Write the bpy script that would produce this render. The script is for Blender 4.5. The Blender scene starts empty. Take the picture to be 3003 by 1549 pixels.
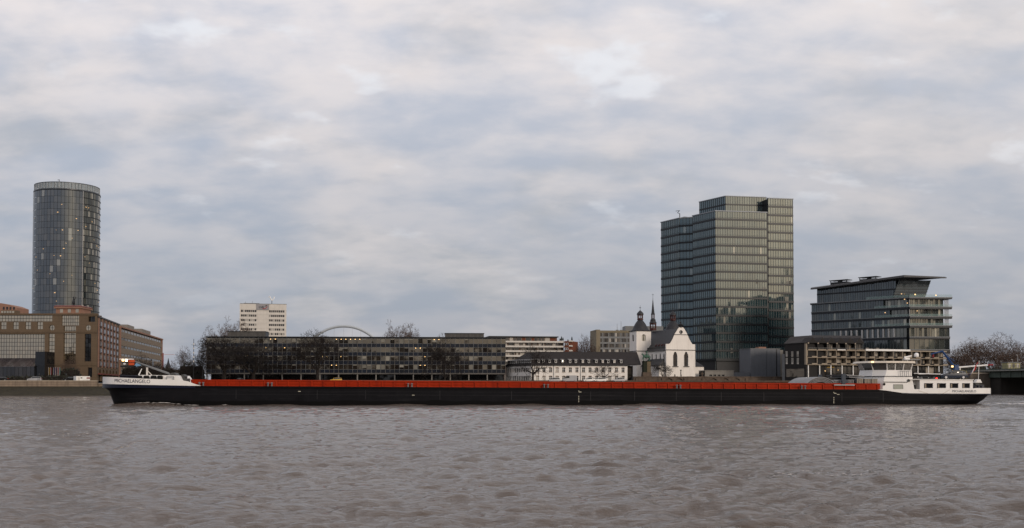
import bpy, bmesh, math, random
import numpy as np
from mathutils import Vector, Matrix
from mathutils.geometry import tessellate_polygon
R = math.radians
random.seed(7)
S = bpy.context.scene
COL = S.collection

# ---------------------------------------------------------------- camera
TH = R(1.6); FPX = 3136.0; IW, IH = 3003.0, 1549.0
CX = IW / 2; HOR = 1135.0; YC = HOR - FPX * math.tan(TH); CAMH = 2.78
cam_d = bpy.data.cameras.new('camera'); cam = bpy.data.objects.new('camera', cam_d); COL.objects.link(cam)
cam.location = (0, 0, CAMH); cam.rotation_euler = (R(90) + TH, 0, 0)
cam_d.sensor_fit = 'HORIZONTAL'; cam_d.sensor_width = 36.0
cam_d.lens = 36.0 * FPX / IW
cam_d.shift_y = (YC - IH / 2) / IW
cam_d.clip_start = 0.5; cam_d.clip_end = 12000
S.camera = cam

# ---------------------------------------------------------------- sky, sun, exposure
SUN_AZ = R(141)      # clockwise from +Y (into the picture): behind the viewer, to the right
SUN_EL = R(17)
world = bpy.data.worlds.new('World'); S.world = world; world.use_nodes = True
def build_world():
    nt = world.node_tree; N = nt.nodes; L = nt.links; N.clear()
    def nd(t, **k):
        n = N.new(t)
        for a, v in k.items(): setattr(n, a, v)
        return n
    def math_(op, a, b=None, c=None, clamp=False):
        m = nd('ShaderNodeMath', operation=op, use_clamp=clamp)
        for i, v in enumerate((a, b, c)):
            if v is None: continue
            if isinstance(v, (int, float)): m.inputs[i].default_value = v
            else: L.new(v, m.inputs[i])
        return m.outputs[0]
    def mix(f, a, b):
        m = nd('ShaderNodeMix', data_type='RGBA')
        for s, v in ((m.inputs[0], f), (m.inputs[6], a), (m.inputs[7], b)):
            if isinstance(v, (int, float)): s.default_value = v
            elif isinstance(v, tuple): s.default_value = (*v, 1)
            else: L.new(v, s)
        return m.outputs[2]
    out = nd('ShaderNodeOutputWorld')
    sky = nd('ShaderNodeTexSky', sky_type='NISHITA', sun_disc=False, sun_elevation=SUN_EL, sun_rotation=SUN_AZ)
    sky.air_density = 1.2; sky.dust_density = 2.0
    bgs = nd('ShaderNodeBackground'); L.new(sky.outputs[0], bgs.inputs[0]); bgs.inputs[1].default_value = 0.075
    tc = nd('ShaderNodeTexCoord'); sp = nd('ShaderNodeSeparateXYZ'); L.new(tc.outputs['Generated'], sp.inputs[0])
    zz = math_('MAXIMUM', sp.outputs[2], 0.0)
    den = math_('ADD', zz, 0.30)
    cx = math_('DIVIDE', sp.outputs[0], den); cy = math_('DIVIDE', sp.outputs[1], den)
    cb = nd('ShaderNodeCombineXYZ'); L.new(cx, cb.inputs[0]); L.new(cy, cb.inputs[1])
    def noise(scale, detail, rough, off, dist=0.0, sx=1.0):
        mp = nd('ShaderNodeMapping'); L.new(cb.outputs[0], mp.inputs[0]); mp.inputs['Location'].default_value = off
        mp.inputs['Scale'].default_value = (sx, 1, 1)
        n = nd('ShaderNodeTexNoise'); L.new(mp.outputs[0], n.inputs['Vector'])
        n.inputs['Scale'].default_value = scale; n.inputs['Detail'].default_value = detail
        n.inputs['Roughness'].default_value = rough; n.inputs['Distortion'].default_value = dist
        return n.outputs[0]
    n1 = noise(5.0, 6, 0.50, (3.1, 1.7, 0), 0.15, 0.72)
    n2 = noise(11.0, 5, 0.52, (9.2, 4.4, 2), 0.15, 0.75)
    n3 = noise(3.0, 4, 0.5, (1.2, 8.8, 5), 0.0)
    d = math_('ADD', math_('MULTIPLY', n1, 0.60), math_('MULTIPLY', n2, 0.40))
    ramp = nd('ShaderNodeMapRange', interpolation_type='SMOOTHSTEP'); L.new(d, ramp.inputs[0])
    ramp.inputs[1].default_value = 0.34; ramp.inputs[2].default_value = 0.64
    k = ramp.outputs[0]
    # how high in the sky: the cloud deck is thicker and bluer towards the horizon
    el = nd('ShaderNodeMapRange', interpolation_type='SMOOTHSTEP'); L.new(sp.outputs[2], el.inputs[0])
    el.inputs[1].default_value = 0.0; el.inputs[2].default_value = 0.40
    lo = mix(k, (0.330, 0.375, 0.465), (0.405, 0.428, 0.500))
    hi = mix(k, (0.59, 0.635, 0.75), (1.0, 0.925, 0.915))
    c = mix(el.outputs[0], lo, hi)
    # warm, thin places
    wr = nd('ShaderNodeMapRange', interpolation_type='SMOOTHSTEP'); L.new(n3, wr.inputs[0])
    wr.inputs[1].default_value = 0.46; wr.inputs[2].default_value = 0.68
    c = mix(math_('MULTIPLY', wr.outputs[0], 0.38), c, mix(k, (0.46, 0.45, 0.45), (0.86, 0.77, 0.73)))
    # a little lighter and warmer towards the sun's side
    sd = nd('ShaderNodeMapRange'); L.new(sp.outputs[0], sd.inputs[0]); sd.inputs[1].default_value = -0.55; sd.inputs[2].default_value = 0.55
    c = mix(math_('MULTIPLY', sd.outputs[0], 0.30), c, mix(el.outputs[0], (0.50, 0.50, 0.52), (0.82, 0.80, 0.79)))
    # the veiled sun warms and brightens the deck around it
    vd = nd('ShaderNodeVectorMath', operation='DOT_PRODUCT'); L.new(tc.outputs['Generated'], vd.inputs[0]); vd.inputs[1].default_value = (math.sin(SUN_AZ) * math.cos(SUN_EL), math.cos(SUN_AZ) * math.cos(SUN_EL), math.sin(SUN_EL))
    gl = math_('POWER', math_('MAXIMUM', vd.outputs['Value'], 0.0), 7.0)
    c = mix(math_('MULTIPLY', gl, math_('ADD', math_('MULTIPLY', k, 0.55), 0.30)), c, (1.22, 1.02, 0.79))
    # small bright gaps where the deck opens
    n4 = noise(7.5, 4, 0.5, (5.5, 2.2, 9), 0.1, 0.9)
    gp = nd('ShaderNodeMapRange', interpolation_type='SMOOTHSTEP'); L.new(math_('MULTIPLY', n4, math_('ADD', math_('MULTIPLY', n1, 0.7), 0.62)), gp.inputs[0])
    gp.inputs[1].default_value = 0.58; gp.inputs[2].default_value = 0.74
    c = mix(math_('MULTIPLY', gp.outputs[0], math_('MULTIPLY', el.outputs[0], 0.85)), c, (0.93, 0.95, 1.0))
    bgc = nd('ShaderNodeBackground'); L.new(c, bgc.inputs[0]); bgc.inputs[1].default_value = 0.98
    ms = nd('ShaderNodeMixShader'); ms.inputs[0].default_value = 0.90
    L.new(bgs.outputs[0], ms.inputs[1]); L.new(bgc.outputs[0], ms.inputs[2])
    L.new(ms.outputs[0], out.inputs[0])
build_world()
sun_d = bpy.data.lights.new('sun', 'SUN'); sun = bpy.data.objects.new('sun', sun_d); COL.objects.link(sun)
sun_d.energy = 1.5; sun_d.angle = R(11); sun_d.color = (1.0, 0.87, 0.74)
_sd = Vector((math.sin(SUN_AZ) * math.cos(SUN_EL), math.cos(SUN_AZ) * math.cos(SUN_EL), math.sin(SUN_EL)))
sun.rotation_euler = _sd.to_track_quat('Z', 'Y').to_euler(); sun.location = (60, -60, 60)
S.view_settings.view_transform = 'Standard'; S.view_settings.look = 'None'
S.view_settings.gamma = 1.0; S.view_settings.exposure = 0.0
S.view_settings.use_curve_mapping = False
S.render.engine = 'CYCLES'
S.cycles.max_bounces = 6; S.cycles.diffuse_bounces = 2; S.cycles.glossy_bounces = 4
S.cycles.caustics_reflective = False; S.cycles.caustics_refractive = False
S.cycles.use_denoising = True

# ---------------------------------------------------------------- from pixels of the photograph to places
def ray(px, py):
    dx = (px - CX) / FPX; dy = (YC - py) / FPX
    return Vector((dx, math.cos(TH) - dy * math.sin(TH), math.sin(TH) + dy * math.cos(TH)))
def P(px, py, Y):
    r = ray(px, py); t = Y / r.y
    return Vector((r.x * t, Y, CAMH + r.z * t))
class Fr:
    """a vertical plane: x along it, y away from its outside, z up, in metres"""
    def __init__(s, o, ang, L=0):
        s.o = Vector(o); s.a = ang; s.L = L
        s.c, s.s = math.cos(ang), math.sin(ang)
    def w(s, x, y, z): return Vector((s.o.x + s.c * x - s.s * y, s.o.y + s.s * x + s.c * y, s.o.z + z))
    def uz(s, px, py=1080):
        r = ray(px, py); n = (-s.s, s.c)
        t = (s.o.x * n[0] + s.o.y * n[1]) / (r.x * n[0] + r.y * n[1])
        X, Y = r.x * t, r.y * t
        return ((X - s.o.x) * s.c + (Y - s.o.y) * s.s, CAMH + r.z * t - s.o.z)
    def u(s, px, py=1080): return s.uz(px, py)[0]
    def z(s, py, px=None):
        if px is None:
            m = s.w(s.L / 2, 0, 0); px = CX + FPX * m.x / m.y
        return s.uz(px, py)[1]
    def sub(s, x, y, ang=0, L=0): return Fr(s.w(x, y, 0), s.a + ang, L)
def face(px0, Y0, px1, Y1, zg, py=1080):
    a, b = P(px0, py, Y0), P(px1, py, Y1)
    return Fr((a.x, a.y, zg), math.atan2(b.y - a.y, b.x - a.x), math.hypot(b.x - a.x, b.y - a.y))

# ---------------------------------------------------------------- objects
def tag(o, label=None, cat=None, group=None, kind=None):
    if label: o['label'] = label
    if cat: o['category'] = cat
    if group: o['group'] = group
    if kind: o['kind'] = kind
    return o
def thing(name, label, cat, loc, group=None):
    o = bpy.data.objects.new(name, None); COL.objects.link(o); o.location = loc; o.empty_display_size = 0.5
    return tag(o, label, cat, group)
def rootof(p):
    while p.parent: p = p.parent
    return p
def put(name, mesh, parent=None, loc=(0, 0, 0), rot=(0, 0, 0), scale=(1, 1, 1)):
    """loc is in the world; the object is parented to a thing or to a part of one"""
    o = bpy.data.objects.new(name, mesh); COL.objects.link(o)
    loc = Vector(loc)
    if parent:
        r = rootof(parent); o.parent = parent; loc = loc - Vector(r.location)
        if parent is not r: o.matrix_parent_inverse = parent.matrix_basis.inverted()
    o.location = loc; o.rotation_euler = rot; o.scale = scale
    return o
UNIT = {}
def unit(mat):
    if mat.name not in UNIT:
        me = bpy.data.meshes.new('box_' + mat.name)
        v = [(x, y, z) for z in (0, 1) for y in (0, 1) for x in (0, 1)]
        f = [(0, 2, 3, 1), (4, 5, 7, 6), (0, 1, 5, 4), (2, 6, 7, 3), (0, 4, 6, 2), (1, 3, 7, 5)]
        me.from_pydata(v, [], f); me.materials.append(mat); UNIT[mat.name] = me
    return UNIT[mat.name]
def pbox(name, parent, mat, fr, x0, x1, y0, y1, z0, z1):
    return put(name, unit(mat), parent, fr.w(x0, y0, z0), (0, 0, fr.a), (x1 - x0, y1 - y0, z1 - z0))
ID = Fr((0, 0, 0), 0)
class MB:
    def __init__(s, fr=ID): s.v = []; s.f = []; s.m = []; s.fr = fr
    def add(s, vs, fs, m=0):
        b = len(s.v); s.v += [s.fr.w(*p) for p in vs]
        for f in fs: s.f.append([b + i for i in f]); s.m.append(m)
        return s
    def box(s, x0, x1, y0, y1, z0, z1, m=0):
        v = [(x, y, z) for z in (z0, z1) for y in (y0, y1) for x in (x0, x1)]
        return s.add(v, [(0, 2, 3, 1), (4, 5, 7, 6), (0, 1, 5, 4), (2, 6, 7, 3), (0, 4, 6, 2), (1, 3, 7, 5)], m)
    def prism(s, poly, a, b, axis='z', m=0):
        """a polygon pushed from a to b along an axis; axis y: poly is (x,z), axis x: (y,z), axis z: (x,y)"""
        n = len(poly)
        def q(p, t): return (p[0], p[1], t) if axis == 'z' else (p[0], t, p[1]) if axis == 'y' else (t, p[0], p[1])
        v = [q(p, a) for p in poly] + [q(p, b) for p in poly]
        f = [tuple(range(n))[::-1], tuple(range(n, 2 * n))] + [(i, (i + 1) % n, n + (i + 1) % n, n + i) for i in range(n)]
        return s.add(v, f, m)
    def hull(s, bottom, top, m=0):
        n = len(bottom); v = list(bottom) + list(top)
        f = [tuple(range(n))[::-1], tuple(range(n, 2 * n))] + [(i, (i + 1) % n, n + (i + 1) % n, n + i) for i in range(n)]
        return s.add(v, f, m)
    def tube(s, p0, p1, r0, r1=None, n=6, m=0, caps=True):
        r1 = r0 if r1 is None else r1
        p0, p1 = Vector(p0), Vector(p1); d = (p1 - p0)
        if d.length < 1e-6: return s
        d.normalize(); a = d.orthogonal().normalized(); b = d.cross(a)
        v = []
        for p, r in ((p0, r0), (p1, r1)):
            for i in range(n):
                t = 2 * math.pi * i / n; v.append(tuple(p + (a * math.cos(t) + b * math.sin(t)) * r))
        f = [(i, (i + 1) % n, n + (i + 1) % n, n + i) for i in range(n)]
        if caps: f += [tuple(range(n))[::-1], tuple(range(n, 2 * n))]
        return s.add(v, f, m)
    def path(s, pts, r, n=6, m=0):
        for a, b in zip(pts, pts[1:]): s.tube(a, b, r, r, n, m)
        return s
    def lathe(s, prof, cx, cy, n=16, m=0, rot=0.0):
        """prof: (radius, z) from bottom to top"""
        v = []
        for r, z in prof:
            for i in range(n):
                t = 2 * math.pi * i / n + rot; v.append((cx + r * math.cos(t), cy + r * math.sin(t), z))
        f = []
        for k in range(len(prof) - 1):
            for i in range(n):
                j = (i + 1) % n; f.append((k * n + i, k * n + j, (k + 1) * n + j, (k + 1) * n + i))
        f += [tuple(range(n))[::-1], tuple(range((len(prof) - 1) * n, len(prof) * n))]
        return s.add(v, f, m)
    def wall(s, outer, holes, y0, depth, m=0, mr=None):
        """a wall face (x,z) at y0, cut into level strips round its openings, with reveals going in by depth"""
        mr = m if mr is None else mr
        zs = sorted({round(p[1], 4) for q in [outer] + holes for p in q})
        def span(poly, za, zb):
            out = []; n = len(poly); zm = (za + zb) / 2
            for i in range(n):
                (xa, a), (xb, b) = poly[i], poly[(i + 1) % n]
                if (a - zm) * (b - zm) < 0:
                    g = lambda z: xa + (xb - xa) * (z - a) / (b - a)
                    out.append((g(za), g(zb)))
            out.sort(key=lambda t: t[0] + t[1]); return out
        for za, zb in zip(zs, zs[1:]):
            if zb - za < 1e-3: continue
            o = span(outer, za, zb)
            if len(o) < 2: continue
            cuts = [o[0]]
            hs = sorted([span(h, za, zb) for h in holes if len(span(h, za, zb)) >= 2], key=lambda t: t[0][0])
            for h in hs: cuts += [h[0], h[-1]]
            cuts.append(o[-1])
            for k in range(0, len(cuts), 2):
                a, b = cuts[k], cuts[k + 1]
                s.add([(a[0], y0, za), (b[0], y0, za), (b[1], y0, zb), (a[1], y0, zb)], [(0, 1, 2, 3)], m)
        for h in holes:
            n = len(h)
            s.add([(p[0], y0, p[1]) for p in h] + [(p[0], y0 + depth, p[1]) for p in h],
                  [(i, (i + 1) % n, n + (i + 1) % n, n + i) for i in range(n)], mr)
        return s
    def build(s, name, mats, parent=None, smooth=False, kind=None):
        me = bpy.data.meshes.new(name)
        base = Vector(rootof(parent).location) if parent else Vector((0, 0, 0))
        me.from_pydata([tuple(p - base) for p in s.v], [], s.f)
        for m in (mats if isinstance(mats, (list, tuple)) else [mats]): me.materials.append(m)
        me.polygons.foreach_set('material_index', s.m)
        me.update()
        bm = bmesh.new(); bm.from_mesh(me); bmesh.ops.recalc_face_normals(bm, faces=bm.faces); bm.to_mesh(me); bm.free()
        if smooth:
            me.polygons.foreach_set('use_smooth', [True] * len(me.polygons))
            try: me.set_sharp_from_angle(angle=R(40))
            except Exception: pass
        o = put(name, me, parent, base)
        if kind: o['kind'] = kind
        return o
def rect(x0, x1, z0, z1): return [(x0, z0), (x1, z0), (x1, z1), (x0, z1)]
def arch(xc, w, z0, z1, n=8, pointed=True):
    """an opening with a pointed or round head"""
    h = w / 2; pts = [(xc - h, z0), (xc + h, z0)]
    rise = w * (0.85 if pointed else 0.5); zs = z1 - rise
    for i in range(n + 1):
        t = i / n
        if pointed:
            pts.append((xc + h * (1 - t) ** 0.75 if t < 1 else xc, zs + rise * (1 - (1 - t) ** 1.6)))
        else:
            pts.append((xc + h * math.cos(t * math.pi / 2), zs + rise * math.sin(t * math.pi / 2)))
    left = [(2 * xc - p[0], p[1]) for p in pts[2:-1]][::-1]
    return pts + left
def circ(xc, zc, r, n=14): return [(xc + r * math.cos(2 * math.pi * i / n), zc + r * math.sin(2 * math.pi * i / n)) for i in range(n)]

# ---------------------------------------------------------------- materials
def mat_base(name):
    m = bpy.data.materials.new(name); m.use_nodes = True
    nt = m.node_tree; b = nt.nodes['Principled BSDF']
    return m, nt, b
class NT:
    def __init__(s, nt): s.nt = nt
    def n(s, t, **k):
        x = s.nt.nodes.new(t)
        for a, v in k.items(): setattr(x, a, v)
        return x
    def l(s, a, b): s.nt.links.new(a, b)
    def set(s, sock, v):
        if hasattr(v, 'is_linked') or hasattr(v, 'links'): s.l(v, sock)
        elif isinstance(v, tuple) and len(v) == 3 and sock.type == 'RGBA': sock.default_value = (*v, 1)
        else: sock.default_value = v
    def math(s, op, a, b=None, c=None, clamp=False):
        m = s.n('ShaderNodeMath', operation=op, use_clamp=clamp)
        for i, v in enumerate((a, b, c)):
            if v is not None: s.set(m.inputs[i], v)
        return m.outputs[0]
    def mix(s, f, a, b, bt='MIX'):
        m = s.n('ShaderNodeMix', data_type='RGBA', blend_type=bt)
        s.set(m.inputs[0], f); s.set(m.inputs[6], a); s.set(m.inputs[7], b); return m.outputs[2]
    def pos(s): return s.n('ShaderNodeNewGeometry').outputs['Position']
    def noise(s, vec, scale, detail=4, rough=0.55, sc=(1, 1, 1)):
        mp = s.n('ShaderNodeMapping'); s.l(vec, mp.inputs[0]); mp.inputs['Scale'].default_value = sc
        t = s.n('ShaderNodeTexNoise'); s.l(mp.outputs[0], t.inputs['Vector'])
        t.inputs['Scale'].default_value = scale; t.inputs['Detail'].default_value = detail; t.inputs['Roughness'].default_value = rough
        return t.outputs[0]
    def rng(s, v, a, b, c=0.0, d=1.0):
        m = s.n('ShaderNodeMapRange'); s.set(m.inputs[0], v)
        for i, x in enumerate((a, b, c, d)): m.inputs[1 + i].default_value = x
        return m.outputs[0]
    def rnd(s):
        """one random number for each pane: by object and by loose piece of a mesh"""
        a = s.n('ShaderNodeObjectInfo').outputs['Random']; b = s.n('ShaderNodeNewGeometry').outputs['Random Per Island']
        return s.math('FRACT', s.math('ADD', a, b))
def scale3(c, k): return tuple(min(1.0, x * k) for x in c)
def M(name, col, rough=0.7, var=0.18, scale=0.6, metal=0.0, spec=0.35, streak=0.0, streak_col=None, course=0.0, bump=0.0, rndvar=0.0):
    col = tuple(0.8 * (x / 0.8) ** 1.25 for x in col)
    if streak_col: streak_col = tuple(0.8 * (x / 0.8) ** 1.25 for x in streak_col)
    m, nt, b = mat_base(name); t = NT(nt); p = t.pos()
    n = t.noise(p, scale, 6, 0.6)
    c = t.mix(t.rng(n, 0.25, 0.75), scale3(col, 1 - var), scale3(col, 1 + var))
    if rndvar: c = t.mix(t.rnd(), c, t.mix(1.0, c, (1 - rndvar,) * 3, 'MULTIPLY'))
    if streak:
        st = t.noise(p, 1.0, 5, 0.6, (1.3, 1.3, 0.10))
        c = t.mix(t.math('MULTIPLY', t.rng(st, 0.48, 0.72), streak), c, streak_col or scale3(col, 0.45))
    if course:
        z = t.n('ShaderNodeSeparateXYZ'); t.l(p, z.inputs[0])
        fz = t.math('FRACT', t.math('DIVIDE', z.outputs[2], course))
        c = t.mix(t.math('MULTIPLY', t.math('LESS_THAN', fz, 0.14), 0.55), c, scale3(col, 0.35))
    t.set(b.inputs['Base Color'], c); b.inputs['Roughness'].default_value = rough; b.inputs['Metallic'].default_value = metal
    b.inputs['Specular IOR Level'].default_value = spec
    if bump:
        bp = t.n('ShaderNodeBump'); t.l(t.noise(p, scale * 8, 5), bp.inputs['Height']); bp.inputs['Strength'].default_value = bump; bp.inputs['Distance'].default_value = 0.05
        t.l(bp.outputs[0], b.inputs['Normal'])
    return m
def G(name, c0, c1, f0=0.10, rough=0.04, tint=(1, 1, 1), wob=0.012, blind=0.0, blind_col=(0.5, 0.47, 0.4)):
    """window glass: each pane has its own darkness behind it and hangs a little out of true"""
    m, nt, b = mat_base(name); t = NT(nt); r = t.rnd()
    c = t.mix(t.math('POWER', r, 2.0), c0, c1)
    if blind:
        wn = t.n('ShaderNodeTexWhiteNoise', noise_dimensions='1D'); t.l(t.math('MULTIPLY', r, 91.7), wn.inputs['W'])
        c = t.mix(t.math('LESS_THAN', wn.outputs['Value'], blind), c, blind_col)
    t.set(b.inputs['Base Color'], c); b.inputs['Roughness'].default_value = rough
    q = math.sqrt(f0); b.inputs['IOR'].default_value = (1 + q) / (1 - q)
    b.inputs['Specular Tint'].default_value = (*tint, 1)
    w3 = t.n('ShaderNodeTexWhiteNoise', noise_dimensions='1D'); t.l(t.math('MULTIPLY', r, 517.3), w3.inputs['W'])
    g = t.n('ShaderNodeNewGeometry')
    v1 = t.n('ShaderNodeVectorMath', operation='SUBTRACT'); t.l(w3.outputs['Color'], v1.inputs[0]); v1.inputs[1].default_value = (0.5, 0.5, 0.5)
    v2 = t.n('ShaderNodeVectorMath', operation='SCALE'); t.l(v1.outputs[0], v2.inputs[0]); v2.inputs['Scale'].default_value = wob * 2
    nz = t.n('ShaderNodeTexNoise'); t.l(g.outputs['Position'], nz.inputs['Vector']); nz.inputs['Scale'].default_value = 0.35; nz.inputs['Detail'].default_value = 2
    v4 = t.n('ShaderNodeVectorMath', operation='SUBTRACT'); t.l(nz.outputs['Color'], v4.inputs[0]); v4.inputs[1].default_value = (0.5, 0.5, 0.5)
    v5 = t.n('ShaderNodeVectorMath', operation='SCALE'); t.l(v4.outputs[0], v5.inputs[0]); v5.inputs['Scale'].default_value = wob * 2
    v6 = t.n('ShaderNodeVectorMath', operation='ADD'); t.l(v2.outputs[0], v6.inputs[0]); t.l(v5.outputs[0], v6.inputs[1])
    v3 = t.n('ShaderNodeVectorMath', operation='ADD'); t.l(g.outputs['Normal'], v3.inputs[0]); t.l(v6.outputs[0], v3.inputs[1])
    nn = t.n('ShaderNodeVectorMath', operation='NORMALIZE'); t.l(v3.outputs[0], nn.inputs[0])
    t.l(nn.outputs[0], b.inputs['Normal'])
    return m
def E(name, col, strength):
    m, nt, b = mat_base(name)
    b.inputs['Base Color'].default_value = (*col, 1); b.inputs['Emission Color'].default_value = (*col, 1)
    b.inputs['Emission Strength'].default_value = strength
    return m
white = M('white_paint', (0.78, 0.77, 0.75), 0.45, 0.05, 0.5, streak=0.12, streak_col=(0.5, 0.46, 0.42))
render_white = M('white_render', (0.78, 0.745, 0.705), 0.85, 0.06, 0.25, streak=0.34, streak_col=(0.52, 0.48, 0.44))
slate = M('slate', (0.045, 0.045, 0.052), 0.55, 0.30, 1.6, streak=0.3, course=0.55)
roof_tile = M('roof_tile', (0.040, 0.033, 0.032), 0.75, 0.35, 1.4, course=0.6)
dark_metal = M('dark_metal', (0.03, 0.032, 0.036), 0.45, 0.2, 0.8)
grey_metal = M('grey_metal', (0.20, 0.205, 0.21), 0.45, 0.15, 0.8)
pale_metal = M('pale_metal', (0.42, 0.42, 0.42), 0.4, 0.1, 0.8)
tan_stone = M('tan_stone', (0.175, 0.130, 0.088), 0.75, 0.12, 0.35, course=0.56, streak=0.25)
pink_stone = M('pink_stone', (0.32, 0.195, 0.145), 0.75, 0.1, 0.35, streak=0.2)
red_roof = M('red_roof', (0.22, 0.075, 0.06), 0.6, 0.2, 0.6)
quay_stone = M('quay_stone', (0.29, 0.235, 0.185), 0.85, 0.25, 0.5, streak=0.6, streak_col=(0.13, 0.10, 0.08), course=0.7)
old_stone = M('old_stone', (0.16, 0.125, 0.10), 0.9, 0.4, 0.7, streak=0.5, course=0.45, bump=0.4)
concrete = M('concrete', (0.27, 0.255, 0.235), 0.8, 0.12, 0.4, streak=0.35)
white_conc = M('white_concrete', (0.62, 0.59, 0.55), 0.8, 0.08, 0.4, streak=0.25, streak_col=(0.4, 0.37, 0.34))
brick_red = M('brick_red', (0.20, 0.080, 0.048), 0.85, 0.15, 0.9)
bark = M('bark', (0.036, 0.028, 0.024), 0.9, 0.3, 2.0)
bark_red = M('bark_red', (0.135, 0.098, 0.080), 0.9, 0.3, 2.0)
window_dark = G('window_dark', (0.012, 0.013, 0.015), (0.05, 0.045, 0.04), 0.06, blind=0.12)
lamp_warm = E('lamp_warm', (1.0, 0.62, 0.25), 3.0)
lamp_white = E('lamp_white', (1.0, 0.9, 0.7), 4.0)

# ================================================================ THE SETTING
GZ = 4.7
BANK = Fr((-150, 340, 0), math.atan2(65, 337))       # x along the far waterline, y inland
def bank_y(X): return 340 + (X + 150) * 65 / 337.0

# ---------------------------------------------------------------- the river
rs = np.random.RandomState(11)
WV = []
for i in range(104):
    lam = 0.28 * (7.0 / 0.28) ** (i / 103.0) * rs.uniform(0.9, 1.1)
    ang = R(90) + rs.normal(0, 0.55) if i % 4 else rs.uniform(0, math.pi)
    amp = 0.0060 * lam * (1.0 if lam < 1.0 else (1.0 / lam) ** 0.68) * rs.uniform(0.55, 1.35)
    WV.append((lam, ang, amp, rs.uniform(0, 6.28)))
PK = []                                     # the sparse steeper crests
for i in range(40):
    lam = 0.6 * (3.0 / 0.6) ** (i / 39.0) * rs.uniform(0.9, 1.1)
    PK.append((lam, R(90) + rs.normal(0, 0.42), rs.uniform(0.6, 1.2) * lam ** 0.6, rs.uniform(0, 6.28)))
PN = math.sqrt(sum(a * a for _, _, a, _ in PK) / 2)
def waves(x, y, cell=None):
    h = np.zeros_like(x); ox = np.zeros_like(x); oy = np.zeros_like(x)
    gust = 0.95 + 0.45 * np.sin(x * 0.061 + 1.1 * np.sin(y * 0.043)) * np.sin(y * 0.037 + 0.9 * np.sin(x * 0.028) + 1.0)
    gust += 0.30 * np.sin(x * 0.21 + y * 0.05 + 2 * np.sin(y * 0.09)) * np.sin(y * 0.17 + x * 0.03)
    gust = np.clip(gust, 0.25, 1.8)
    for lam, ang, amp, ph in WV:
        k = 2 * math.pi / lam; dx, dy = math.cos(ang), math.sin(ang)
        a = amp * gust
        if cell is not None: a = a * np.clip((lam / cell - 2.2) / 2.5, 0, 1)
        q = k * (dx * x + dy * y) + ph
        h += a * np.sin(q); c = np.cos(q) * a * 0.85
        ox += dx * c; oy += dy * c
    p = np.zeros_like(x)
    for lam, ang, amp, ph in PK:
        k = 2 * math.pi / lam; f = 1.0 if cell is None else np.clip((lam / cell - 2.2) / 2.5, 0, 1)
        p += amp * f * np.sin(k * (math.cos(ang) * x + math.sin(ang) * y) + ph)
    p = np.maximum(p / PN - 0.85 + 0.35 * (gust - 1), 0)
    h += 0.036 * p ** 1.2
    return h, ox, oy
BA = Vector((-60.1, 158.0)); BB = Vector((74.9, 169.0)); BANG = math.atan2(BB.y - BA.y, BB.x - BA.x)
def swell(X, Y):
    """the bow pushes a swell along the hull"""
    u = (X - BA.x) * math.cos(BANG) + (Y - BA.y) * math.sin(BANG); v = -(X - BA.x) * math.sin(BANG) + (Y - BA.y) * math.cos(BANG)
    near = np.exp(-((v + 1.0) / 1.7) ** 2) * (u > -4) * (u < 138)
    return near * (0.10 * np.sin(u * 0.33) + 0.08 * np.sin(u * 0.71 + 1) + 0.34 * np.exp(-((u - 6) / 5.0) ** 2) + 0.05)
def build_water():
    rows = []; y = 7.0
    while y < 470: rows.append(y); y += max(0.045, y * 0.0042)
    rows = np.array(rows); nc = 1000
    t = np.linspace(-1, 1, nc)
    Y, T = np.meshgrid(rows, t, indexing='ij')
    X = T * (Y * 0.60 + 8)
    cell = np.maximum(np.gradient(rows)[:, None] * 0.8, (Y * 0.60 + 8) * 2 / nc)
    h, ox, oy = waves(X, Y, cell)
    h += swell(X, Y)
    co = np.stack([X - ox, Y - oy, h], -1).reshape(-1, 3)
    nr = len(rows); idx = np.arange(nr * nc).reshape(nr, nc)
    q = np.stack([idx[:-1, :-1], idx[:-1, 1:], idx[1:, 1:], idx[1:, :-1]], -1).reshape(-1, 4)
    me = bpy.data.meshes.new('river')
    me.vertices.add(len(co)); me.vertices.foreach_set('co', co.ravel())
    me.loops.add(q.size); me.loops.foreach_set('vertex_index', q.ravel())
    me.polygons.add(len(q)); me.polygons.foreach_set('loop_start', np.arange(0, q.size, 4)); me.polygons.foreach_set('loop_total', np.full(len(q), 4))
    me.polygons.foreach_set('use_smooth', np.ones(len(q), bool))
    me.update(calc_edges=True)
    m, nt, b = mat_base('river_water'); t_ = NT(nt); p = t_.pos()
    silt = t_.noise(p, 0.06, 4, 0.6)
    t_.set(b.inputs['Base Color'], t_.mix(silt, (0.104, 0.080, 0.064), (0.130, 0.103, 0.086)))
    b.inputs['Roughness'].default_value = 0.045; b.inputs['IOR'].default_value = 1.333
    n1 = t_.noise(p, 2.2, 7, 0.68, (0.45, 1.0, 1)); n2 = t_.noise(p, 8.0, 4, 0.6, (0.45, 1.0, 1))
    bp = t_.n('ShaderNodeBump'); t_.l(t_.math('ADD', n1, t_.math('MULTIPLY', n2, 0.30)), bp.inputs['Height'])
    bp.inputs['Strength'].default_value = 1.0; bp.inputs['Distance'].default_value = 0.15
    t_.l(bp.outputs[0], b.inputs['Normal'])
    me.materials.append(m)
    o = put('river', me); tag(o, kind='structure')
build_water()

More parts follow.
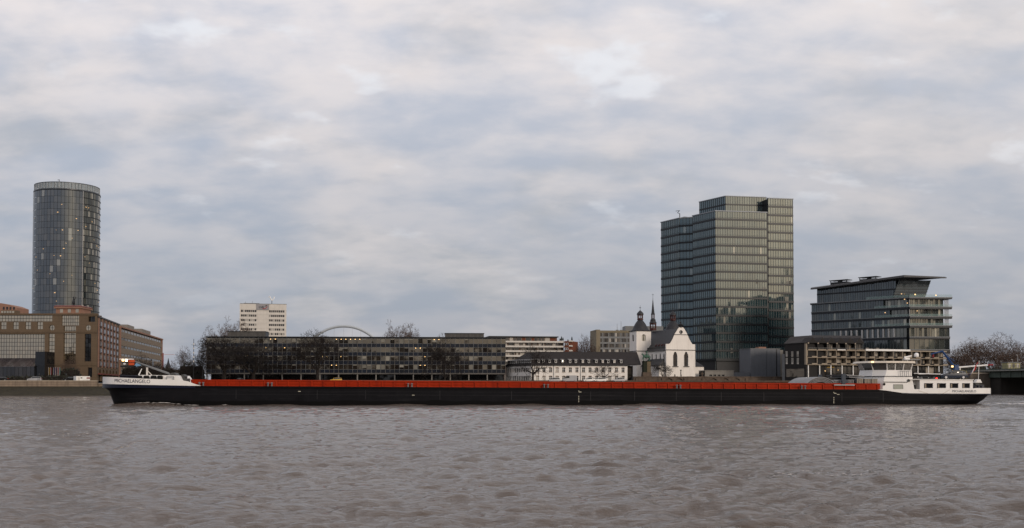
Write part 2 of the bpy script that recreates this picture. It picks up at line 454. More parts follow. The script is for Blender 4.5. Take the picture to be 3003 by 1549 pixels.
# ---------------------------------------------------------------- banks and ground
def soil(name, a, b_, rough=0.95, sc=0.8):
    m, nt, b = mat_base(name); t = NT(nt); p = t.pos()
    n = t.noise(p, sc, 8, 0.65); n2 = t.noise(p, sc * 9, 4, 0.6)
    t.set(b.inputs['Base Color'], t.mix(t.rng(t.math('ADD', t.math('MULTIPLY', n, 0.7), t.math('MULTIPLY', n2, 0.3)), 0.35, 0.65), a, b_))
    b.inputs['Roughness'].default_value = rough
    bp = t.n('ShaderNodeBump'); t.l(n2, bp.inputs['Height']); bp.inputs['Strength'].default_value = 0.6; bp.inputs['Distance'].default_value = 0.15; t.l(bp.outputs[0], b.inputs['Normal'])
    return m
bank_soil = soil('bank_soil', (0.012, 0.010, 0.005), (0.034, 0.028, 0.014))
asphalt = soil('asphalt', (0.045, 0.043, 0.042), (0.075, 0.072, 0.068), 0.9, 0.4)
wet_stone = soil('wet_stone', (0.022, 0.020, 0.018), (0.060, 0.054, 0.048), 0.7, 1.0)
def structure(mb, name, mats): return tag(mb.build(name, mats), kind='structure')
g = MB()
g.add([(-2500, bank_y(-2500) + 8, GZ), (-95, bank_y(-95) + 8, GZ), (-95, bank_y(-95) + 20, GZ), (2500, bank_y(2500) + 20, GZ), (5000, 6000, GZ), (-5000, 6000, GZ)], [(0, 1, 2, 3, 4, 5)])
structure(g, 'ground', asphalt)
b_ = MB(BANK)
prof = [(-3, -1.2), (0.3, 0.0), (1.5, 0.5), (4, 1.7), (6.5, 2.9), (7.4, 2.95), (7.4, -1.2)]
n = 90; xs = [-250 + i * (305 / n) for i in range(n + 1)]
vs = []
for x in xs:
    for k, (y, z) in enumerate(prof): vs.append((x, y + random.uniform(-.22, .22) * (0 < k < 5), z + random.uniform(-.10, .10) * (0 < k < 4)))
m_ = len(prof)
b_.add(vs, [(i * m_ + k, (i + 1) * m_ + k, (i + 1) * m_ + k + 1, i * m_ + k + 1) for i in range(n) for k in range(m_ - 1)])
structure(b_, 'river_bank', bank_soil)
b_ = MB(BANK); b_.box(52, 700, 0.4, 20.5, -1.5, 1.85); structure(b_, 'low_quay', wet_stone)
# the quay wall on the left: long dressed blocks, a coping above
XW = BANK.uz(273, 1128)[0]
qw = thing('quay_wall', 'long pale sandstone quay wall above the dark grassy bank at the left', 'wall', BANK.w(-200, 7, 2.9))
body = MB(BANK); body.box(-250, XW, 6.9, 9.0, 2.6, 4.66); body.build('wall_core', quay_stone, qw)
x = XW
coping = M('coping_stone', (0.40, 0.35, 0.29), 0.8, 0.2, 0.4, streak=0.3)
while x > -36 - 2.4 * 12:
    pbox('coping_stone', qw, coping, BANK, x - 2.38, x, 6.78, 9.05, 4.662, 4.93); x -= 2.4
x = XW
while x > -64:
    w_ = random.choice((1.5, 1.8, 2.1)); zz = random.uniform(-.02, .02)
    for k, z0 in enumerate((2.95, 3.81)):
        pbox('stone', qw, quay_stone, BANK, x - w_ + 0.03, x, 6.84 + random.uniform(-.03, .03), 7.0, z0, z0 + 0.84)
    x -= w_
qw2 = thing('quay_wall', 'low quay wall just ahead of the barge bow', 'wall', BANK.w(XW + 5, 8, 2.9))
MB(BANK).box(XW + 0.05, XW + 62, 8.3, 10, 2.5, 3.75).box(XW + 0.05, XW + 62, 8.2, 10.1, 3.755, 3.95, 1).build('wall_core', [quay_stone, coping], qw2)
rw = thing('retaining_wall', 'dark stone retaining wall behind the low quay under the bridge', 'wall', BANK.w(280, 20, 1.85))
MB(BANK).box(60, 700, 20.3, 21.5, 1.7, 5.2).build('wall_core', old_stone, rw)

# the stone terrace the church stands on, with blind arches
TF = face(1858, 424.0, 2450, 434.0, GZ - 2.5)
tz = TF.z(1106, 1990)
tw = thing('terrace_wall', 'weathered brown stone terrace wall with blind arches below the church', 'wall', TF.w(TF.L / 2, 0, 0))
holes = []; hx = []
for px in (1962, 1992, 2092, 2127, 2160):
    xc = TF.u(px, 1112); holes.append(arch(xc, 3.4, 0.3, TF.z(1109.5, px), 6, False)); hx.append(xc)
w_ = MB(TF).wall(rect(0, TF.L, -1, tz), holes, 0, 0.5).build('wall_face', old_stone, tw)
MB(TF).box(-0.0, TF.L, 0.5, 1.2, -1, tz - 0.3).build('wall_core', old_stone, tw)
for k in range(0, int(TF.L / 2.0)):
    pbox('coping_stone', tw, old_stone, TF, k * 2.0 + .02, k * 2.0 + 1.97, -0.12, 1.25, tz, tz + 0.22 + 0.03 * (k % 3))
for px in (1868, 1945, 2010, 2063, 2190, 2290, 2390):
    xx = TF.u(px, 1112); pbox('buttress', tw, old_stone, TF, xx - .6, xx + .6, -.5, -.01, -1, tz - 0.4)
MB(TF).box(0.3, TF.L - .3, 1.0, 34, 0, tz - 0.05).build('church_terrace', asphalt)
tag(bpy.data.objects['church_terrace'], kind='structure')
TZ = TF.o.z + tz - 0.05      # level of the terrace

# ---------------------------------------------------------------- the far shore's mirror image: the old town behind the viewer
house_wall = M('old_town_wall', (0.13, 0.10, 0.085), 0.85, 0.3, 0.3)
hm = []
for k in range(3):
    w, h = (17, 21, 15)[k], (20, 24, 17)[k]
    b = MB(); b.box(-w / 2, w / 2, -7, 7, 0, h); b.add([(-w / 2, -7.4, h), (w / 2, -7.4, h), (w / 2, 7.4, h), (-w / 2, 7.4, h), (-w / 2 + 3, 0, h + 9), (w / 2 - 3, 0, h + 9)], [(0, 1, 5, 4), (2, 3, 4, 5), (0, 4, 3), (1, 2, 5)], 1)
    me = b.build('proto', [house_wall, roof_tile]); hm.append(me.data); bpy.data.objects.remove(me)
for k in range(34):
    X = -330 + k * 19.5 + random.uniform(-2, 2)
    o = put('old_town_house', hm[k % 3], None, (X, -62 + random.uniform(-6, 6), 1.0), (0, 0, random.uniform(-.06, .06)), (1.12, 1, random.uniform(.85, 1.25)))
    tag(o, 'dark gabled old town house behind the viewer, mirrored in the glass fronts', 'house', 'old town houses mirrored in the glass')
cb = MB(Fr((560, -90, 1), R(35)))
cb.box(-75, 60, -22, 22, 0, 66); cb.add([(-75, -23, 66), (60, -23, 66), (60, 23, 66), (-75, 23, 66), (-72, 0, 98), (57, 0, 98)], [(0, 1, 5, 4), (2, 3, 4, 5), (0, 4, 3), (1, 2, 5)], 1)
for y in (-16, 16):
    cb.box(60, 84, y - 12, y + 12, 0, 95); cb.lathe([(13, 95), (8, 120), (0.5, 150)], 72, y, 8, 1)
tag(cb.build('cathedral', [house_wall, slate]), 'dark cathedral behind the viewer, mirrored in the glass tower', 'cathedral')
MB().box(-2500, 2500, -400, -6, -2, 1.0).build('near_quay', asphalt); tag(bpy.data.objects['near_quay'], kind='structure')

# ================================================================ TREES
def grow(seed, spread=0.9, lean=0.0, levels=6, trunk=0.26, droop=0.0, r0=0.032, n0=6, twigr=0.0028):
    """a bare tree one metre tall: (trunk mesh, crown mesh)"""
    rn = random.Random(seed); tk = MB(); cr = MB()
    def seg(mb, p, d, L, ra, rb, n):
        q = p + d * L; mb.tube(p, q, ra, rb, n, 0, False); return q
    def branch(p, d, L, r, lv):
        m = cr; k = 2 if lv < 4 else 1
        for i in range(k):
            d = (d + Vector((rn.gauss(0, .16), rn.gauss(0, .16), rn.gauss(0, .10) + 0.06 - droop * (lv > 2)))).normalized()
            rr = max(twigr, r * (0.80 if k == 2 else 0.62))
            p = seg(m, p, d, L / k, r, rr, 5 if lv < 2 else 3); r = rr
            if lv < levels and k == 2 and i == 0 and rn.random() < 0.85: sprout(p, d, L * rn.uniform(.55, .8), r * .62, lv + 1, 1, 0.95)
        if lv >= levels: return
        sprout(p, d, L * 0.74, r * 0.80, lv + 1, 3 if (lv > 1 and rn.random() < .55) else 2, 0.52 + 0.05 * lv)
    def sprout(p, d, L, r, lv, n, ang):
        a = d.orthogonal().normalized(); b = d.cross(a); t0 = rn.uniform(0, 6.28)
        for i in range(n):
            t = t0 + 6.283 * i / n + rn.uniform(-.5, .5); an = ang * rn.uniform(.65, 1.3) * spread
            nd = (d * math.cos(an) + (a * math.cos(t) + b * math.sin(t)) * math.sin(an)).normalized()
            branch(p, nd, L * rn.uniform(.78, 1.15), max(twigr, r * rn.uniform(.8, 1.05)), lv)
    p = Vector((0, 0, -.01)); d = Vector((lean, 0, 1)).normalized(); r = r0
    for i in range(3):
        nd = (d + Vector((rn.gauss(0, .07), rn.gauss(0, .07), 0))).normalized()
        p = seg(tk, p, nd, trunk / 3, r * (1.25 if i == 0 else 1), r * .9, 8); r *= .9
    t0 = rn.uniform(0, 6.28)
    for i in range(n0):
        t = t0 + 6.283 * i / n0 + rn.uniform(-.3, .3); an = rn.uniform(.28, .95) * spread if i else .12
        nd = Vector((math.cos(t) * math.sin(an), math.sin(t) * math.sin(an), math.cos(an)))
        branch(p - d * rn.uniform(0, .06), nd, .235 * rn.uniform(.85, 1.15), r * rn.uniform(.5, .72), 1)
    return tk, cr
PROTO = []
for seed, kw in ((1, dict(levels=7, twigr=.0020)), (5, dict(spread=1.15, trunk=.20, n0=6, levels=7, twigr=.0020)), (9, dict(spread=.9, trunk=.26)), (14, dict(spread=1.05, trunk=.12, n0=6, r0=.022, levels=7, twigr=.0020)), (23, dict(spread=1.25, trunk=.22, n0=6, levels=5, twigr=.0028))):
    tk, cr = grow(seed, **kw)
    zt = sorted(v.z for v in cr.v)[int(len(cr.v) * .992)]; wd = sorted(abs(v.x) for v in cr.v)[int(len(cr.v) * .95)]
    row = []
    for mb, nm in ((tk, 'trunk'), (cr, 'crown')):
        mb.v = [v / zt for v in mb.v]
        pair = []
        for bk in (bark, bark_red):
            o = mb.build(nm, bk, None, smooth=True); pair.append(o.data); bpy.data.objects.remove(o)
        row.append(pair)
    PROTO.append((row, wd / zt))
def tree(px, Y, py_top, zg, label, k=0, width_px=None, red=0, rot=None, group=None, name='bare_tree'):
    """px, py_top: where its axis and its top stand in the photograph; width_px: how wide the crown looks"""
    b = P(px, 1100, Y); h = P(px, py_top, Y).z - zg
    row, wd = PROTO[k]
    sx = 1.0 if width_px is None else (width_px * Y / FPX / 2) / (wd * h)
    t = thing(name, label, 'tree', (b.x, Y, zg), group)
    t.rotation_euler.z = random.uniform(0, 6.28) if rot is None else rot
    for pair, nm in zip(row, ('trunk', 'crown')):
        o = put(nm, pair[red], t, (b.x, Y, zg)); o.scale = (h * sx, h * sx, h)
    return t

# ================================================================ BUILDINGS
def glass_band(name, parent, fr, x0, x1, y, z0, z1, pitch, glass, fin, fw=0.14, fd=0.12, rail=None):
    """a storey of narrow panes behind slender fins: one part"""
    n = max(1, round((x1 - x0) / pitch)); p = (x1 - x0) / n; b = MB(fr)
    for i in range(n):
        b.box(x0 + i * p + fw / 2, x0 + (i + 1) * p - fw / 2, y, y + .06, z0, z1, 0)
    for i in range(n + 1):
        xa = x0 + i * p
        b.box(max(x0, xa - fw / 2), min(x1, xa + fw / 2), y - fd, y + .08, z0 + .003, z1 - .003, 1)
    if rail: b.box(x0, x1, y - fd - .02, y - fd + .06, z0 + rail, z0 + rail + .12, 1)
    return b.build(name, [glass, fin], parent, kind='stuff')

# ---------------------------------------------------------------- round glass tower
kt_glass = G('tower_glass', (0.026, 0.028, 0.034), (0.060, 0.058, 0.058), 0.12, 0.05, (0.82, 0.92, 1.0), 0.006, 0.05, (0.20, 0.20, 0.19))
kt_glass2 = G('tower_glass_inner', (0.015, 0.020, 0.022), (0.11, 0.11, 0.09), 0.09, 0.05, (1, .95, .85), 0.012, 0.12, (0.26, 0.25, 0.22))
kt_frame = M('tower_frame', (0.10, 0.11, 0.125), 0.35, 0.1, 1)
def round_tower():
    Yc = 576.0; c = P(192.5, 1000, Yc); Rr = 96.0 * 560 / FPX; Rr = Rr * 0.985
    zg = GZ; top = P(192, 556, Yc - Rr).z; sh = 18.7 * 560 / FPX; ns = int((top - zg) / sh)
    root = thing('round_tower', 'tall round glass office tower behind the sandstone hotel at the left', 'tower', (c.x, c.y, zg))
    o = Fr((c.x, c.y, zg), 0)
    top -= zg
    face_a = math.atan2(-c.y, -c.x)                      # towards the viewer
    split = face_a + R(27)
    core = MB(o).lathe([(Rr - 1.6, 0), (Rr - 1.6, top - 1)], 0, 0, 40).build('core', kt_glass2, root, smooth=True)
    step = R(6.2)
    # the smooth outer skin: one pane to a bay and storey
    a0 = split; ncol = 21
    half = MB(Fr((0, 0, 0), 0)); t = .07
    pts = [(Rr * math.cos(s), Rr * math.sin(s)) for s in (-step / 2 + .004, 0, step / 2 - .004)]
    inn = [(x * (1 - t / Rr), y * (1 - t / Rr)) for x, y in pts][::-1]
    half.prism(pts + inn, 0.06, sh - 0.06)
    pane = half.build('pane', kt_glass); pm = pane.data; bpy.data.objects.remove(pane)
    cells = []
    for s in range(ns):
        for i in range(ncol):
            a = a0 - (i + .5) * step; cells.append((abs(a - face_a) + (0 if top - (s + 1) * sh > 38 else 9), a, top - (s + 1) * sh))
    cells.sort()
    rest = MB(o)
    for j, (_, a, z) in enumerate(cells):
        if j < 300: put('pane', pm, root, o.w(0, 0, z), (0, 0, a))
        else:
            q = [(Rr * math.cos(a + s), Rr * math.sin(a + s)) for s in (-step / 2 + .004, 0, step / 2 - .004)]
            rest.prism(q + [(x * .996, y * .996) for x, y in q][::-1], z + .06, z + sh - .06)
    rest.build('pane', kt_glass, root, kind='stuff')
    # the recessed right part: floor slabs stand out, panes behind
    inner = MB(o); Ri = Rr - .14; st = R(3.6)
    ang = split + st / 2 + .01
    while ang < split + R(75):
        for s in range(ns):
            z = top - (s + 1) * sh
            q = [(Ri * math.cos(ang + d), Ri * math.sin(ang + d)) for d in (-st / 2 + .004, st / 2 - .004)]
            inner.prism(q + [(x * .995, y * .995) for x, y in q][::-1], z + .3, z + sh - .02)
        ang += st
    inner.build('pane', kt_glass2, root, kind='stuff')
    for s in range(ns + 1):
        z = top - s * sh; n = 22
        q = [((Rr + .05) * math.cos(split + R(80) * i / n), (Rr + .05) * math.sin(split + R(80) * i / n)) for i in range(n + 1)]
        i2 = [((Rr - 1.4) * math.cos(split + R(80) * i / n), (Rr - 1.4) * math.sin(split + R(80) * i / n)) for i in range(n + 1)][::-1]
        MB(o).prism(q + i2, z - .02, z + .34).build('floor_band', dark_metal, root)
    fx, fy = math.cos(split), math.sin(split)
    f2 = Fr(o.w(0, 0, 0), split); MB(f2).box(Rr - 1.5, Rr + .35, -.12, .12, 0, top + .3).build('glass_fin', pale_metal, root)
    # roof edge and the glass rail of the viewing deck
    MB(o).lathe([(Rr - .05, top + .36), (Rr - .05, top + .9)], 0, 0, 60).build('roof_edge', kt_frame, root, smooth=True)
    for i in range(48):
        a = 2 * math.pi * i / 48 + .02
        p = (math.cos(a) * (Rr - .5), math.sin(a) * (Rr - .5))
        MB(o).tube((p[0], p[1], top + .9), (p[0], p[1], top + 4.3), .13, .13, 4).build('rail_post', pale_metal, root)
    gl = MB(o); n = 60
    for k in range(n):
        q = [((Rr - .5) * math.cos(2 * math.pi * (k + d) / n), (Rr - .5) * math.sin(2 * math.pi * (k + d) / n)) for d in (.05, .95)]
        gl.prism(q + [(x * .997, y * .997) for x, y in q][::-1], top + 1.0, top + 4.0)
    gm, nt, b = mat_base('rail_glass'); b.inputs['Base Color'].default_value = (.55, .62, .66, 1); b.inputs['Alpha'].default_value = .30; b.inputs['Roughness'].default_value = .05
    gl.build('glass_rail', gm, root, kind='stuff')
    MB(o).lathe([(Rr - .35, top + 4.05), (Rr - .35, top + 4.35)], 0, 0, 60).build('top_rail', kt_frame, root)
    rr = bpy.data.objects[-1] if False else None
    MB(o).box(-7, 7, -6, 6, top + .9, top + 3.4).build('roof_plant', grey_metal, root)
    mx = P(174, 540, Yc - Rr * .6)
    MB(Fr((mx.x, Yc - Rr * .6, zg), 0)).tube((0, 0, top + 1), (0, 0, top + 6.4), .16, .12, 5).box(-.9, .2, -.1, .1, top + 6.2, top + 6.5).build('davit', dark_metal, root)
    # lamps burning behind the glass
    rn = random.Random(4)
    for _ in range(40):
        a = split - rn.uniform(R(8), R(105)) if rn.random() < .6 else split + rn.uniform(R(4), R(55))
        s = rn.randrange(1, 20); z = top - s * sh - rn.uniform(1.0, 2.2)
        f = Fr(o.w(0, 0, 0), a); w = rn.uniform(.15, .5)
        pbox('lamp', root, tower_lamp, f, Rr + .02, Rr + .07, -w * .7, w * .7, z, z + rn.uniform(.2, .4))
tower_lamp = E('tower_lamp', (1.0, 0.66, 0.32), 0.26)
round_tower()

# ---------------------------------------------------------------- sandstone hotel
hg = G('hotel_glass', (0.03, 0.024, 0.018), (0.14, 0.11, 0.075), 0.50, 0.05, (1.0, 0.86, 0.66), 0.010)
hg_dark = G('hotel_dark_glass', (0.008, 0.009, 0.011), (0.018, 0.018, 0.02), 0.05, 0.08)
def hotel():
    f = face(-140, 385, 284, 385, GZ); root = thing('hotel', 'sandstone hotel with large golden windows on the left bank', 'hotel', f.w(f.L / 2, 0, 0))
    U = lambda px: f.u(px, 1010); Z = lambda py: f.z(py, 140)
    H = Z(923.5)
    holes = []; panes = []
    def hole(x0, x1, y0, y1, nx, nz, g=hg, dep=.5):
        a, b, c, d = U(x0), U(x1), Z(y1), Z(y0)
        holes.append(rect(a, b, c, d))
        for i in range(nx):
            for k in range(nz):
                w, h = (b - a) / nx, (d - c) / nz
                panes.append((a + i * w + .07, a + (i + 1) * w - .07, dep, c + k * h + .07, c + (k + 1) * h - .07, g))
    hole(-126, 152.3, 925, 943, 32, 2)
    for a in (-107, -71, -35, 1, 37, 73, 108): hole(a, a + 17, 944.5, 966, 2, 2, dep=.35)
    hole(-120, 131, 980, 1098, 32, 10, dep=1.6)
    hole(142, 160, 979, 1059, 2, 7)
    hole(180, 231, 925.5, 955, 8, 3, dep=.4)
    hole(186, 222, 956.5, 1068, 5, 9, dep=.6)
    hole(248, 267, 979.5, 1060, 2, 6, hg_dark)
    hole(258, 278, 928, 944, 2, 1, hg_dark, 1.2)
    hole(258, 271, 1078, 1106, 1, 1, hg_dark)
    for px in (151.7, 258):
        holes.append(circ(U(px), Z(961.5), 1.0))
    w = MB(f).wall(rect(0, f.L, 0, H), holes, 0, .9).build('wall', tan_stone, root)
    MB(f).box(0, f.L - 2.5, 1.75, 10, 0, H - .3).box(f.L - 2.5, f.L - .9, 1.75, 2.5, 0, H - .3).build('building_core', hg_dark, root)
    MB(f).box(-.1, f.L + .1, -.25, .9, H, H + .5).box(-.1, f.L - 3, .9, 12, H, H + .45).build('cornice', tan_stone, root)
    for px in (151.7, 258):
        MB(f).prism(circ(U(px), Z(961.5), 1.0), .35, .42, 'y').build('round_pane', hg, root)
        r = MB(f); r.box(U(px) - 1, U(px) + 1, .25, .33, Z(961.5) - .06, Z(961.5) + .06).box(U(px) - .06, U(px) + .06, .24, .32, Z(961.5) - 1, Z(961.5) + 1).build('window_cross', dark_metal, root)
    # nearest 300 panes singly
    panes.sort(key=lambda p: -p[0])
    rest = MB(f)
    for j, (a, b, dep, c, d, g) in enumerate(panes):
        if j < 300: pbox('pane', root, g, f, a, b, dep, dep + .06, c, d)
        else: rest.box(a, b, dep, dep + .06, c, d)
    if rest.v: rest.build('pane', hg, root, kind='stuff')
    fr = MB(f)
    for h in holes:
        if len(h) == 4: fr.box(h[0][0], h[1][0], .82, .88, h[0][1], h[2][1])
    # string courses
    for py in (974, 977, 1072):
        pbox('string_course', root, tan_stone, f, 0.02, f.L - .02, -.16, -.005, Z(py), Z(py) + .28)
    for px, py in ((131, 979), (142, 979)):
        pass
    # crown of the roof: pink belvedere with red roof, stone penthouses
    g = Fr(f.w(0, 6, 0), 0); U2 = lambda px: g.u(px, 910); Z2 = lambda py: g.z(py, 200)
    MB(g).box(U2(164), U2(238), 0, 9, H - .2, Z2(905)).box(U2(160), U2(241), -.6, 9.6, Z2(905) + .003, Z2(899.5)).build('belvedere', pink_stone, root)
    MB(g).hull([(U2(160) - .2, -.8, Z2(899.4)), (U2(241) + .2, -.8, Z2(899.4)), (U2(241) + .2, 9.8, Z2(899.4)), (U2(160) - .2, 9.8, Z2(899.4))], [(U2(163), 0, Z2(896)), (U2(237), 0, Z2(896)), (U2(237), 9, Z2(896)), (U2(163), 9, Z2(896))]).build('belvedere_roof', red_roof, root)
    for px in (176, 199, 222):
        pbox('belvedere_window', root, hg, g, U2(px), U2(px + 9), -.05, -.003, Z2(917), Z2(907))
    fn = MB(g); fx = U2(205.5)
    fn.lathe([(.55, Z2(896)), (.35, Z2(891)), (.6, Z2(887)), (.45, Z2(881)), (.28, Z2(876)), (.2, Z2(873)), (.34, Z2(871.5)), (.1, Z2(868))], fx, 3, 7).tube((fx, 3, Z2(882)), (fx + .9, 3, Z2(869)), .16, .08, 4)
    fn.build('roof_figure', dark_metal, root, smooth=True)
    MB(g).box(U2(-140), U2(41), 2, 12, H - .2, Z2(901)).prism([(U2(-140), Z2(901)), (U2(41), Z2(901)), (U2(20), Z2(893)), (U2(-5), Z2(888)), (U2(-140), Z2(884))], 2, 12, 'y').build('penthouse', pink_stone, root)
    MB(g).box(U2(8), U2(52), -1.5, 1.9, H - .2, Z2(911)).build('penthouse_bay', tan_stone, root)
    for k in range(5): pbox('penthouse_window', root, hg, g, U2(9.5 + k * 8), U2(15.5 + k * 8), -1.58, -1.503, Z2(919), Z2(913))
    for k in range(4): pbox('penthouse_window', root, hg_dark, g, U2(1 + k * 10), U2(6 + k * 10), 1.9, 1.997, Z2(907), Z2(899))
    # side wing with rows of oriel windows, then arcade
    s = face(284.2, 385.5, 349, 437, GZ); us = lambda px, py=1010: s.u(px, py)
    def zs(py, px): return s.z(py, px)
    Ht = zs(926, 286); nb = 6; bw = s.L / (nb + .7)
    wl = MB(s); ah = [arch(bw * (i + .85), bw * .62, 0.2, 4.6, 6, False) for i in range(nb)]
    wl.wall(rect(0.02, s.L, 0, Ht - .5), ah, 0, .8).build('wing_wall', tan_stone, root)
    MB(s).box(3.5, s.L, .85, 4, 0, Ht - .8).build('wing_core', hg_dark, root)
    MB(s).box(2.5, s.L + .1, -.35, 4, Ht - .5, Ht).box(-.1, 2.5, -.35, .2, Ht - .5, Ht).build('cornice', dark_metal, root)
    purple = M('oriel_frame', (0.13, 0.09, 0.085), .5, .15)
    for i in range(nb):
        xc = bw * (i + .85)
        pbox('pilaster', root, pink_stone, s, xc - bw * .5 - 1.0, xc - bw * .5 + 1.0, -.16, -.004, 5.2, Ht - .6)
        for k in range(7):
            z0 = 5.6 + k * (Ht - 6.8) / 7; z1 = z0 + (Ht - 6.8) / 7 - .5
            MB(s).prism([(xc - bw * .36, -.003), (xc - bw * .25, -.34), (xc + bw * .25, -.34), (xc + bw * .36, -.003)], z0, z1).build('oriel', purple, root)
            q = MB(s); q.add([(xc - bw * .20, -.36, z0 + .35), (xc + bw * .20, -.36, z0 + .35), (xc + bw * .20, -.36, z1 - .3), (xc - bw * .20, -.36, z1 - .3)], [(0, 1, 2, 3)]); q.build('oriel_pane', hg_dark, root)
    pbox('red_awning', root, red_roof, s, 1.5, s.L - 2, -.9, -.1, 2.6, 3.0)
hotel()

# ---------------------------------------------------------------- banded office wing behind the hotel
def banded_office():
    f = face(350, 438.5, 475, 558, GZ); root = thing('office_block', 'pink rimmed office block with long window bands behind the hotel wing', 'office', f.w(f.L / 2, 0, 0))
    top = f.z(960, 352); n = 7; sh = 3.35
    cladding = M('office_cladding', (0.25, 0.205, 0.160), .75, .1, .4, streak=.2)
    MB(f).box(2, f.L, .25, 14, 0, top - .1).build('core', cladding, root)
    MB(f).box(1, f.L + .3, -.5, 14, top - .08, top + .55).box(-.2, 2, -.3, 5, 0, top - .1).box(f.L - 2.4, f.L + .25, -.25, 14, 0, top - .1).build('pink_rim', pink_stone, root)
    for k in range(n):
        z1 = top - .7 - k * sh
        if z1 - sh < 0: break
        pbox('window_strip', root, hg_dark, f, 1.4, f.L - 1, .12, .3, z1 - .95, z1)
        pbox('parapet_band', root, cladding, f, 1.4, f.L - 1, -.15, .24, z1 - sh + .02, z1 - .98)
        for j in range(int(f.L / 7.5)):
            pbox('window_post', root, cladding, f, 4 + j * 7.5, 4.35 + j * 7.5, .02, .11, z1 - .95, z1)
    for a, b, c in ((.24, .40, 1), (.71, .75, 1)):
        pbox('stair_glazing', root, hg_dark, f, f.L * a, f.L * b, -.24, -.16, 1.0, top - (13.5 if a < .5 else 11))
    for a, b, h in ((.30, .44, 2.6), (.62, .84, 2.8)):
        pbox('roof_plant', root, concrete, f, f.L * a, f.L * b, 3, 9, top + .56, top + .56 + h)
banded_office()

# ---------------------------------------------------------------- white slab tower with the letters
def slab_tower():
    f = face(702.5, 620, 839, 626, GZ); root = thing('slab_tower', 'white concrete office tower with dark window strips and roof sign', 'tower', f.w(f.L / 2, 0, 0))
    U = lambda px: f.u(px, 950); Z = lambda py: f.z(py, 770); H = Z(892)
    MB(f).box(0, f.L, 0.2, 22, 0, H - .3).build('core', white_conc, root)
    dk = G('slab_window', (0.02, 0.02, 0.025), (0.10, 0.09, 0.08), .05, blind=.2, blind_col=(.35, .33, .3))
    for k in range(9):
        y0 = 909.8 + 13.35 * k
        for a, b in ((706.6, 751.4), (788.8, 833.4)):
            n = 8; w = (U(b) - U(a)) / n
            pbox('window_recess', root, dark_metal, f, U(a), U(b), .12, .19, Z(y0 + 6.2), Z(y0))
            for i in range(n):
                pbox('window', root, dk, f, U(a) + i * w + .1, U(a) + (i + 1) * w - .1, .05, .115, Z(y0 + 6.0), Z(y0 + .2))
                if i: pbox('window_post', root, white_conc, f, U(a) + i * w - .095, U(a) + i * w + .095, .0, .118, Z(y0 + 6.2), Z(y0))
            pbox('parapet_panel', root, white_conc, f, U(a) - .6, U(b) + .6, -.06, .195, Z(y0 + 13.2), Z(y0 + 6.3))
    for a, b in ((702.5, 751.4), (788.9, 839)): pbox('top_panel', root, white_conc, f, U(a) + .01, U(b), -.05, .195, Z(909.6), H)
    for a, b in ((702.5, 706.0), (834, 839)): pbox('corner_panel', root, white_conc, f, U(a) + .02, U(b) - .02, -.04, .195, 0, Z(909.8))
    for k in range(9): pbox('middle_panel', root, white_conc, f, U(753), U(787.5), -.02, .19, Z(909.8 + 13.35 * (k + 1)) + .06, Z(909.8 + 13.35 * k))
    sg = M('sign_grey', (.33, .32, .33), .6, .05)
    pbox('sign_panel', root, sg, f, U(751.6), U(788.7), -.35, .19, Z(909.2), H + .05)
    navy = M('sign_navy', (.02, .025, .05), .5, .05); rd = M('sign_red', (.45, .03, .05), .5, .05)
    text('LVR', root, f, U(759), Z(904.5), (U(774.5) - U(759)), Z(898.5) - Z(904.5), -.40, navy, 'sign_letters', None, .03)
    sw = MB(f); pts = []
    for i in range(13):
        t = i / 12; pts.append((U(770) + (U(783) - U(770)) * t, -.42, Z(904.8) - .5 * math.sin(t * 2.6) + 1.4 * t * t))
    sw.path(pts, .17, 5).build('sign_swoosh', rd, root)
    MB(f).tube((U(776), -.42, Z(899)), (U(782.5), -.42, Z(895.5)), .12, .2, 5).build('sign_arrow', navy, root)
    # the horn-shaped roof sculpture
    m = MB(f); x = U(797); z = H
    m.tube((x, 4, z), (x, 4, z + 2.6), .18, .16, 6, 1)
    m.path([(x + .1, 4, z + 2.4), (x - .4, 4, z + 3.2), (x - 1.0, 4, z + 4.2), (x - 1.3, 4, z + 5.0)], .3, 6).path([(x + .1, 4, z + 2.4), (x + .9, 4, z + 3.2), (x + 1.3, 4, z + 4.2), (x + 1.4, 4, z + 4.9)], .24, 6).tube((x - 1.3, 4, z + 5), (x - 2.0, 4, z + 4.3), .26, .16, 6).build('roof_horn', [white, dark_metal], root, smooth=True)
    MB(f).box(2, 11, 3, 9, H - .25, H + .7).path([(3, 4, H), (3, 4, H + 1.6)], .08).path([(7, 4, H), (7, 4, H + 1.9)], .08).build('roof_plant', grey_metal, root)
    MB(f).box(-.05, f.L + .05, -.1, 22.05, H + .003, H + .25).build('roof_edge', grey_metal, root)
def text(s, parent, fr, x, z, w, h, y, mat, name, fit=None, bold=0.0):
    """flat lettering on a plane; fit(x) may bend it to a curved side"""
    cu = bpy.data.curves.new('t', 'FONT'); cu.body = s; cu.size = 1.0; cu.offset = bold; cu.extrude = 0.0
    o = bpy.data.objects.new('t', cu); COL.objects.link(o)
    dg = bpy.context.evaluated_depsgraph_get(); me = bpy.data.meshes.new_from_object(o.evaluated_get(dg))
    vs = [v.co.copy() for v in me.vertices]; fs = [list(p.vertices) for p in me.polygons]
    bpy.data.objects.remove(o)
    x0 = min(v.x for v in vs); x1 = max(v.x for v in vs); y0 = min(v.y for v in vs); y1 = max(v.y for v in vs)
    b = MB(fr); out = []
    for v in vs:
        xx = x + (v.x - x0) / (x1 - x0) * w; zz = z + (v.y - y0) / (y1 - y0) * h
        out.append((xx, y if fit is None else fit(xx, zz), zz))
    b.add(out, fs); return b.build(name, mat, parent)
slab_tower()

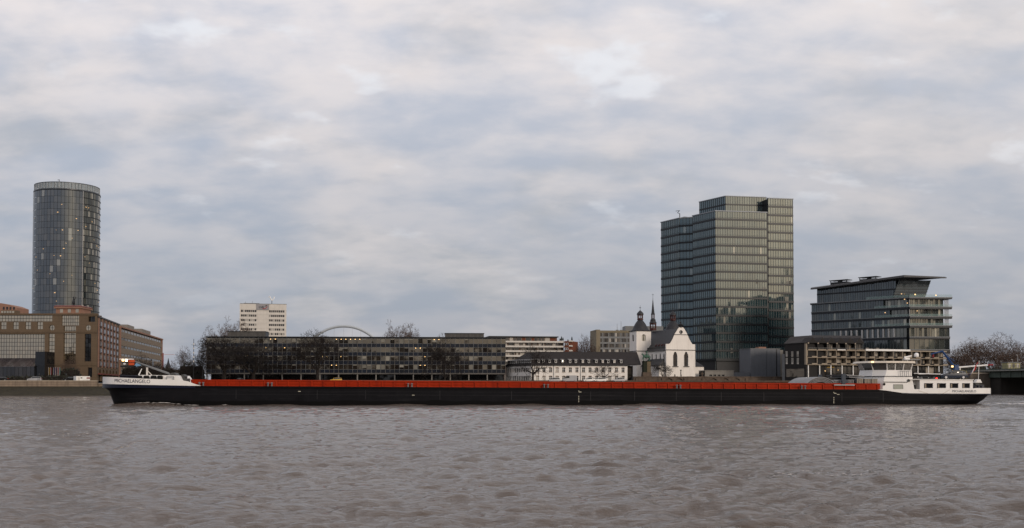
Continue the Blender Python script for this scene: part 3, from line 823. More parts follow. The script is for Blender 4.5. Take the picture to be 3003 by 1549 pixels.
# ---------------------------------------------------------------- long dark office on piers
lh_glass = G('office_glass', (0.006, 0.005, 0.005), (0.022, 0.018, 0.014), 0.19, 0.05, (1.0, .86, .66), 0.016, 0.0)
lh_blue = M('spandrel_blue', (0.014, 0.022, 0.042), .25, .3, .3, spec=.5, rndvar=.5)
blind_m = M('blind_cloth', (0.34, 0.325, 0.285), .8, .08, .8, rndvar=.55)
def pier_office():
    f = face(605, 427, 1483, 435, GZ); root = thing('pier_office', 'long dark office block with blue spandrels raised on slim piers', 'office', f.w(f.L / 2, 0, 0))
    Z = lambda py: f.z(py, 1044); nb = 64; bw = f.L / nb
    H = Z(988.2); z0 = Z(1097.5); sh = (H - .55 - z0 - .55) / 4
    MB(f).box(.2, f.L - .2, .6, 13, z0 + .1, H - .3).build('core', dark_metal, root)
    MB(f).box(-.25, f.L + .25, -.35, 13.2, H - .32, H + .05).build('roof_edge', dark_metal, root)
    MB(f).box(-.1, f.L + .1, -.2, 13.1, z0 - .02, z0 + .5).build('base_beam', M('beam_concrete', (.17, .16, .15), .8, .2, .5, streak=.3), root)
    MB(f).box(.6, f.L - .6, 6, 11, 0, z0).build('ground_floor_glazing', G('lobby_glass', (.008, .008, .009), (.03, .03, .03), .05), root)
    rn = random.Random(3)
    mull = M('mullion', (0.24, 0.225, 0.205), .45, .15, .6, rndvar=.6)
    for i in range(nb + 1):
        xa = min(max(i * bw - .07, 0), f.L - .14)
        pbox('mullion', root, mull if i % 2 == 0 else grey_metal, f, xa, xa + .13, -.16, .06, z0 + .51, H - .34)
    for s in range(4):
        zb = z0 + .52 + s * sh
        pbox('sill_rail', root, grey_metal, f, .05, f.L - .05, -.07, .08, zb + sh * .385, zb + sh * .415)
        pbox('head_rail', root, grey_metal, f, .05, f.L - .05, -.06, .08, zb + sh * .955, zb + sh * .985)
        for i in range(nb):
            xa, xb = i * bw + .075, (i + 1) * bw - .075
            pbox('spandrel', root, lh_blue, f, xa, xb, .06, .14, zb + .03, zb + sh * .38)
            wd = pbox('window', root, lh_glass, f, xa, xb, .10 + rn.uniform(0, .05), .2, zb + sh * .42, zb + sh * .95)
            r = rn.random()
            if r < .13:
                pbox('blind', wd, blind_m, f, xa + .04, xb - .04, .05, .095, zb + sh * (.42 if r < .05 else .95 - .5 * rn.random()), zb + sh * .945)
            elif r < .36: pbox('blind', wd, blind_m, f, xa + .04, xb - .04, .05, .095, zb + sh * .86, zb + sh * .945)
    # lamps burning inside, seen at the window heads
    for (i, s) in [(13, 3), (14, 3), (27, 3), (28, 3), (29, 3), (30, 3), (31, 3), (32, 3), (48, 3), (49, 3), (44, 2), (45, 2), (24, 1), (25, 1), (28, 1), (46, 1), (8, 1), (27, 0), (26, 0), (45, 0), (46, 0), (12, 2), (16, 2)]:
        zb = z0 + .52 + s * sh; xa = (i + .5) * bw
        pbox('ceiling_lamp', root, lamp_warm, f, xa - .16, xa + .16, .02, .08, zb + sh * .86, zb + sh * .91)
    for i in range(17):
        x = min(max(i * bw * 4, .25), f.L - .25)
        pbox('pier', root, concrete, f, x - .22, x + .22, .05, .6, 0, z0 - .025)
        pbox('pier', root, concrete, f, x - .22, x + .22, 12, 12.5, 0, z0 - .025)
    plant = M('plant_cladding', (.12, .115, .11), .7, .25, .8, streak=.5)
    for a, b, py in ((669, 779, 971.5), (1305, 1419, 977)):
        g = Fr(f.w(0, 4, 0), f.a); xa, xb = g.u(a, 980), g.u(b, 980); zt = g.z(py, (a + b) / 2)
        n = int((xb - xa) / 1.5)
        MB(g).box(xa, xb, .1, 8, H - .2, zt - .2).box(xa - .2, xb + .2, -.2, 8.2, zt - .18, zt).build('roof_plant', dark_metal, root)
        for k in range(n):
            w = (xb - xa) / n; pbox('plant_panel', root, plant, g, xa + k * w + .03, xa + (k + 1) * w - .03, 0, .09, H + .08, zt - .22)
    x = f.u(1290, 985); MB(f).tube((x, 8, H), (x, 8, H + 1.9), .08, .05, 5).build('roof_mast', dark_metal, root)
pier_office()

# ---------------------------------------------------------------- the white arch of the arena, far behind
def arena_arch():
    Y = 900; c = P(1008, 985, Y); root = thing('arena_arch', 'pale steel arena arch rising behind the long dark office', 'arch', (c.x, Y, GZ))
    m = MB(); pts = []
    for i in range(41):
        t = -1 + i / 20; px = 1008 + 125 * t
        pts.append(P(px, 957 + 72 * abs(t) ** 2.15, Y))
    for a, b in zip(pts, pts[1:]): m.tube(a, b, 1.15, 1.15, 8)
    m.build('arch_tube', M('arch_paint', (.46, .49, .52), .6, .05), root, smooth=True)
    for px in (955, 980, 1008, 1033, 1058):
        z = P(px, 957 + 72 * abs((px - 1008) / 125) ** 2.15, Y); MB().tube((z.x, Y, GZ), z, .10, .10, 4).build('hanger', pale_metal, root)
    g = P(880, 1030, Y + 40); h = P(1135, 1030, Y + 40)
    MB().box(g.x, h.x, Y + 20, Y + 90, GZ, 26).build('arena_hall', concrete, root)
arena_arch()

# ---------------------------------------------------------------- apartment block with white balconies
flat_glass = G('flat_window', (0.02, 0.02, 0.022), (0.16, 0.14, 0.12), .06, blind=.25, blind_col=(.40, .37, .33))
def apartments():
    f = face(1440, 522, 1655, 528, GZ); root = thing('apartment_block', 'apartment block with long white balconies behind the monastery roof', 'apartments', f.w(f.L / 2, 0, 0))
    U = lambda px: f.u(px, 1010); Z = lambda py: f.z(py, 1560)
    MB(f).box(0, f.L, 1.4, 14, 0, Z(1000)).build('core', M('flat_wall', (.16, .12, .10), .8, .2, .5), root)
    rn = random.Random(8)
    xr = U(1636)
    MB(f).box(0, xr, 2.4, 13, Z(1000), Z(989)).build('top_storey', M('top_wall', (.28, .22, .18), .8, .2), root)
    MB(f).box(-1, xr + .6, 1.2, 14, Z(989) + .003, Z(986)).build('roof_slab', dark_metal, root)
    x = 1.0
    while x < xr - 2:
        w = rn.choice((1.2, 1.6, 2.4))
        pbox('window', root, flat_glass if rn.random() < .8 else brick_red, f, x, x + w, 2.3, 2.39, Z(999.6), Z(990)); x += w + rn.choice((.25, .4, .9))
    pbox('brick_panel', root, brick_red, f, U(1465), U(1472), 2.28, 2.385, Z(1000), Z(989.5))
    pbox('brick_panel', root, brick_red, f, U(1632), xr + .02, 2.28, 2.385, Z(1000), Z(989.5))
    for k in range(6):
        y0 = 1000 + 13.9 * k
        MB(f).box(0, f.L, -.3, 1.4, Z(y0 + 5), Z(y0)).build('balcony', white_conc, root)
        x = .6
        while x < f.L - 2:
            w = rn.choice((1.0, 1.4, 2.2, 2.8))
            pbox('window', root, flat_glass, f, x, x + w, 1.3, 1.39, Z(y0 + 13.6), Z(y0 + 5.6)); x += w + rn.choice((.2, .3, .8))
        for j in range(5):
            pbox('balcony_divider', root, concrete, f, 4 + j * 7.3, 4.2 + j * 7.3, -.1, 1.29, Z(y0 + 13.9) + .02, Z(y0 + 5) - .02)
    g = face(1655.3, 527, 1668, 526, GZ); s = face(1668.2, 526, 1676, 540, GZ)
    MB(g).box(.05, g.L, 0, 12, 0, g.z(1000.5, 1660)).build('brick_end', brick_red, root)
    for k in range(4):
        for a in (.10, .55):
            y0 = 1006 + 13.9 * k
            pbox('window_frame', root, white, g, g.L * a, g.L * (a + .36), -.06, -.003, g.z(y0 + 6.3, 1660), g.z(y0, 1660))
            pbox('window', root, flat_glass, g, g.L * a + .15, g.L * (a + .36) - .15, -.10, -.062, g.z(y0 + 5.8, 1660), g.z(y0 + .6, 1660))
        MB(s).box(.3, s.L, -1.5, 0, s.z(1004 + 13.9 * k, 1672), s.z(1000 + 13.9 * k, 1672)).build('balcony', white_conc, root)
    fir = M('fir_green', (.015, .022, .012), .9, .3, 3)
    for px, h, fl in ((1645, 1.5, 'small dark potted evergreen, leftmost on the apartment roof terrace'), (1649, 2.6, 'tallest dark potted evergreen on the apartment roof terrace'), (1653.5, 2.0, 'dark potted evergreen right of the tallest one on the roof terrace'), (1672.5, 2.4, 'dark potted evergreen at the right end of the apartment roof'), (1661, .9, 'lowest potted evergreen on the brick end of the apartment roof')):
        fr = g if px > 1655 else f
        xx, zz = fr.u(px, 1000), fr.z(1000.2, px)
        pl = thing('potted_fir', fl, 'plant', fr.w(xx, 2, zz), 'evergreens on the roof terrace')
        MB(Fr(fr.w(xx, 2, zz), 0)).lathe([(.22, 0), (.3, .4)], 0, 0, 6).build('pot', concrete, pl)
        MB(Fr(fr.w(xx, 2, zz), 0)).lathe([(.12, .4), (.42, .6), (.36, h * .45), (.22, h * .75), (.02, h)], 0, 0, 7).build('foliage', fir, pl)
apartments()

# ---------------------------------------------------------------- grey grid office behind the church
def grid_office():
    f = face(1749, 540, 1870, 542, GZ); root = thing('grid_office', 'beige office block with a regular window grid left of the church towers', 'office', f.w(f.L / 2, 0, 0))
    U = lambda px: f.u(px, 1000); Z = lambda py: f.z(py, 1800); H = Z(969.5)
    beige = M('beige_stone', (.27, .235, .175), .8, .12, .4, streak=.2); fg = M('frame_grey', (.24, .245, .25), .6, .1)
    MB(f).box(0, f.L, .4, 16, 0, H - .3).build('core', beige, root)
    MB(f).box(-.2, f.L, .1, 16.2, H - .28, H).box(-.1, f.L, .2, .39, Z(975), H - .29).build('roof_edge', beige, root)
    s = face(1731, 556, 1748.9, 540, GZ); MB(s).box(0, s.L, 0, 2, 0, s.z(970.5, 1735)).build('side_wall', beige, root)
    for k in range(7):
        y0 = 976.5 + 16.1 * k
        pbox('sill_band', root, fg, f, .3, f.L, .12, .39, Z(y0 + 15.9), Z(y0 + 10.8))
        for i in range(7):
            a = 1752.5 + 17.7 * i
            pbox('window_post', root, fg, f, U(a - 3.6), U(a - .8), .15, .385, Z(y0 + 10.7), Z(y0))
            for j in range(3): pbox('window', root, flat_glass, f, U(a - .6 + j * 4.7), U(a + 3.6 + j * 4.7), .28, .36, Z(y0 + 10.5), Z(y0 + .1))
    g = Fr(f.w(0, 6, 0), f.a)
    MB(g).box(g.u(1834, 960), g.u(1945, 960), 0, 8, H - .2, g.z(956.5, 1880)).build('roof_plant', grey_metal, root)
    for px, py in ((1815.5, 948), (1827, 940)):
        x = f.u(px, 960); MB(f).tube((x, 5, H), (x, 5, Z(py)), .12, .06, 5).box(x - .7, x + .7, 4.6, 5.4, H, Z(966)).build('roof_mast', grey_metal, root)
grid_office()

# ---------------------------------------------------------------- the white monastery
mon_glass = G('monastery_window', (0.015, 0.017, 0.018), (0.10, 0.085, 0.07), .06, blind=.2, blind_col=(.42, .38, .33))
def monastery():
    f = face(1558, 423, 1840, 428, GZ); root = thing('monastery', 'long white monastery with dormered dark roof left of the church', 'building', f.w(f.L / 2, 0, 0))
    U = lambda px: f.u(px, 1090); Z = lambda py: f.z(py, 1700); he = Z(1072.5)
    holes = []; wins = []
    cols = [1576 + 19.31 * i for i in range(14)]
    for px in cols:
        for y0, y1 in ((1078.5, 1091.3), (1103, 1116)):
            x = U(px); h = arch(x, 1.22, Z(y1), Z(y0), 3, False)
            h = [(x - .62, Z(y1)), (x + .62, Z(y1)), (x + .62, Z(y0) - .18), (x + .3, Z(y0) - .03), (x, Z(y0)), (x - .3, Z(y0) - .03), (x - .62, Z(y0) - .18)]
            holes.append(h); wins.append((x, Z(y1), Z(y0)))
    MB(f).wall(rect(0, f.L, 0, he), holes, 0, .32).build('front_wall', render_white, root)
    fs = M('window_surround', (.40, .32, .27), .8, .1)
    for x, a, b in wins:
        w = pbox('window', root, mon_glass, f, x - .62, x + .62, .30, .38, a, b)
        fr = MB(f); fr.box(x - .05, x + .05, .22, .297, a, b - .05).box(x - .6, x + .6, .23, .296, a + (b - a) * .62, a + (b - a) * .62 + .09).box(x - .6, x - .52, .225, .298, a, b - .2).box(x + .52, x + .6, .225, .298, a, b - .2).build('window_frame', white, w)
        pbox('sill', w, fs, f, x - .75, x + .75, -.1, -.004, a - .16, a - .01)
        q = [(x - .78, b - .22), (x - .62, b - .18), (x - .3, b - .03), (x, b), (x + .3, b - .03), (x + .62, b - .18), (x + .78, b - .22), (x + .78, b - .04), (x + .36, b + .13), (x, b + .17), (x - .36, b + .13), (x - .78, b - .04)]
        MB(f).prism(q, -.05, -.004, 'y').build('window_head', fs, w)
    for px in (1623.5, 1702):
        x = U(px); MB(f).tube((x, -.14, 0), (x, -.14, he), .09, .09, 6).build('drainpipe', grey_metal, root)
    MB(f).box(-.3, f.L + .2, -.55, .0, he + .003, he + .35).build('gutter', dark_metal, root)
    # left wing, going back from the corner
    g = face(1484, 440, 1557.8, 423.2, GZ)
    gz = lambda py, px: g.z(py, px); hl = gz(1077, 1500) * .5 + he * .5
    hol = []; wn = []
    for i in range(13):
        px = 1489.5 + 5.55 * i - (0.02 * i * i)
        x = g.u(px, 1095)
        for z0, z1 in ((Z(1091.5), Z(1079)), (Z(1115.5), Z(1103))):
            hol.append(rect(x - .58, x + .58, z0, z1)); wn.append((x, z0, z1))
    MB(g).wall(rect(0, g.L, 0, he), hol, 0, .32).build('side_wall', render_white, root)
    for x, a, b in wn: pbox('window', root, mon_glass, g, x - .58, x + .58, .3, .36, a, b)
    MB(g).box(-.2, g.L + .2, -.5, 0, he + .005, he + .34).build('gutter', dark_metal, root)
    MB(f).box(3, f.L, .9, 11, 0, he - .1).build('core', dark_metal, root)
    MB(g).box(.5, g.L - .6, .9, 11, 0, he - .15).build('core', dark_metal, root)
    # roofs
    zr = f.z(1031.5, 1700) * 1.012; dpt = 6.2
    r = MB(f); zl = he + .36
    A = f.w(0, 0, 0)
    r.add([(-.2, -.45, zl), (f.L + 5.5, -.45, zl), (f.L + 5.5, dpt, zr), (2.6, dpt, zr), (f.L + 5.5, 12.6, zl), (-.2, 12.6, zl)], [(0, 1, 2, 3), (3, 2, 4, 5), (1, 4, 2)])
    r.build('roof', roof_tile, root)
    r = MB(g); r.add([(-.2, -.45, zl), (g.L + .1, -.45, zl), (g.L - 3.0, dpt, zr - .05), (6.5, dpt, zr - .05), (-.2, 12, zl)], [(0, 1, 2, 3), (3, 2, 4), (0, 3, 4)])
    r.build('roof', roof_tile, root)
    # dormers: cheeks, a pale shed roof, a window
    slope = dpt / (zr - zl)
    lead = M('dormer_lead', (.30, .29, .29), .5, .1)
    def dormer(fr, x, w, zb, h, nm):
        y = (zb - zl) * slope - .45
        d = MB(fr); d.box(x - w / 2, x + w / 2, y - .12, y + 2.2, zb, zb + h).build(nm, roof_tile, root)
        o = bpy.data.objects[-1] if False else None
        MB(fr).hull([(x - w / 2 - .15, y - .35, zb + h), (x + w / 2 + .15, y - .35, zb + h), (x + w / 2 + .15, y + 2.6, zb + h + .30), (x - w / 2 - .15, y + 2.6, zb + h + .30)],
                    [(x - w / 2 - .15, y - .35, zb + h + .12), (x + w / 2 + .15, y - .35, zb + h + .12), (x + w / 2 + .15, y + 2.6, zb + h + .42), (x - w / 2 - .15, y + 2.6, zb + h + .42)]).build('dormer_roof', lead, root)
        pbox('dormer_frame', root, white, fr, x - w * .36, x + w * .36, y - .17, y - .124, zb + .15, zb + h - .08)
        pbox('dormer_window', root, mon_glass, fr, x - w * .26, x + w * .26, y - .2, y - .172, zb + .3, zb + h - .2)
    for px in (1580, 1594, 1612, 1630, 1650, 1672, 1689, 1709.5, 1727, 1749, 1768, 1784, 1802, 1822):
        dormer(f, f.u(px, 1062), 1.15, he + .95, 1.35, 'dormer')
    for i in range(12): dormer(g, g.u(1490 + 5.9 * i, 1060), 1.3, he + .95, 1.3, 'dormer')
    pbox('lit_pane', root, lamp_white, f, f.u(1649, 1060), f.u(1651, 1060), -.14, -.08, Z(1061), Z(1057.5))
    x = f.u(1640, 1028); MB(f).tube((x, dpt, zr), (x + .5, dpt, zr + 1.1), .1, .06, 5).build('roof_vent', dark_metal, root)
    # dark recessed link to the church tower
    k = face(1840.5, 431, 1856, 432, GZ)
    MB(k).box(0, k.L, 0, 8, 0, he).build('link_wall', M('link_wall', (.09, .075, .065), .9, .3), root)
    pbox('link_window', root, window_dark, k, .4, k.L - .4, -.06, -.004, he - 4.2, he - 1.6)
    pbox('link_door', root, window_dark, k, .3, k.L - .3, -.06, -.004, .5, 3.2)
monastery()

# ---------------------------------------------------------------- the church
ch_glass = G('lead_glass', (0.03, 0.033, 0.036), (0.06, 0.06, 0.06), .05, .15)
oxred = M('oxblood_paint', (.085, .022, .020), .6, .2)
string_m = M('string_course', (.045, .045, .05), .7, .2)
def church():
    f = Fr(P(1953.8, 1090, 440), R(19), 12.6); f.o.z = TZ
    root = thing('church', 'white church with steep slate roof, stepped gable and two domed towers', 'church', f.w(6, 10, 0))
    Z = lambda py: f.z(py, 1997)
    W = f.u(2039, 1060)
    gx = lambda px: f.u(px, 1040)
    def R5(x, y): px = 1840 + x / 4.746; py = 860 + y / 4.746; u, z = f.uz(px, py); return u, z
    sh = R5(540, 706)[1]; zst = R5(745, 792)[1]; zcol = R5(745, 578)[1]; ztop = R5(745, 476)[1]
    xm = R5(745, 540)[0]
    def X(x, y): return R5(x, y)[0]
    outer = [(0, 0), (W, 0), (W, sh), (X(907, 705), sh), (X(890, 690), R5(890, 690)[1]), (X(862, 640), R5(862, 640)[1]), (X(838, 585), zcol - .1), (X(836, 576), zcol + .1), (X(795, 500), R5(795, 500)[1]), (X(775, 477), ztop), (X(718, 477), ztop), (X(700, 500), R5(700, 500)[1]), (X(655, 576), zcol + .1), (X(652, 585), zcol - .1), (X(628, 640), R5(628, 640)[1]), (X(598, 690), R5(598, 690)[1]), (X(580, 705), sh), (0, sh)]
    holes = [arch(X(666, 900), 1.95, R5(666, 1016)[1], R5(666, 815)[1], 8), arch(X(818, 900), 1.95, R5(818, 1016)[1], R5(818, 815)[1], 8),
             circ(X(745, 540), R5(745, 540)[1], .58, 14), rect(X(737, 1100), X(750, 1100), R5(744, 1148)[1], R5(744, 1076)[1])]
    MB(f).wall(outer, holes, 0, .55).build('gable_wall', render_white, root)
    n_ = len(outer)
    back = MB(f); back.add([(p[0], .003, p[1]) for p in outer] + [(p[0], .75, p[1]) for p in outer], [(i, (i + 1) % n_, n_ + (i + 1) % n_, n_ + i) for i in range(n_)]); back.build('gable_thickness', render_white, root)
    # a dark core so that the openings have something behind them
    MB(f).box(.3, W - .3, .8, 24, 0, sh - 1).build('core', dark_metal, root)
    # coping along the gable's edges
    for side in (outer[3:10], outer[10:17]):
        cp = MB(f)
        for a, b in zip(side, side[1:]): cp.tube((a[0], .3, a[1] + .1), (b[0], .3, b[1] + .1), .26, .26, 4)
        cp.build('gable_coping', string_m, root)
    for a in (0, 1):
        h = holes[a]; xc = X(666 if a == 0 else 818, 900); zb, zt = h[0][1], max(p[1] for p in h)
        w = MB(f).prism(h, .42, .5, 'y').build('lancet_window', ch_glass, root)
        tr = MB(f); tr.box(xc - .07, xc + .07, .3, .415, zb, zt - .5)
        for i in range(6): tr.box(xc - .95, xc + .95, .34, .416, zb + i * (zt - zb - 1.2) / 6, zb + i * (zt - zb - 1.2) / 6 + .05)
        tr.path([(xc - .9, .37, zt - 1.65), (xc - .45, .37, zt - .95), (xc, .37, zt - 1.5), (xc + .45, .37, zt - .95), (xc + .9, .37, zt - 1.65)], .07, 4)
        tr.build('tracery', old_stone, w)
        MB(f).prism([(xc - 1.35, -.28), (xc + 1.35, -.28), (xc + 1.15, .5), (xc - 1.15, .5)], zb - .35, zb - .004).build('sill', M('lead_sill', (.16, .155, .15), .7, .2), w)
    ro = MB(f).prism(circ(xm, R5(745, 540)[1], .58), .3, .4, 'y').build('round_window', string_m, root)
    MB(f).lathe([(.0, 0), (.01, 0)], 0, 0, 3)
    rg = MB(f); c2 = R5(745, 540)[1]
    for i in range(16):
        a, b = 2 * math.pi * i / 16, 2 * math.pi * (i + 1) / 16
        rg.tube((xm + .62 * math.cos(a), -.02, c2 + .62 * math.sin(a)), (xm + .62 * math.cos(b), -.02, c2 + .62 * math.sin(b)), .16, .16, 5)
    rg.build('round_frame', string_m, ro); MB(f).prism(circ(xm, c2, .2, 8), .22, .3, 'y').build('pane', white, ro)
    pbox('slit_window', root, ch_glass, f, X(737, 1100), X(750, 1100), .4, .46, R5(744, 1148)[1], R5(744, 1076)[1])
    pbox('slit_head', root, string_m, f, X(730, 1070), X(758, 1070), -.08, -.004, R5(744, 1076)[1], R5(744, 1068)[1])
    for x0 in (660, 745): pbox('wall_stone', root, string_m, f, X(x0 - 6, 1140), X(x0 + 6, 1140), -.12, -.004, R5(x0, 1160)[1], R5(x0, 1130)[1])
    pbox('string_course', root, string_m, f, -.12, W + .12, -.14, -.004, zst - .12, zst + .14)
    pbox('string_course', root, string_m, f, X(645, 578), X(845, 578), -.16, -.005, zcol - .1, zcol + .12)
    # finial
    zt = ztop; fn = MB(f); fn.lathe([(.75, zt), (.9, zt + .25), (.45, zt + .5), (.7, zt + .95), (.85, zt + 1.3), (.35, zt + 1.55), (.3, zt + 2.0), (.45, zt + 2.25), (.08, zt + 2.5)], xm, .35, 8)
    for s in (-1, 1): fn.lathe([(.1, zt + .6), (.4, zt + .8), (.42, zt + 1.1), (.1, zt + 1.35)], xm + s * .85, .35, 6)
    fn.build('finial', string_m, root, smooth=True)
    # nave: flank, roof
    ze = zst - .1; LN = 32.0
    zr = R5(712, 488)[1]
    fl = Fr(f.w(0, LN, 0), f.a - R(90), LN)           # x runs from the far end to the front corner, outside is -x of the church
    lw = []; hol = []
    for y in (2.0, 5.4, 9.2, 13.0, 16.2):
        h = arch(LN - y, 1.25, ze - 5.4, ze - 1.1, 6); hol.append(h)
    MB(fl).wall(rect(0, LN - .02, 0, ze), hol, 0, .4).build('flank_wall', render_white, root)
    for h in hol: MB(fl).prism(h, .3, .38, 'y').build('flank_window', ch_glass, root)
    r = MB(f)
    q = [(-.55, ze - .05), (W * .22, ze + (zr - ze) * .40), (xm, zr), (W * .78, ze + (zr - ze) * .40), (W + .55, ze - .05)]
    q = [(-.62, ze - .1), (.5, ze + 1.1), (xm, zr), (W - .5, ze + 1.1), (W + .62, ze - .1)]
    r.prism(q, .78, LN, 'y').build('nave_roof', slate, root)
    for y in (3.5, 6, 8.8, 11.6):
        d = MB(f); k = (1.9) / 6
        x0 = .5 + (xm - .5) * .13; z0 = ze + 1.1 + (zr - ze - 1.1) * .13
        d.hull([(x0 - .5, y - .3, z0 - .35), (x0 - .5, y + .3, z0 - .35), (x0 + .5, y + .3, z0 + .5), (x0 + .5, y - .3, z0 + .5)], [(x0 - .55, y, z0 + .3), (x0 - .55, y + .02, z0 + .3), (x0 + .5, y + .02, z0 + .8), (x0 + .5, y, z0 + .8)]).build('roof_vent', oxred, root)
    # aisle in front of the flank
    za0 = f.sub(-2.5, 3).z(1072, 1925); za1 = f.sub(0, 3).z(1052, 1940)
    fa = Fr(f.w(-2.6, 18.5, 0), f.a - R(90), 17)
    hd = arch(1.7, 1.3, .1, 5.3, 6)
    MB(fa).wall(rect(0, 17, 0, za0), [hd], 0, .5).build('aisle_wall', render_white, root)
    MB(fa).prism(hd, .35, .42, 'y').build('aisle_door', ch_glass, root)
    MB(f).box(-2.58, -.01, 1.5, 1.52, 0, za0).box(-2.58, -.01, 18.48, 18.5, 0, za0).build('aisle_end', render_white, root)
    MB(f).add([(-3.0, 1.2, za0 - .1), (-3.0, 18.9, za0 - .1), (.0, 16.5, za1), (.0, 1.6, za1), (.0, 18.9, za0 - .1), (0, 1.2, za0 - .1)], [(0, 1, 2, 3), (1, 4, 2), (0, 3, 5)]).build('aisle_roof', slate, root)
    # right annex
    an = Fr(f.w(W + .05, 5.5, 0), f.a); xa = an.u(2064, 1085); zt = an.z(1074, 2050)
    MB(an).box(0, xa, 0, 12, 0, zt - .25).build('annex_wall', render_white, root)
    MB(an).hull([(-.05, -.3, zt - .24), (xa + .3, -.3, zt - .24), (xa + .3, 12, zt - .24), (-.05, 12, zt - .24)], [(-.05, 0, an.z(1054, 2045)), (xa * .45, 3, an.z(1053, 2050)), (xa * .45, 10, an.z(1053, 2050)), (-.05, 12, an.z(1053, 2050))]).build('annex_roof', slate, root)
    # two towers
    def tower(x0, x1, y0, y1, lab):
        t = Fr(f.w(x0, y0, 0), f.a, x1 - x0); w = x1 - x0
        z_e = tower_e; z_s = tower_s
        h1 = arch(w * .50, 1.9, z_s + 4.3, z_s + 7.2, 8, False); 
        part = MB(t).wall(rect(0, w, 0, z_e), [h1], 0, .5).build('tower_wall', render_white, root)
        MB(t).prism(h1, .42, .48, 'y').build('tower_window', window_dark, part)
        MB(t).box(w * .5 - .08, w * .5 + .08, .2, .4, z_s + 4.3, z_s + 7.1).build('window_post', string_m, part)
        tl = Fr(t.w(0, y1 - y0, 0), t.a - R(90), y1 - y0); L = tl.L
        h2 = arch(L * .5, 1.7, z_s + 4.3, z_s + 7.2, 8, False); h3 = arch(L * .5, 1.6, z_s - 5.2, z_s - 1.0, 8, False)
        MB(tl).wall(rect(0, L - .02, 0, z_e), [h2, h3], 0, .5).build('tower_side_wall', render_white, part)
        MB(tl).prism(h2, .4, .46, 'y').build('tower_window', window_dark, part); MB(tl).prism(h3, .4, .46, 'y').build('tower_window', ch_glass, part)
        MB(t).box(.5, w, .8, y1 - y0, 0, z_e - .1).build('tower_core', render_white, part)
        MB(t).box(-.14, w + .14, -.14, y1 - y0 + .1, z_s - .13, z_s + .15).build('string_course', string_m, part)
        MB(t).box(-.3, w + .3, -.3, y1 - y0 + .3, z_e, z_e + .3).build('eaves', string_m, part)
        cx, cy = w / 2, (y1 - y0) / 2; k = w * .5 * 1.38
        dm = MB(t); hb = lan0 - z_e - .3
        prof = [(k * 1.03, z_e + .3), (k * .95, z_e + .3 + hb * .10), (k * .86, z_e + .3 + hb * .28), (k * .77, z_e + .3 + hb * .45), (k * .62, z_e + .3 + hb * .65), (k * .42, z_e + .3 + hb * .84), (k * .26, lan0)]
        # square at the eaves, round above
        n = 16; vv = []; ff = []
        for j, (rr, zz) in enumerate(prof):
            tt = min(1, j / 2.5)
            for i in range(n):
                a = 2 * math.pi * (i + .5) / n; cxs, sn = math.cos(a), math.sin(a)
                sq = 1 / max(abs(cxs), abs(sn)) / 1.414
                rad = rr * ((1 - tt) * sq * 1.0 + tt * .74 * 1.0)
                vv.append((cx + rad * cxs, cy + rad * sn, zz))
        for j in range(len(prof) - 1):
            for i in range(n): ff.append((j * n + i, j * n + (i + 1) % n, (j + 1) * n + (i + 1) % n, (j + 1) * n + i))
        dm.add(vv, ff); dm.build('dome', slate, root, smooth=True)
        rl = 1.06
        ln = MB(t)
        for i in range(8):
            a = 2 * math.pi * (i + .5) / 8; ln.tube((cx + rl * math.cos(a), cy + rl * math.sin(a), lan0 - .1), (cx + rl * math.cos(a), cy + rl * math.sin(a), lan1), .17, .17, 4)
        ln.lathe([(1.35, lan0 - .15), (1.35, lan0 + .15)], cx, cy, 8, 0, R(22.5)).lathe([(1.2, lan0 + .15), (1.2, lan0 + .6)], cx, cy, 8, 0, R(22.5)).lathe([(1.3, lan1 - .35), (1.3, lan1)], cx, cy, 8, 0, R(22.5))
        lo = ln.build('lantern', oxred, root)
        h = lan2 - lan1
        MB(t).lathe([(1.55, lan1), (1.5, lan1 + h * .12), (1.4, lan1 + h * .3), (1.0, lan1 + h * .55), (.5, lan1 + h * .78), (.16, lan1 + h * .95), (.1, lan2)], cx, cy, 10).build('lantern_cap', slate, lo, smooth=True)
        MB(t).tube((cx, cy, lan2), (cx, cy, crs), .08, .05, 5).lathe([(.05, lan2 + .7), (.22, lan2 + .9), (.05, lan2 + 1.1)], cx, cy, 6).box(cx - .5, cx + .5, cy - .05, cy + .05, crs - .95, crs - .82).build('cross', string_m, lo)
    tf = f.sub(-4.8, 18); q = lambda y: tf.z(860 + y / 4.746, 1880)
    tower_e, tower_s = q(528), q(806)
    t2 = f.sub(-1.4, 21.4); q2 = lambda y: t2.z(860 + y / 4.746, 1880)
    lan0, lan1, lan2, crs = q2(368), q2(300), q2(236), q2(172)
    tower(-4.8, 2.06, 18, 24.8, 0); tower(10.9, 17.7, 18, 24.8, 1)
    # ridge turret
    s = Fr(f.w(xm, 25.7, 0), f.a); q3 = lambda y: s.z(860 + y / 4.746, 1912); px2m = 1 / 4.746 * 466 / FPX
    b = MB(s); rb = 46 * px2m
    for i in range(8):
        a = 2 * math.pi * (i + .5) / 8; b.tube((rb * math.cos(a) * .92, rb * math.sin(a) * .92, q3(500)), (rb * math.cos(a) * .92, rb * math.sin(a) * .92, q3(418)), .16, .16, 4)
    b.lathe([(rb, q3(520)), (rb, q3(488))], 0, 0, 8, 0, R(22.5)).lathe([(rb, q3(436)), (rb, q3(418))], 0, 0, 8, 0, R(22.5))
    tb = b.build('ridge_turret', oxred, root)
    MB(s).lathe([(rb * 1.2, q3(418)), (rb * 1.05, q3(408)), (rb * .8, q3(385)), (rb * .84, q3(375)), (rb * .5, q3(350))], 0, 0, 8, 0, R(22.5)).build('turret_skirt', slate, tb)
    b = MB(s); r2 = 21 * px2m
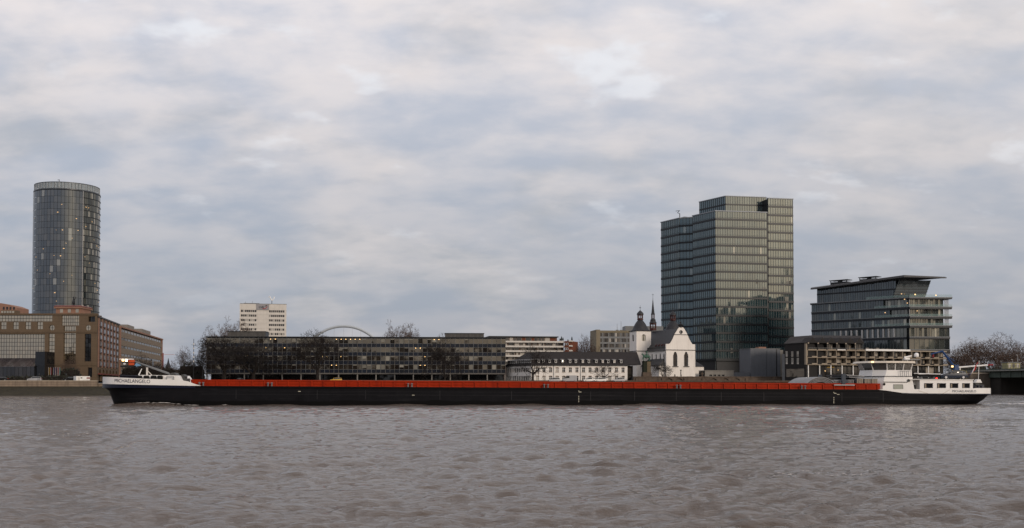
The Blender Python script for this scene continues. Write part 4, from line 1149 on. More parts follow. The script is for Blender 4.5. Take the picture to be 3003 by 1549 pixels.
    for i in range(8):
        a = 2 * math.pi * (i + .5) / 8; b.tube((r2 * math.cos(a), r2 * math.sin(a), q3(352)), (r2 * math.cos(a), r2 * math.sin(a), q3(296)), .12, .12, 4)
    b.build('turret_lantern', oxred, tb)
    MB(s).lathe([(r2 * 1.45, q3(297)), (r2 * 1.1, q3(275)), (r2 * .85, q3(235)), (r2 * .5, q3(160)), (.06, q3(72))], 0, 0, 8).build('spire', slate, tb)
    MB(s).tube((0, 0, q3(75)), (0, 0, q3(6)), .07, .05, 5).box(-.5, .5, -.05, .05, q3(24), q3(20)).build('cross', string_m, tb)
    # wall lanterns and stones at the foot
    for px, py0, py1 in ((2059.5, 1108, 1092),):
        x, z0 = f.uz(px, py0); z1 = f.uz(px, py1)[1]
        fx = Fr(P(px, 1100, 437), 0); fx.o.z = TZ
        gp = thing('stone_cross', 'small dark wayside cross at the right foot of the church', 'cross', fx.w(0, 0, 0))
        h = fx.z(1091, px); MB(fx).box(-.18, .18, -.15, .15, 0, h).box(-.7, .7, -.14, .14, h * .6, h * .72).build('cross_body', old_stone, gp)
church()

# ---------------------------------------------------------------- rider statue
def statue():
    c = P(1896, 1100, 427.5); f = Fr((c.x, c.y, TZ), R(12)); root = thing('rider_statue', 'green bronze rider on horseback on a tall rough stone plinth', 'statue', f.w(0, 0, 0))
    Z = lambda py: f.z(py, 1896)
    zp = Z(1060.5); w = 24.5 * 427.5 / FPX
    bronze = M('verdigris', (.085, .165, .125), .7, .3, 3); plinth_dark = M('plinth_dark_stone', (.035, .042, .028), .9, .3, 1.5)
    MB(f).hull([(-w * .55, -1.1, 0), (w * .55, -1.1, 0), (w * .55, 1.1, 0), (-w * .55, 1.1, 0)], [(-w * .52, -1.0, Z(1092)), (w * .52, -1.0, Z(1092)), (w * .52, 1.0, Z(1092)), (-w * .52, 1.0, Z(1092))]).build('plinth_base', old_stone, root)
    sand = M('plinth_stone', (.20, .165, .115), .9, .35, 1.2, bump=.3); zb = Z(1092); n = 5
    for k in range(n):
        for j in range(2):
            h = (zp - zb) / n; x0 = (-w * .46, 0.0)[j]; x1 = (-.02, w * .46)[j]
            pbox('plinth_block', root, plinth_dark if j == 0 else sand, f, x0 + .02 * (k % 2), x1 - .02, -.95 + .03 * ((k + j) % 2), .95, zb + k * h + .01, zb + (k + 1) * h - .02)  # left column of blocks darker and greener than the right
    pbox('plinth_cap', root, plinth_dark, f, -w * .5, w * .5, -1.05, 1.05, zp, zp + .18)
    z0 = zp + .18; h = Z(1028) - z0; k = h / 3.1
    hb = [(-1.05, 1.05), (-.95, 1.45), (-.3, 1.40), (.3, 1.42), (.8, 1.5), (1.05, 1.9), (1.3, 2.3)]
    b = MB(f)
    V = lambda x, y, z: (x * k * -1, y * k, z0 + z * k)
    # body, neck, head
    pts = [((-.85, 0, 1.35), .36), ((-.4, 0, 1.30), .36), ((.2, 0, 1.28), .35), ((.7, 0, 1.38), .36), ((.95, 0, 1.7), .25), ((1.12, 0, 2.02), .18), ((1.2, 0, 2.12), .17), ((1.5, 0, 1.92), .10)]
    for (p, r), (q, s) in zip(pts, pts[1:]): b.tube(V(*p), V(*q), r * k, s * k, 8)
    for (x, y, bend) in ((.75, .2, .0), (.8, -.2, .55), (-.8, .2, .1), (-.75, -.2, -.1)):
        kx = x + bend
        b.tube(V(x, y, 1.2), V(kx * .6 + x * .4 + (.1 if x > 0 else -.12), y, .68 if bend < .5 else .95), .17 * k, .10 * k, 6).tube(V(kx * .6 + x * .4 + (.1 if x > 0 else -.12), y, .68 if bend < .5 else .95), V(kx * .8 + x * .2, y, .05 if bend < .5 else .5), .10 * k, .07 * k, 6).tube(V(kx * .8 + x * .2, y, .1 if bend < .5 else .5), V(kx * .8 + x * .2 + .12, y, .0 if bend < .5 else .42), .08 * k, .1 * k, 6)
    b.tube(V(-1.05, 0, 1.5), V(-1.35, 0, .75), .12 * k, .05 * k, 5)
    b.tube(V(1.18, .08, 2.22), V(1.16, .08, 2.36), .05 * k, .01, 4).tube(V(1.18, -.08, 2.22), V(1.16, -.08, 2.36), .05 * k, .01, 4)
    b.build('horse', bronze, root, smooth=True)
    r = MB(f)
    r.tube(V(-.1, 0, 1.5), V(-.12, 0, 2.1), .24 * k, .27 * k, 8).tube(V(-.12, 0, 2.1), V(-.1, 0, 2.35), .25 * k, .08 * k, 8).lathe([(.07 * k, z0 + 2.32 * k), (.15 * k, z0 + 2.48 * k), (.16 * k, z0 + 2.62 * k), (.24 * k, z0 + 2.66 * k), (.14 * k, z0 + 2.82 * k), (.02, z0 + 2.9 * k)], .1 * k, 0, 8)
    for y in (-.34, .34):
        r.tube(V(-.1, y * .5, 1.55), V(.25, y, 1.2), .17 * k, .13 * k, 6).tube(V(.25, y, 1.2), V(.12, y * 1.1, .72), .12 * k, .09 * k, 6)
        r.tube(V(-.12, y * .75, 2.1), V(.15, y, 1.75), .1 * k, .08 * k, 6).tube(V(.15, y, 1.75), V(.5, y * .5, 1.8), .08 * k, .06 * k, 6)
    r.build('rider', bronze, root, smooth=True)
statue()

# ---------------------------------------------------------------- tall glass tower
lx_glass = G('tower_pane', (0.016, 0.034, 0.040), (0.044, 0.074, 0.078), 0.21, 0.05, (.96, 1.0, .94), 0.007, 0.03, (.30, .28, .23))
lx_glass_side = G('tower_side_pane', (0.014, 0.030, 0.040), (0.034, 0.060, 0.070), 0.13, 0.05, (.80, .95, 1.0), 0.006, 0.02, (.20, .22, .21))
lx_band = M('tower_band', (0.014, 0.020, 0.028), .4, .15, .5); lx_fin = M('tower_fin', (.105, .125, .128), .4, .1, .5)
lx_coping = M('tower_coping', (.30, .32, .34), .4, .1, .5)
def glass_tower():
    C = P(2099, 1000, 540); root = thing('glass_tower', 'tall stepped glass office tower behind the church', 'tower', (C.x, C.y, GZ))
    right = face(2099, 540, 2250, 545, GZ, 850); r2 = face(2254, 545.2, 2327, 548, GZ, 850)
    left = face(2032.5, 556, 2098.8, 540.2, GZ, 850)         # main left face (x grows to the corner)
    notch = face(1994, 563.5, 2032.3, 560.5, GZ, 850)
    l2 = face(1939.7, 578, 1993.8, 563.2, GZ, 850)
    zr = right.z(617.8, 2099); sh = right.z(617.8, 2099) - right.z(643.4, 2099)
    ztop = r2.z(580.8, 2256)
    ns = int((zr - 9) / sh)
    def storeys(fr, zt, n, glass, pitch, x0=0.0, x1=None, y=.05):
        x1 = fr.L if x1 is None else x1
        for s in range(n):
            z1 = zt - .35 - s * sh; zb = z1 - sh
            pbox('floor_band', root, lx_band, fr, x0 - .05, x1 + .05, -.30, .5, zb, zb + .95)
            glass_band('window_band', root, fr, x0, x1, y, zb + .953, z1 - .002, pitch, glass, lx_fin, .20, .14, rail=None)
            pbox('transom', root, lx_fin, fr, x0, x1, -.17, -.115, zb + 1.45, zb + 1.52)
    def block(poly, z0, z1, name='core'):
        MB().prism([(p.x, p.y) for p in poly], z0, z1).build(name, dark_metal, root)
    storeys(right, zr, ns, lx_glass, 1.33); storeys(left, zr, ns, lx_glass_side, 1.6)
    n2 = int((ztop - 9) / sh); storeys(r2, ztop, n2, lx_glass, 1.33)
    zl = l2.z(657, 1941) * .5 + zr * .5; zl = zr
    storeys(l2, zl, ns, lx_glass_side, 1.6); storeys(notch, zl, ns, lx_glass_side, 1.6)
    block([right.w(.5, .6, 0), right.w(right.L, .6, 0), right.w(right.L, 40, 0), right.w(3, 34, 0), left.w(.2, .6, 0), left.w(left.L - .6, .6, 0)], GZ, GZ + zr - .4)
    block([r2.w(0, .6, 0), r2.w(r2.L - .2, .6, 0), r2.w(r2.L - .2, 38, 0), r2.w(0, 38, 0)], GZ, GZ + ztop - .4)
    block([l2.w(.2, .6, 0), notch.w(0, .6, 0), notch.w(notch.L, .6, 0), right.w(4, 36, 0), l2.w(.2, 12, 0)], GZ, GZ + zl - .5)
    # right flank of the tower's full-height part
    e = Fr(r2.w(r2.L, 0, 0), r2.a + R(90), 34); MB(e).box(0, 34, -.1, .3, 0, ztop - .3).build('end_wall', lx_band, root)
    pbox('dark_joint', root, dark_metal, r2, -.75, -.06, .1, .9, 0, zr)
    for fr, z in ((right, zr), (left, zr), (l2, zl), (notch, zl), (r2, ztop)):
        pbox('roof_coping', root, lx_coping, fr, -.25, fr.L + .25, -.4, 1.2, z - .35, z + .12)
    # set-back storeys on top
    up = face(2128, 548, 2247, 552, GZ, 600); ul = face(2051, 566, 2127.8, 548.2, GZ, 600)
    zu = up.z(574.5, 2130); nu = max(1, round((zu - zr) / sh))
    for fr, gl in ((up, lx_glass), (ul, lx_glass_side)):
        for s in range(nu):
            z1 = zu - .3 - s * sh; zb = max(z1 - sh, zr - .5)
            pbox('floor_band', root, lx_band, fr, 0, fr.L, -.25, .4, zb, zb + .7)
            glass_band('window_band', root, fr, 0, fr.L, .05, zb + .703, z1, 1.33 if gl is lx_glass else 1.6, gl, lx_fin, .2, .16)
        pbox('roof_coping', root, lx_coping, fr, -.2, fr.L + .2, -.35, 1, zu - .3, zu + .1)
    block([up.w(.4, .5, 0), up.w(up.L, .5, 0), up.w(up.L, 20, 0), ul.w(.3, 8, 0), ul.w(.3, .5, 0)], GZ + zr - .6, GZ + zu - .4)
    pbox('lift_core', root, dark_metal, up, up.L - 5.5, up.L + .5, 1.2, 12, zr, zu + .35)
    MB(up).box(9, up.L - 6, 1.5, 1.7, zu + .12, zu + .45).build('roof_rail', dark_metal, root)
    # roof crane on the left
    k = l2.u(1975, 630); m = MB(l2); m.box(k, k + 7, 2, 5, zl + .1, zl + .55).tube((k + 1.5, 3, zl + .5), (k + 1.5, 3, zl + 3.0), .22, .2, 6).path([(k + 1.5, 3, zl + 3.0), (k - .5, 3, zl + 3.7), (k + 1.3, 3, zl + 4.6)], .14, 5).tube((k - 2, 3, zl + 4.9), (k + 1.6, 3, zl + 4.6), .14, .14, 5).build('facade_crane', dark_metal, root)
    # lobby
    zb = zr - .35 - ns * sh
    lob = G('lobby_pane', (.02, .026, .026), (.06, .07, .065), .08)
    glass_band('lobby_glazing', root, right, 0, right.L, 1.0, 0, zb - .4, 3.0, lob, lx_fin, .16, .2)
    glass_band('lobby_glazing', root, left, 0, left.L - .4, 1.0, 0, zb - .4, 3.0, lob, lx_fin, .16, .2)
    pbox('lobby_ceiling', root, lx_band, right, 0, right.L, -.2, 6, zb - .38, zb - .01)
    for px, py in ((2111, 1080), (2137, 1082), (2152, 1078), (2170, 1081), (2196, 1073), (2185, 1079)):
        u, z = right.uz(px, py); pbox('lobby_lamp', root, lamp_warm, right, u - .22, u + .22, .75, .8, z - .22, z + .22)
    # lit or blinded windows
    for px, py, nn in ((2217, 826, 2), (2307, 831, 4), (2314, 831, 3), (2236, 849, 3), (2302, 877, 3), (2142, 1028, 2)):
        fr = right if px < 2250 else r2; u, z = fr.uz(px, py)
        pbox('blind', root, blind_m, fr, u, u + nn * .62, -.02, .02, z - 1.3, z + 1.2)
glass_tower()

# ---------------------------------------------------------------- grey windowless box and low concrete yard wall
def grey_box():
    f = face(2201, 447, 2276, 450, TZ); s = face(2276.2, 450, 2292, 455, TZ); root = thing('plant_building', 'blank grey metal clad box in front of the glass tower', 'building', f.w(f.L / 2, 0, 0))
    clad = M('metal_cladding', (.155, .165, .185), .55, .08, .3, streak=.2); H = f.z(1022, 2240)
    MB(f).box(.02, f.L + 2.0, .06, 10, 0, H - .3).build('core', clad, root)
    n = 6; w = f.L / n
    for i in range(n):
        for k in range(4):
            h = (H - .2) / 4; pbox('cladding_panel', root, clad, f, i * w + .015, (i + 1) * w - .015, 0, .05, k * h + .02, (k + 1) * h - .02)
    MB(f).box(-.1, f.L + 2.1, -.08, 10.1, H - .19, H).build('roof_edge', grey_metal, root)
    pbox('shadow_gap', root, dark_metal, f, f.L + .05, f.L + .5, -.01, .05, 0, H - .3)
    pbox('stair_tower', root, concrete, f, f.L + 2.1, f.L + 3.6, .5, 8, 0, H - .6)
    x = f.u(2232, 1020); MB(f).box(x, x + 3.4, 2, 5, H, H + .7).build('roof_plant', pink_stone, root)
    for z in (2.2,): MB(f).tube((f.L * .62, -.1, .2), (f.L * .62, -.1, H - 1), .05, .05, 5).build('conduit', dark_metal, root)
    low = face(2067, 441, 2200, 446, TZ); r2 = thing('yard_building', 'low concrete building with slit openings between the church and the grey box', 'building', low.w(low.L / 2, 0, 0))
    h = low.z(1088, 2110); u = lambda px: low.u(px, 1100)
    hol = [rect(u(a), u(a + 8.5), low.z(1103.5, 2110), low.z(1099, 2110)) for a in (2080, 2092, 2104.5, 2116.5)]
    MB(low).wall(rect(0, u(2152), 0, h), hol, 0, .6).build('front_wall', concrete, r2)
    MB(low).box(.02, u(2152), .62, 6, 0, h - .05).build('core', dark_metal, r2)
    pbox('roof_slab', r2, concrete, low, -.1, u(2152) + .1, -.15, 6, h, h + .25)
    MB(low).box(u(2152.5), low.L, .5, 5, 0, h - .6).build('grey_wing', clad, r2)
grey_box()

# ---------------------------------------------------------------- stepped glass office on the right
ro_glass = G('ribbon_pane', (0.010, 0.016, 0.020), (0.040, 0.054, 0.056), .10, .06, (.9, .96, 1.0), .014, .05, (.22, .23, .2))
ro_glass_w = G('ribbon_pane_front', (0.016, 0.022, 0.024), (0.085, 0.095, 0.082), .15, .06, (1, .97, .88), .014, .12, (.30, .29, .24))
ro_band = M('office_band', (0.022, 0.027, 0.036), .4, .15, .5); ro_edge = M('slab_edge', (.20, .21, .22), .45, .1, .5)
def stepped_office():
    C = P(2666, 950, 470)
    root = thing('stepped_office', 'dark glass office with open terraces and a winged roof at the right', 'office', (C.x, C.y, GZ))
    L = face(2380, 505, 2665.8, 470, GZ, 900); F = face(2666, 470, 2784, 471, GZ, 900)
    zz = [F.z(790 + y / 4.923, 2666) for y in (1168, 985, 822, 690, 552, 405)]     # floor lines from the bottom glass to the terrace
    rl, rf = L.L, F.L
    # bodies
    MB().prism([(p.x, p.y) for p in (L.w(0, 1.3, 0), L.w(rl - 1.5, 1.3, 0), F.w(1.5, 1.6, 0), F.w(rf - 2.2, 1.6, 0), F.w(rf - 2.2, 30, 0), L.w(0, 26, 0))], GZ, GZ + zz[5] - .3).build('core', ro_band, root)
    for i in range(5):
        z0, z1 = zz[i], zz[i + 1]
        front_in = 0.0 if i < 2 else .9
        terr = i >= 2
        # long side
        pbox('floor_band', root, ro_band, L, -.05, rl - 1.2 if i < 2 else rl, -.25, .8, z0 - .75, z0 + .35)
        pbox('slab_edge', root, ro_edge, L, -.1, rl - 1.2 if i < 2 else rl, -.42, -.255, z0 + .18, z0 + .42)
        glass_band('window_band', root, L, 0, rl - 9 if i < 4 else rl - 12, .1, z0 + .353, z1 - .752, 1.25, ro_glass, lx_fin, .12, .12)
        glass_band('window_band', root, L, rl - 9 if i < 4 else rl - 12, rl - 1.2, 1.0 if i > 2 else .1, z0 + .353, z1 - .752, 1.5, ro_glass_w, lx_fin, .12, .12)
        # river front
        pbox('floor_band', root, ro_band, F, -.1, rf + (.8 if terr else 0), -.4 - (.5 if terr else 0), .9, z0 - .7, z0 + .3)
        pbox('slab_edge', root, ro_edge, F, -.15, rf + (.9 if terr else .05), -.55 - (.5 if terr else 0), -.403 - (.5 if terr else 0), z0 + .02, z0 + .42)
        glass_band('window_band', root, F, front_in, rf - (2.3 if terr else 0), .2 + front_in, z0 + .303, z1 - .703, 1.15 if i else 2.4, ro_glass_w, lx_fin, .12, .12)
        if terr:
            gl = MB(F); gl.box(-.1, rf + .8, -.85, -.82, z0 + .32, z0 + 1.4).build('glass_rail', rail_glass, root)
            for px in range(6): pbox('column', root, pale_metal, F, rf - 2.0 + px * .45, rf - 1.85 + px * .45, .3 + px * .1, .5 + px * .1, z0 + .3, z1 - .7) if px < 5 else None
            pbox('corner_column', root, pale_metal, F, -.05, .15, -.3, -.1, z0 + .3, z1 - .7)
            pbox('glass_rail', root, rail_glass, L, rl - 16, rl + .3, -.5, -.47, z0 + .42, z0 + 1.4)
    for k in range(9):
        x = L.u(2436 + k * 16, 975) ; zb = zz[1]
    # light frames of the loggia storey
    zl0, zl1 = zz[1] + .36, zz[2] - .76
    for k in range(11):
        px = 2464 + 15.6 * k; x = L.u(px, 975)
        pbox('loggia_frame', root, pale_metal, L, x, x + .7, -.35, .09, zl0, zl1)
    # bottom block: river front with tall dark panes above pale ones
    zt = zz[0]; zb0 = zz[0] - (zz[1] - zz[0]) * .0
    pbox('under_band', root, ro_band, F, 0, rf, -.3, .9, zt - 1.5, zt - .75)
    pbox('under_band', root, ro_band, L, 0, rl - .5, .0, .9, zt - 3, zt - .76)
    glass_band('window_band', root, L, 0, rl - 1.4, .5, 0.2, zt - 3, 1.8, ro_glass, lx_fin, .12, .1)
    # upper, set-back storeys below the winged roof
    ZT = zz[5]
    pbox('terrace_slab', root, ro_band, L, -.4, rl + .2, -.5, 2, ZT - .7, ZT - .05)
    pbox('slab_edge', root, ro_edge, L, -.45, rl + .2, -.62, -.503, ZT - .32, ZT + .1)
    pbox('terrace_slab', root, ro_band, F, -.2, rf + .9, -.9, 12, ZT - .72, ZT - .06)
    pbox('slab_edge', root, ro_edge, F, -.25, rf + 1, -1.05, -.903, ZT - .3, ZT + .12)
    pbox('glass_rail', root, rail_glass, F, -.2, rf + .9, -.85, -.82, ZT + .12, ZT + 1.25)
    pbox('glass_rail', root, rail_glass, L, rl - 20, rl, -.4, -.37, ZT + .1, ZT + 1.25)
    x0, x1 = L.u(2392, 860), L.u(2624, 850)
    K = Fr(L.w(0, 1.2, 0), L.a)
    zl_, zr_ = K.z(846.5, 2385), K.z(817, 2626)
    # raked window wall: the glass grows taller towards the river
    n = 34; g1 = MB(K); g2 = MB(K); ZM = ZT + (zz[5] - zz[4])
    for i in range(n):
        xa = x0 + (x1 - x0) * i / n; xb = x0 + (x1 - x0) * (i + 1) / n - .12
        g1.box(xa, xb, 0, .06, ZT + .05, ZM - .7)
        za = zl_ + (zr_ - zl_) * (i / n) ** 1.15
        g2.box(xa, xb, 0, .06, ZM + .02, max(ZM + .6, za - .1))
        g2.box(xb, xb + .12, -.1, .08, ZT + .05, max(ZM + .6, za - .1), 1)
    g1.build('window_band', [ro_glass, lx_fin], root, kind='stuff'); g2.build('window_band', [ro_glass, lx_fin], root, kind='stuff')
    pbox('floor_band', root, ro_band, K, x0, x1 + .6, -.15, .3, ZM - .68, ZM)
    MB().prism([(p.x, p.y) for p in (K.w(x0, .4, 0), K.w(x1, .4, 0), K.w(x1 + 6, 10, 0), K.w(x0, 20, 0))], GZ + ZT, GZ + zl_ - .3).build('core', ro_band, root)
    # the raked end wall, leaning out towards the river
    a0 = K.w(x1, 0, ZT); Kf = Fr(K.w(x1 + .1, 0, 0), F.a, 0)
    wE = Kf.u(2722, 850); top = Kf.z(823, 2680)
    e = MB(Kf); e.add([(-1.6, 0, ZT + .05), (wE - 1.6, 0, ZT + .05), (wE + .9, -.9, top), (.8, -.9, top), (-1.6, 8, ZT + .05), (wE - 1.6, 10, ZT + .05), (wE + .9, 10, top), (.8, 8, top)], [(0, 1, 2, 3), (1, 5, 6, 2), (4, 0, 3, 7)])
    e.build('end_glazing', ro_glass, root)
    for k in range(7):
        t = k / 6; z = ZT + .3 + (top - ZT - .5) * t
        pbox('louvre', root, ro_band, Kf, -1.6 + 2.3 * t, wE - 1.5 + 2.4 * t, -.98 - .0 * t, -.85 * t - .02 - .05, z, z + .16)
    # winged roof
    pe = lambda px, py, Y: P(px, py, Y)
    A = [pe(2377, 845.5, 502), pe(2651, 806.8, 468.5), pe(2771, 812, 468), pe(2776, 813, 490), pe(2640, 812, 497), pe(2380, 843, 520)]
    th = [.7, .9, .55, .55, .9, .7]
    r = MB(); r.hull([(p.x, p.y, p.z - t) for p, t in zip(A, th)], [tuple(p) for p in A]); r.build('winged_roof', M('roof_metal', (.125, .125, .13), .55, .12, .4), root)
    for px0, px1, py, Y in ((2435, 2490, 824, 503), (2520, 2575, 815, 492)):
        a, b = P(px0, py + 6, Y), P(px1, py + 6, Y - 2); Q = Fr((a.x, a.y, a.z), L.a, 0); w = (b - a).length
        MB(Q).box(0, w, 0, 4, -1.2, .2).box(-.4, w + .4, -.4, 4.4, .9, 1.15).box(0, .3, 0, .3, .2, .9).box(w - .3, w, 0, .3, .2, .9).box(w * .45, w * .55, 0, 3, .2, .9).build('roof_plant', dark_metal, root)
    for px, py in ((2684, 864), (2745, 866), (2644, 862), (2661, 889), (2690, 912), (2596, 917), (2653, 878)):
        u, z = F.uz(px, py); pbox('terrace_lamp', root, lamp_warm if px in (2684, 2745) else tower_lamp, F, u - .25, u + .25, .05, .1, z - .2, z + .2)
rail_glass, _nt, _b = mat_base('balustrade_glass'); _b.inputs['Base Color'].default_value = (.30, .42, .40, 1); _b.inputs['Alpha'].default_value = .22; _b.inputs['Roughness'].default_value = .05
stepped_office()

# ---------------------------------------------------------------- riverside hotel with balconies and a row of gables
rh_glass = G('balcony_door', (0.010, 0.011, 0.012), (0.07, 0.06, 0.05), .06, blind=.22, blind_col=(.34, .30, .25))
cream = M('cream_render', (.36, .31, .25), .8, .1, .5, streak=.25); brown_clad = M('brown_cladding', (.022, .019, .019), .7, .25, .8, streak=.3)
def balcony_hotel():
    f = face(2364, 412, 2776, 432, GZ); root = thing('balcony_hotel', 'dark riverside hotel with cream balconies and a row of gabled dormers', 'hotel', f.w(f.L / 2, 0, 0))
    U = lambda px, py=1050: f.u(px, py)
    def Z(y, px=2400): return f.z(960 + y / 5.11, px)
    nb = 15; bw = f.L / nb
    lev = [Z(708), Z(562), Z(455), Z(345)]; lev[0] = TZ - GZ
    slope = 0
    zf = Z(341)
    xg = U(2537)                                           # the gabled part ends here
    MB(f).box(0, f.L, 2.2, 16, 0, zf + .2).build('core', brown_clad, root)
    # end wall, pale edge
    pbox('end_edge', root, cream, f, -.0, .55, -.1, 2.2, Z(560), Z(245))
    rn = random.Random(2)
    for k, zz in enumerate(lev[1:]):
        pbox('balcony_slab', root, cream, f, .56, f.L, -.25, 2.19, zz - .12, zz + .12)
        for i in range(nb):
            x0 = i * bw + .6; x1 = (i + 1) * bw + .5 if i < nb - 1 else f.L
            if k < 2:
                pbox('planter', root, cream, f, x0 + bw * .42, x0 + bw * .98, -.38, -.2, zz + .13, zz + .62)
                pbox('balcony_rail', root, brown_clad, f, x0, x0 + bw * .40, -.2, -.12, zz + .13, zz + .75)
            else:
                if x1 < xg + 2: pbox('planter', root, cream if i != 3 else white, f, x0 + bw * .06, x0 + bw * .9, -.34, -.2, zz + .125, zz + .45)
            top = (lev[k + 2] - .13) if k < 2 else None
            if top:
                pbox('divider', root, cream, f, x0 - .12, x0 + .12, -.1, 2.18, zz + .13, top)
                xx = x0 + .2
                while xx < x1 - .9:
                    w = rn.choice((.8, 1.0, 1.3)); pbox('balcony_door', root, rh_glass if rn.random() < .82 else cream, f, xx, min(xx + w, x1 - .15), 2.05, 2.15, zz + .2, top - .1); xx += w + .12
    # ground floor: slim white columns, dark shopfronts with lamps
    for i in range(nb + 1):
        x = min(i * bw * 1.16 + 1.0, f.L - .3); 
        if i * bw * 1.16 + 1.0 < f.L: pbox('column', root, white, f, x - .16, x + .16, -.05, .25, lev[0] - .3, lev[1] - .13)
    for i in range(nb):
        x0 = i * bw + .3; pbox('shop_window', root, rh_glass, f, x0, x0 + bw - .5, 2.1, 2.19, lev[0] + .2, lev[1] - .6)
    for px, py in ((2426, 1087), (2428, 1088), (2384, 1085), (2400, 1072), (2445, 1084), (2466, 1085)):
        u, z = f.uz(px, py); pbox('lamp', root, tower_lamp, f, u - .25, u + .25, 1.8, 1.95, z - .18, z + .18)
    pbox('sign_board', root, M('sign_yellow', (.45, .30, .05), .6, .1), f, U(2433), U(2455), 1.9, 2.0, Z(604), Z(588))
    # top parapet of the flat part
    pbox('parapet', root, white, f, xg + .1, U(2668), -.45, .3, Z(357, 2600), Z(330, 2600))
    pbox('parapet', root, cream, f, U(2668) + .05, f.L, -.2, .3, Z(362, 2600), Z(345, 2600))
    pbox('roof_deck', root, grey_metal, f, xg + .1, f.L, .31, 14, Z(352, 2600), Z(343, 2600))
    for i in range(nb):
        x0 = i * bw + .6
        if x0 > xg - bw: pass
    pl = MB(f); 
    for px in (2545, 2556, 2575, 2590, 2604): pl.box(U(px), U(px + 8), 1, 3, Z(330, 2600), Z(322, 2600) + .3 * (px % 2))
    pl.build('roof_plant', concrete, root)
    # top storey behind the gables
    zt0 = lev[3] + .13; peaks = [725, 870, 1010, 1150, 1285, 1425]
    zp, zv = Z(150), Z(236)
    pbox('top_wall', root, brown_clad, f, .56, xg, 1.6, 2.19, zt0, zv)
    for j, x in enumerate(peaks):
        xc = U(2240 + x / 5.11, 1000); hw = bw * .5 if False else (U(2240 + 1010 / 5.11, 1000) - U(2240 + 870 / 5.11, 1000)) / 2
        MB(f).hull([(xc - hw, -.5, zv), (xc, -.5, zp), (xc + hw, -.5, zv)], [(xc - hw, 5, zv), (xc, 5, zp), (xc + hw, 5, zv)]).build('gable_roof', roof_tile, root)
        MB(f).hull([(xc - hw * .8, -.55, zv - .02), (xc, -.55, zp - (zp - zv) * .22), (xc + hw * .8, -.55, zv - .02)], [(xc - hw * .8, -.505, zv - .02), (xc, -.505, zp - (zp - zv) * .22), (xc + hw * .8, -.505, zv - .02)]).build('gable_face', brown_clad, root)
        pbox('divider', root, brown_clad, f, xc - hw - .12, xc - hw + .12, -.3, 1.58, zt0, zv + .2)
        pbox('gutter_head', root, cream, f, xc - hw - .3, xc - hw + .25, -.75, -.52, zv - .35, zv + .15)
        for d, m in ((-.62, rh_glass), (-.1, rh_glass), (.42, cream if j in (0, 1, 4) else rh_glass)):
            pbox('balcony_door', root, m, f, xc + d * hw, xc + (d + .42) * hw, 1.5, 1.58, zt0 + .1, zv - .2)
        pbox('balcony_rail', root, grey_metal, f, xc - hw + .15, xc + hw - .15, -.3, -.22, zt0 + .75, zt0 + .85)
        for q in range(7): pbox('baluster', root, grey_metal, f, xc - hw * .9 + q * hw * .29, xc - hw * .9 + q * hw * .29 + .07, -.29, -.23, zt0 + .0, zt0 + .748)
    # main dark roof behind the gables
    s = face(2301.6, 424, 2363.8, 412.2, GZ)
    zs = s.z(1007, 2330)
    ridge = [P(2318, 988, 432), P(2381, 983.5, 426), P(2524, 985, 430)]
    a, b_, c, d = s.w(-.3, -.3, zs), s.w(s.L, -.3, zs), f.w(xg, .5, zv), None
    bk = [P(2301, 1006, 440), P(2530, 1006, 445)]
    MB().add([tuple(a), tuple(b_), tuple(c), tuple(ridge[2]), tuple(ridge[1]), tuple(ridge[0]), tuple(bk[0]), tuple(bk[1])], [(0, 1, 4, 5), (1, 2, 3, 4), (0, 5, 6), (5, 4, 3, 7, 6), (2, 7, 3)]).build('roof', roof_tile, root)
    MB(s).box(0, s.L - .02, 0, 9, 0, zs).build('side_wall', brown_clad, root)
    pbox('side_gutter', root, dark_metal, s, -.3, s.L, -.35, -.005, zs - .12, zs + .1)
    for px in (345, 430, 512):
        for y0, y1 in ((358, 442), (460, 552)):
            ppx = 2240 + px / 5.11; u = s.u(ppx, 1050)
            w = pbox('window', root, flat_glass, s, u - .55, u + .55, -.08, -.003, s.z(960 + y1 / 5.11, ppx), s.z(960 + y0 / 5.11, ppx))
            for x_ in (-.55, -.05, .45): pbox('window_frame', w, white_conc, s, u + x_, u + x_ + .1, -.12, -.082, s.z(960 + y1 / 5.11, ppx), s.z(960 + y0 / 5.11, ppx))
            pbox('blind', w, blind_m, s, u - .44, u + .44, -.1, -.083, s.z(960 + (y0 + (y1 - y0) * (.55 if y0 < 400 else .75)) / 5.11, ppx), s.z(960 + y0 / 5.11, ppx) - .1)
    MB(s).box(-3.0, -.05, 1, 8, 0, zs - 4).build('side_stair', grey_metal, root)
    pbox('ground_window', root, rh_glass, s, 1, s.L - 1.0, -.06, -.004, TZ - GZ, TZ - GZ + 3.2)
balcony_hotel()

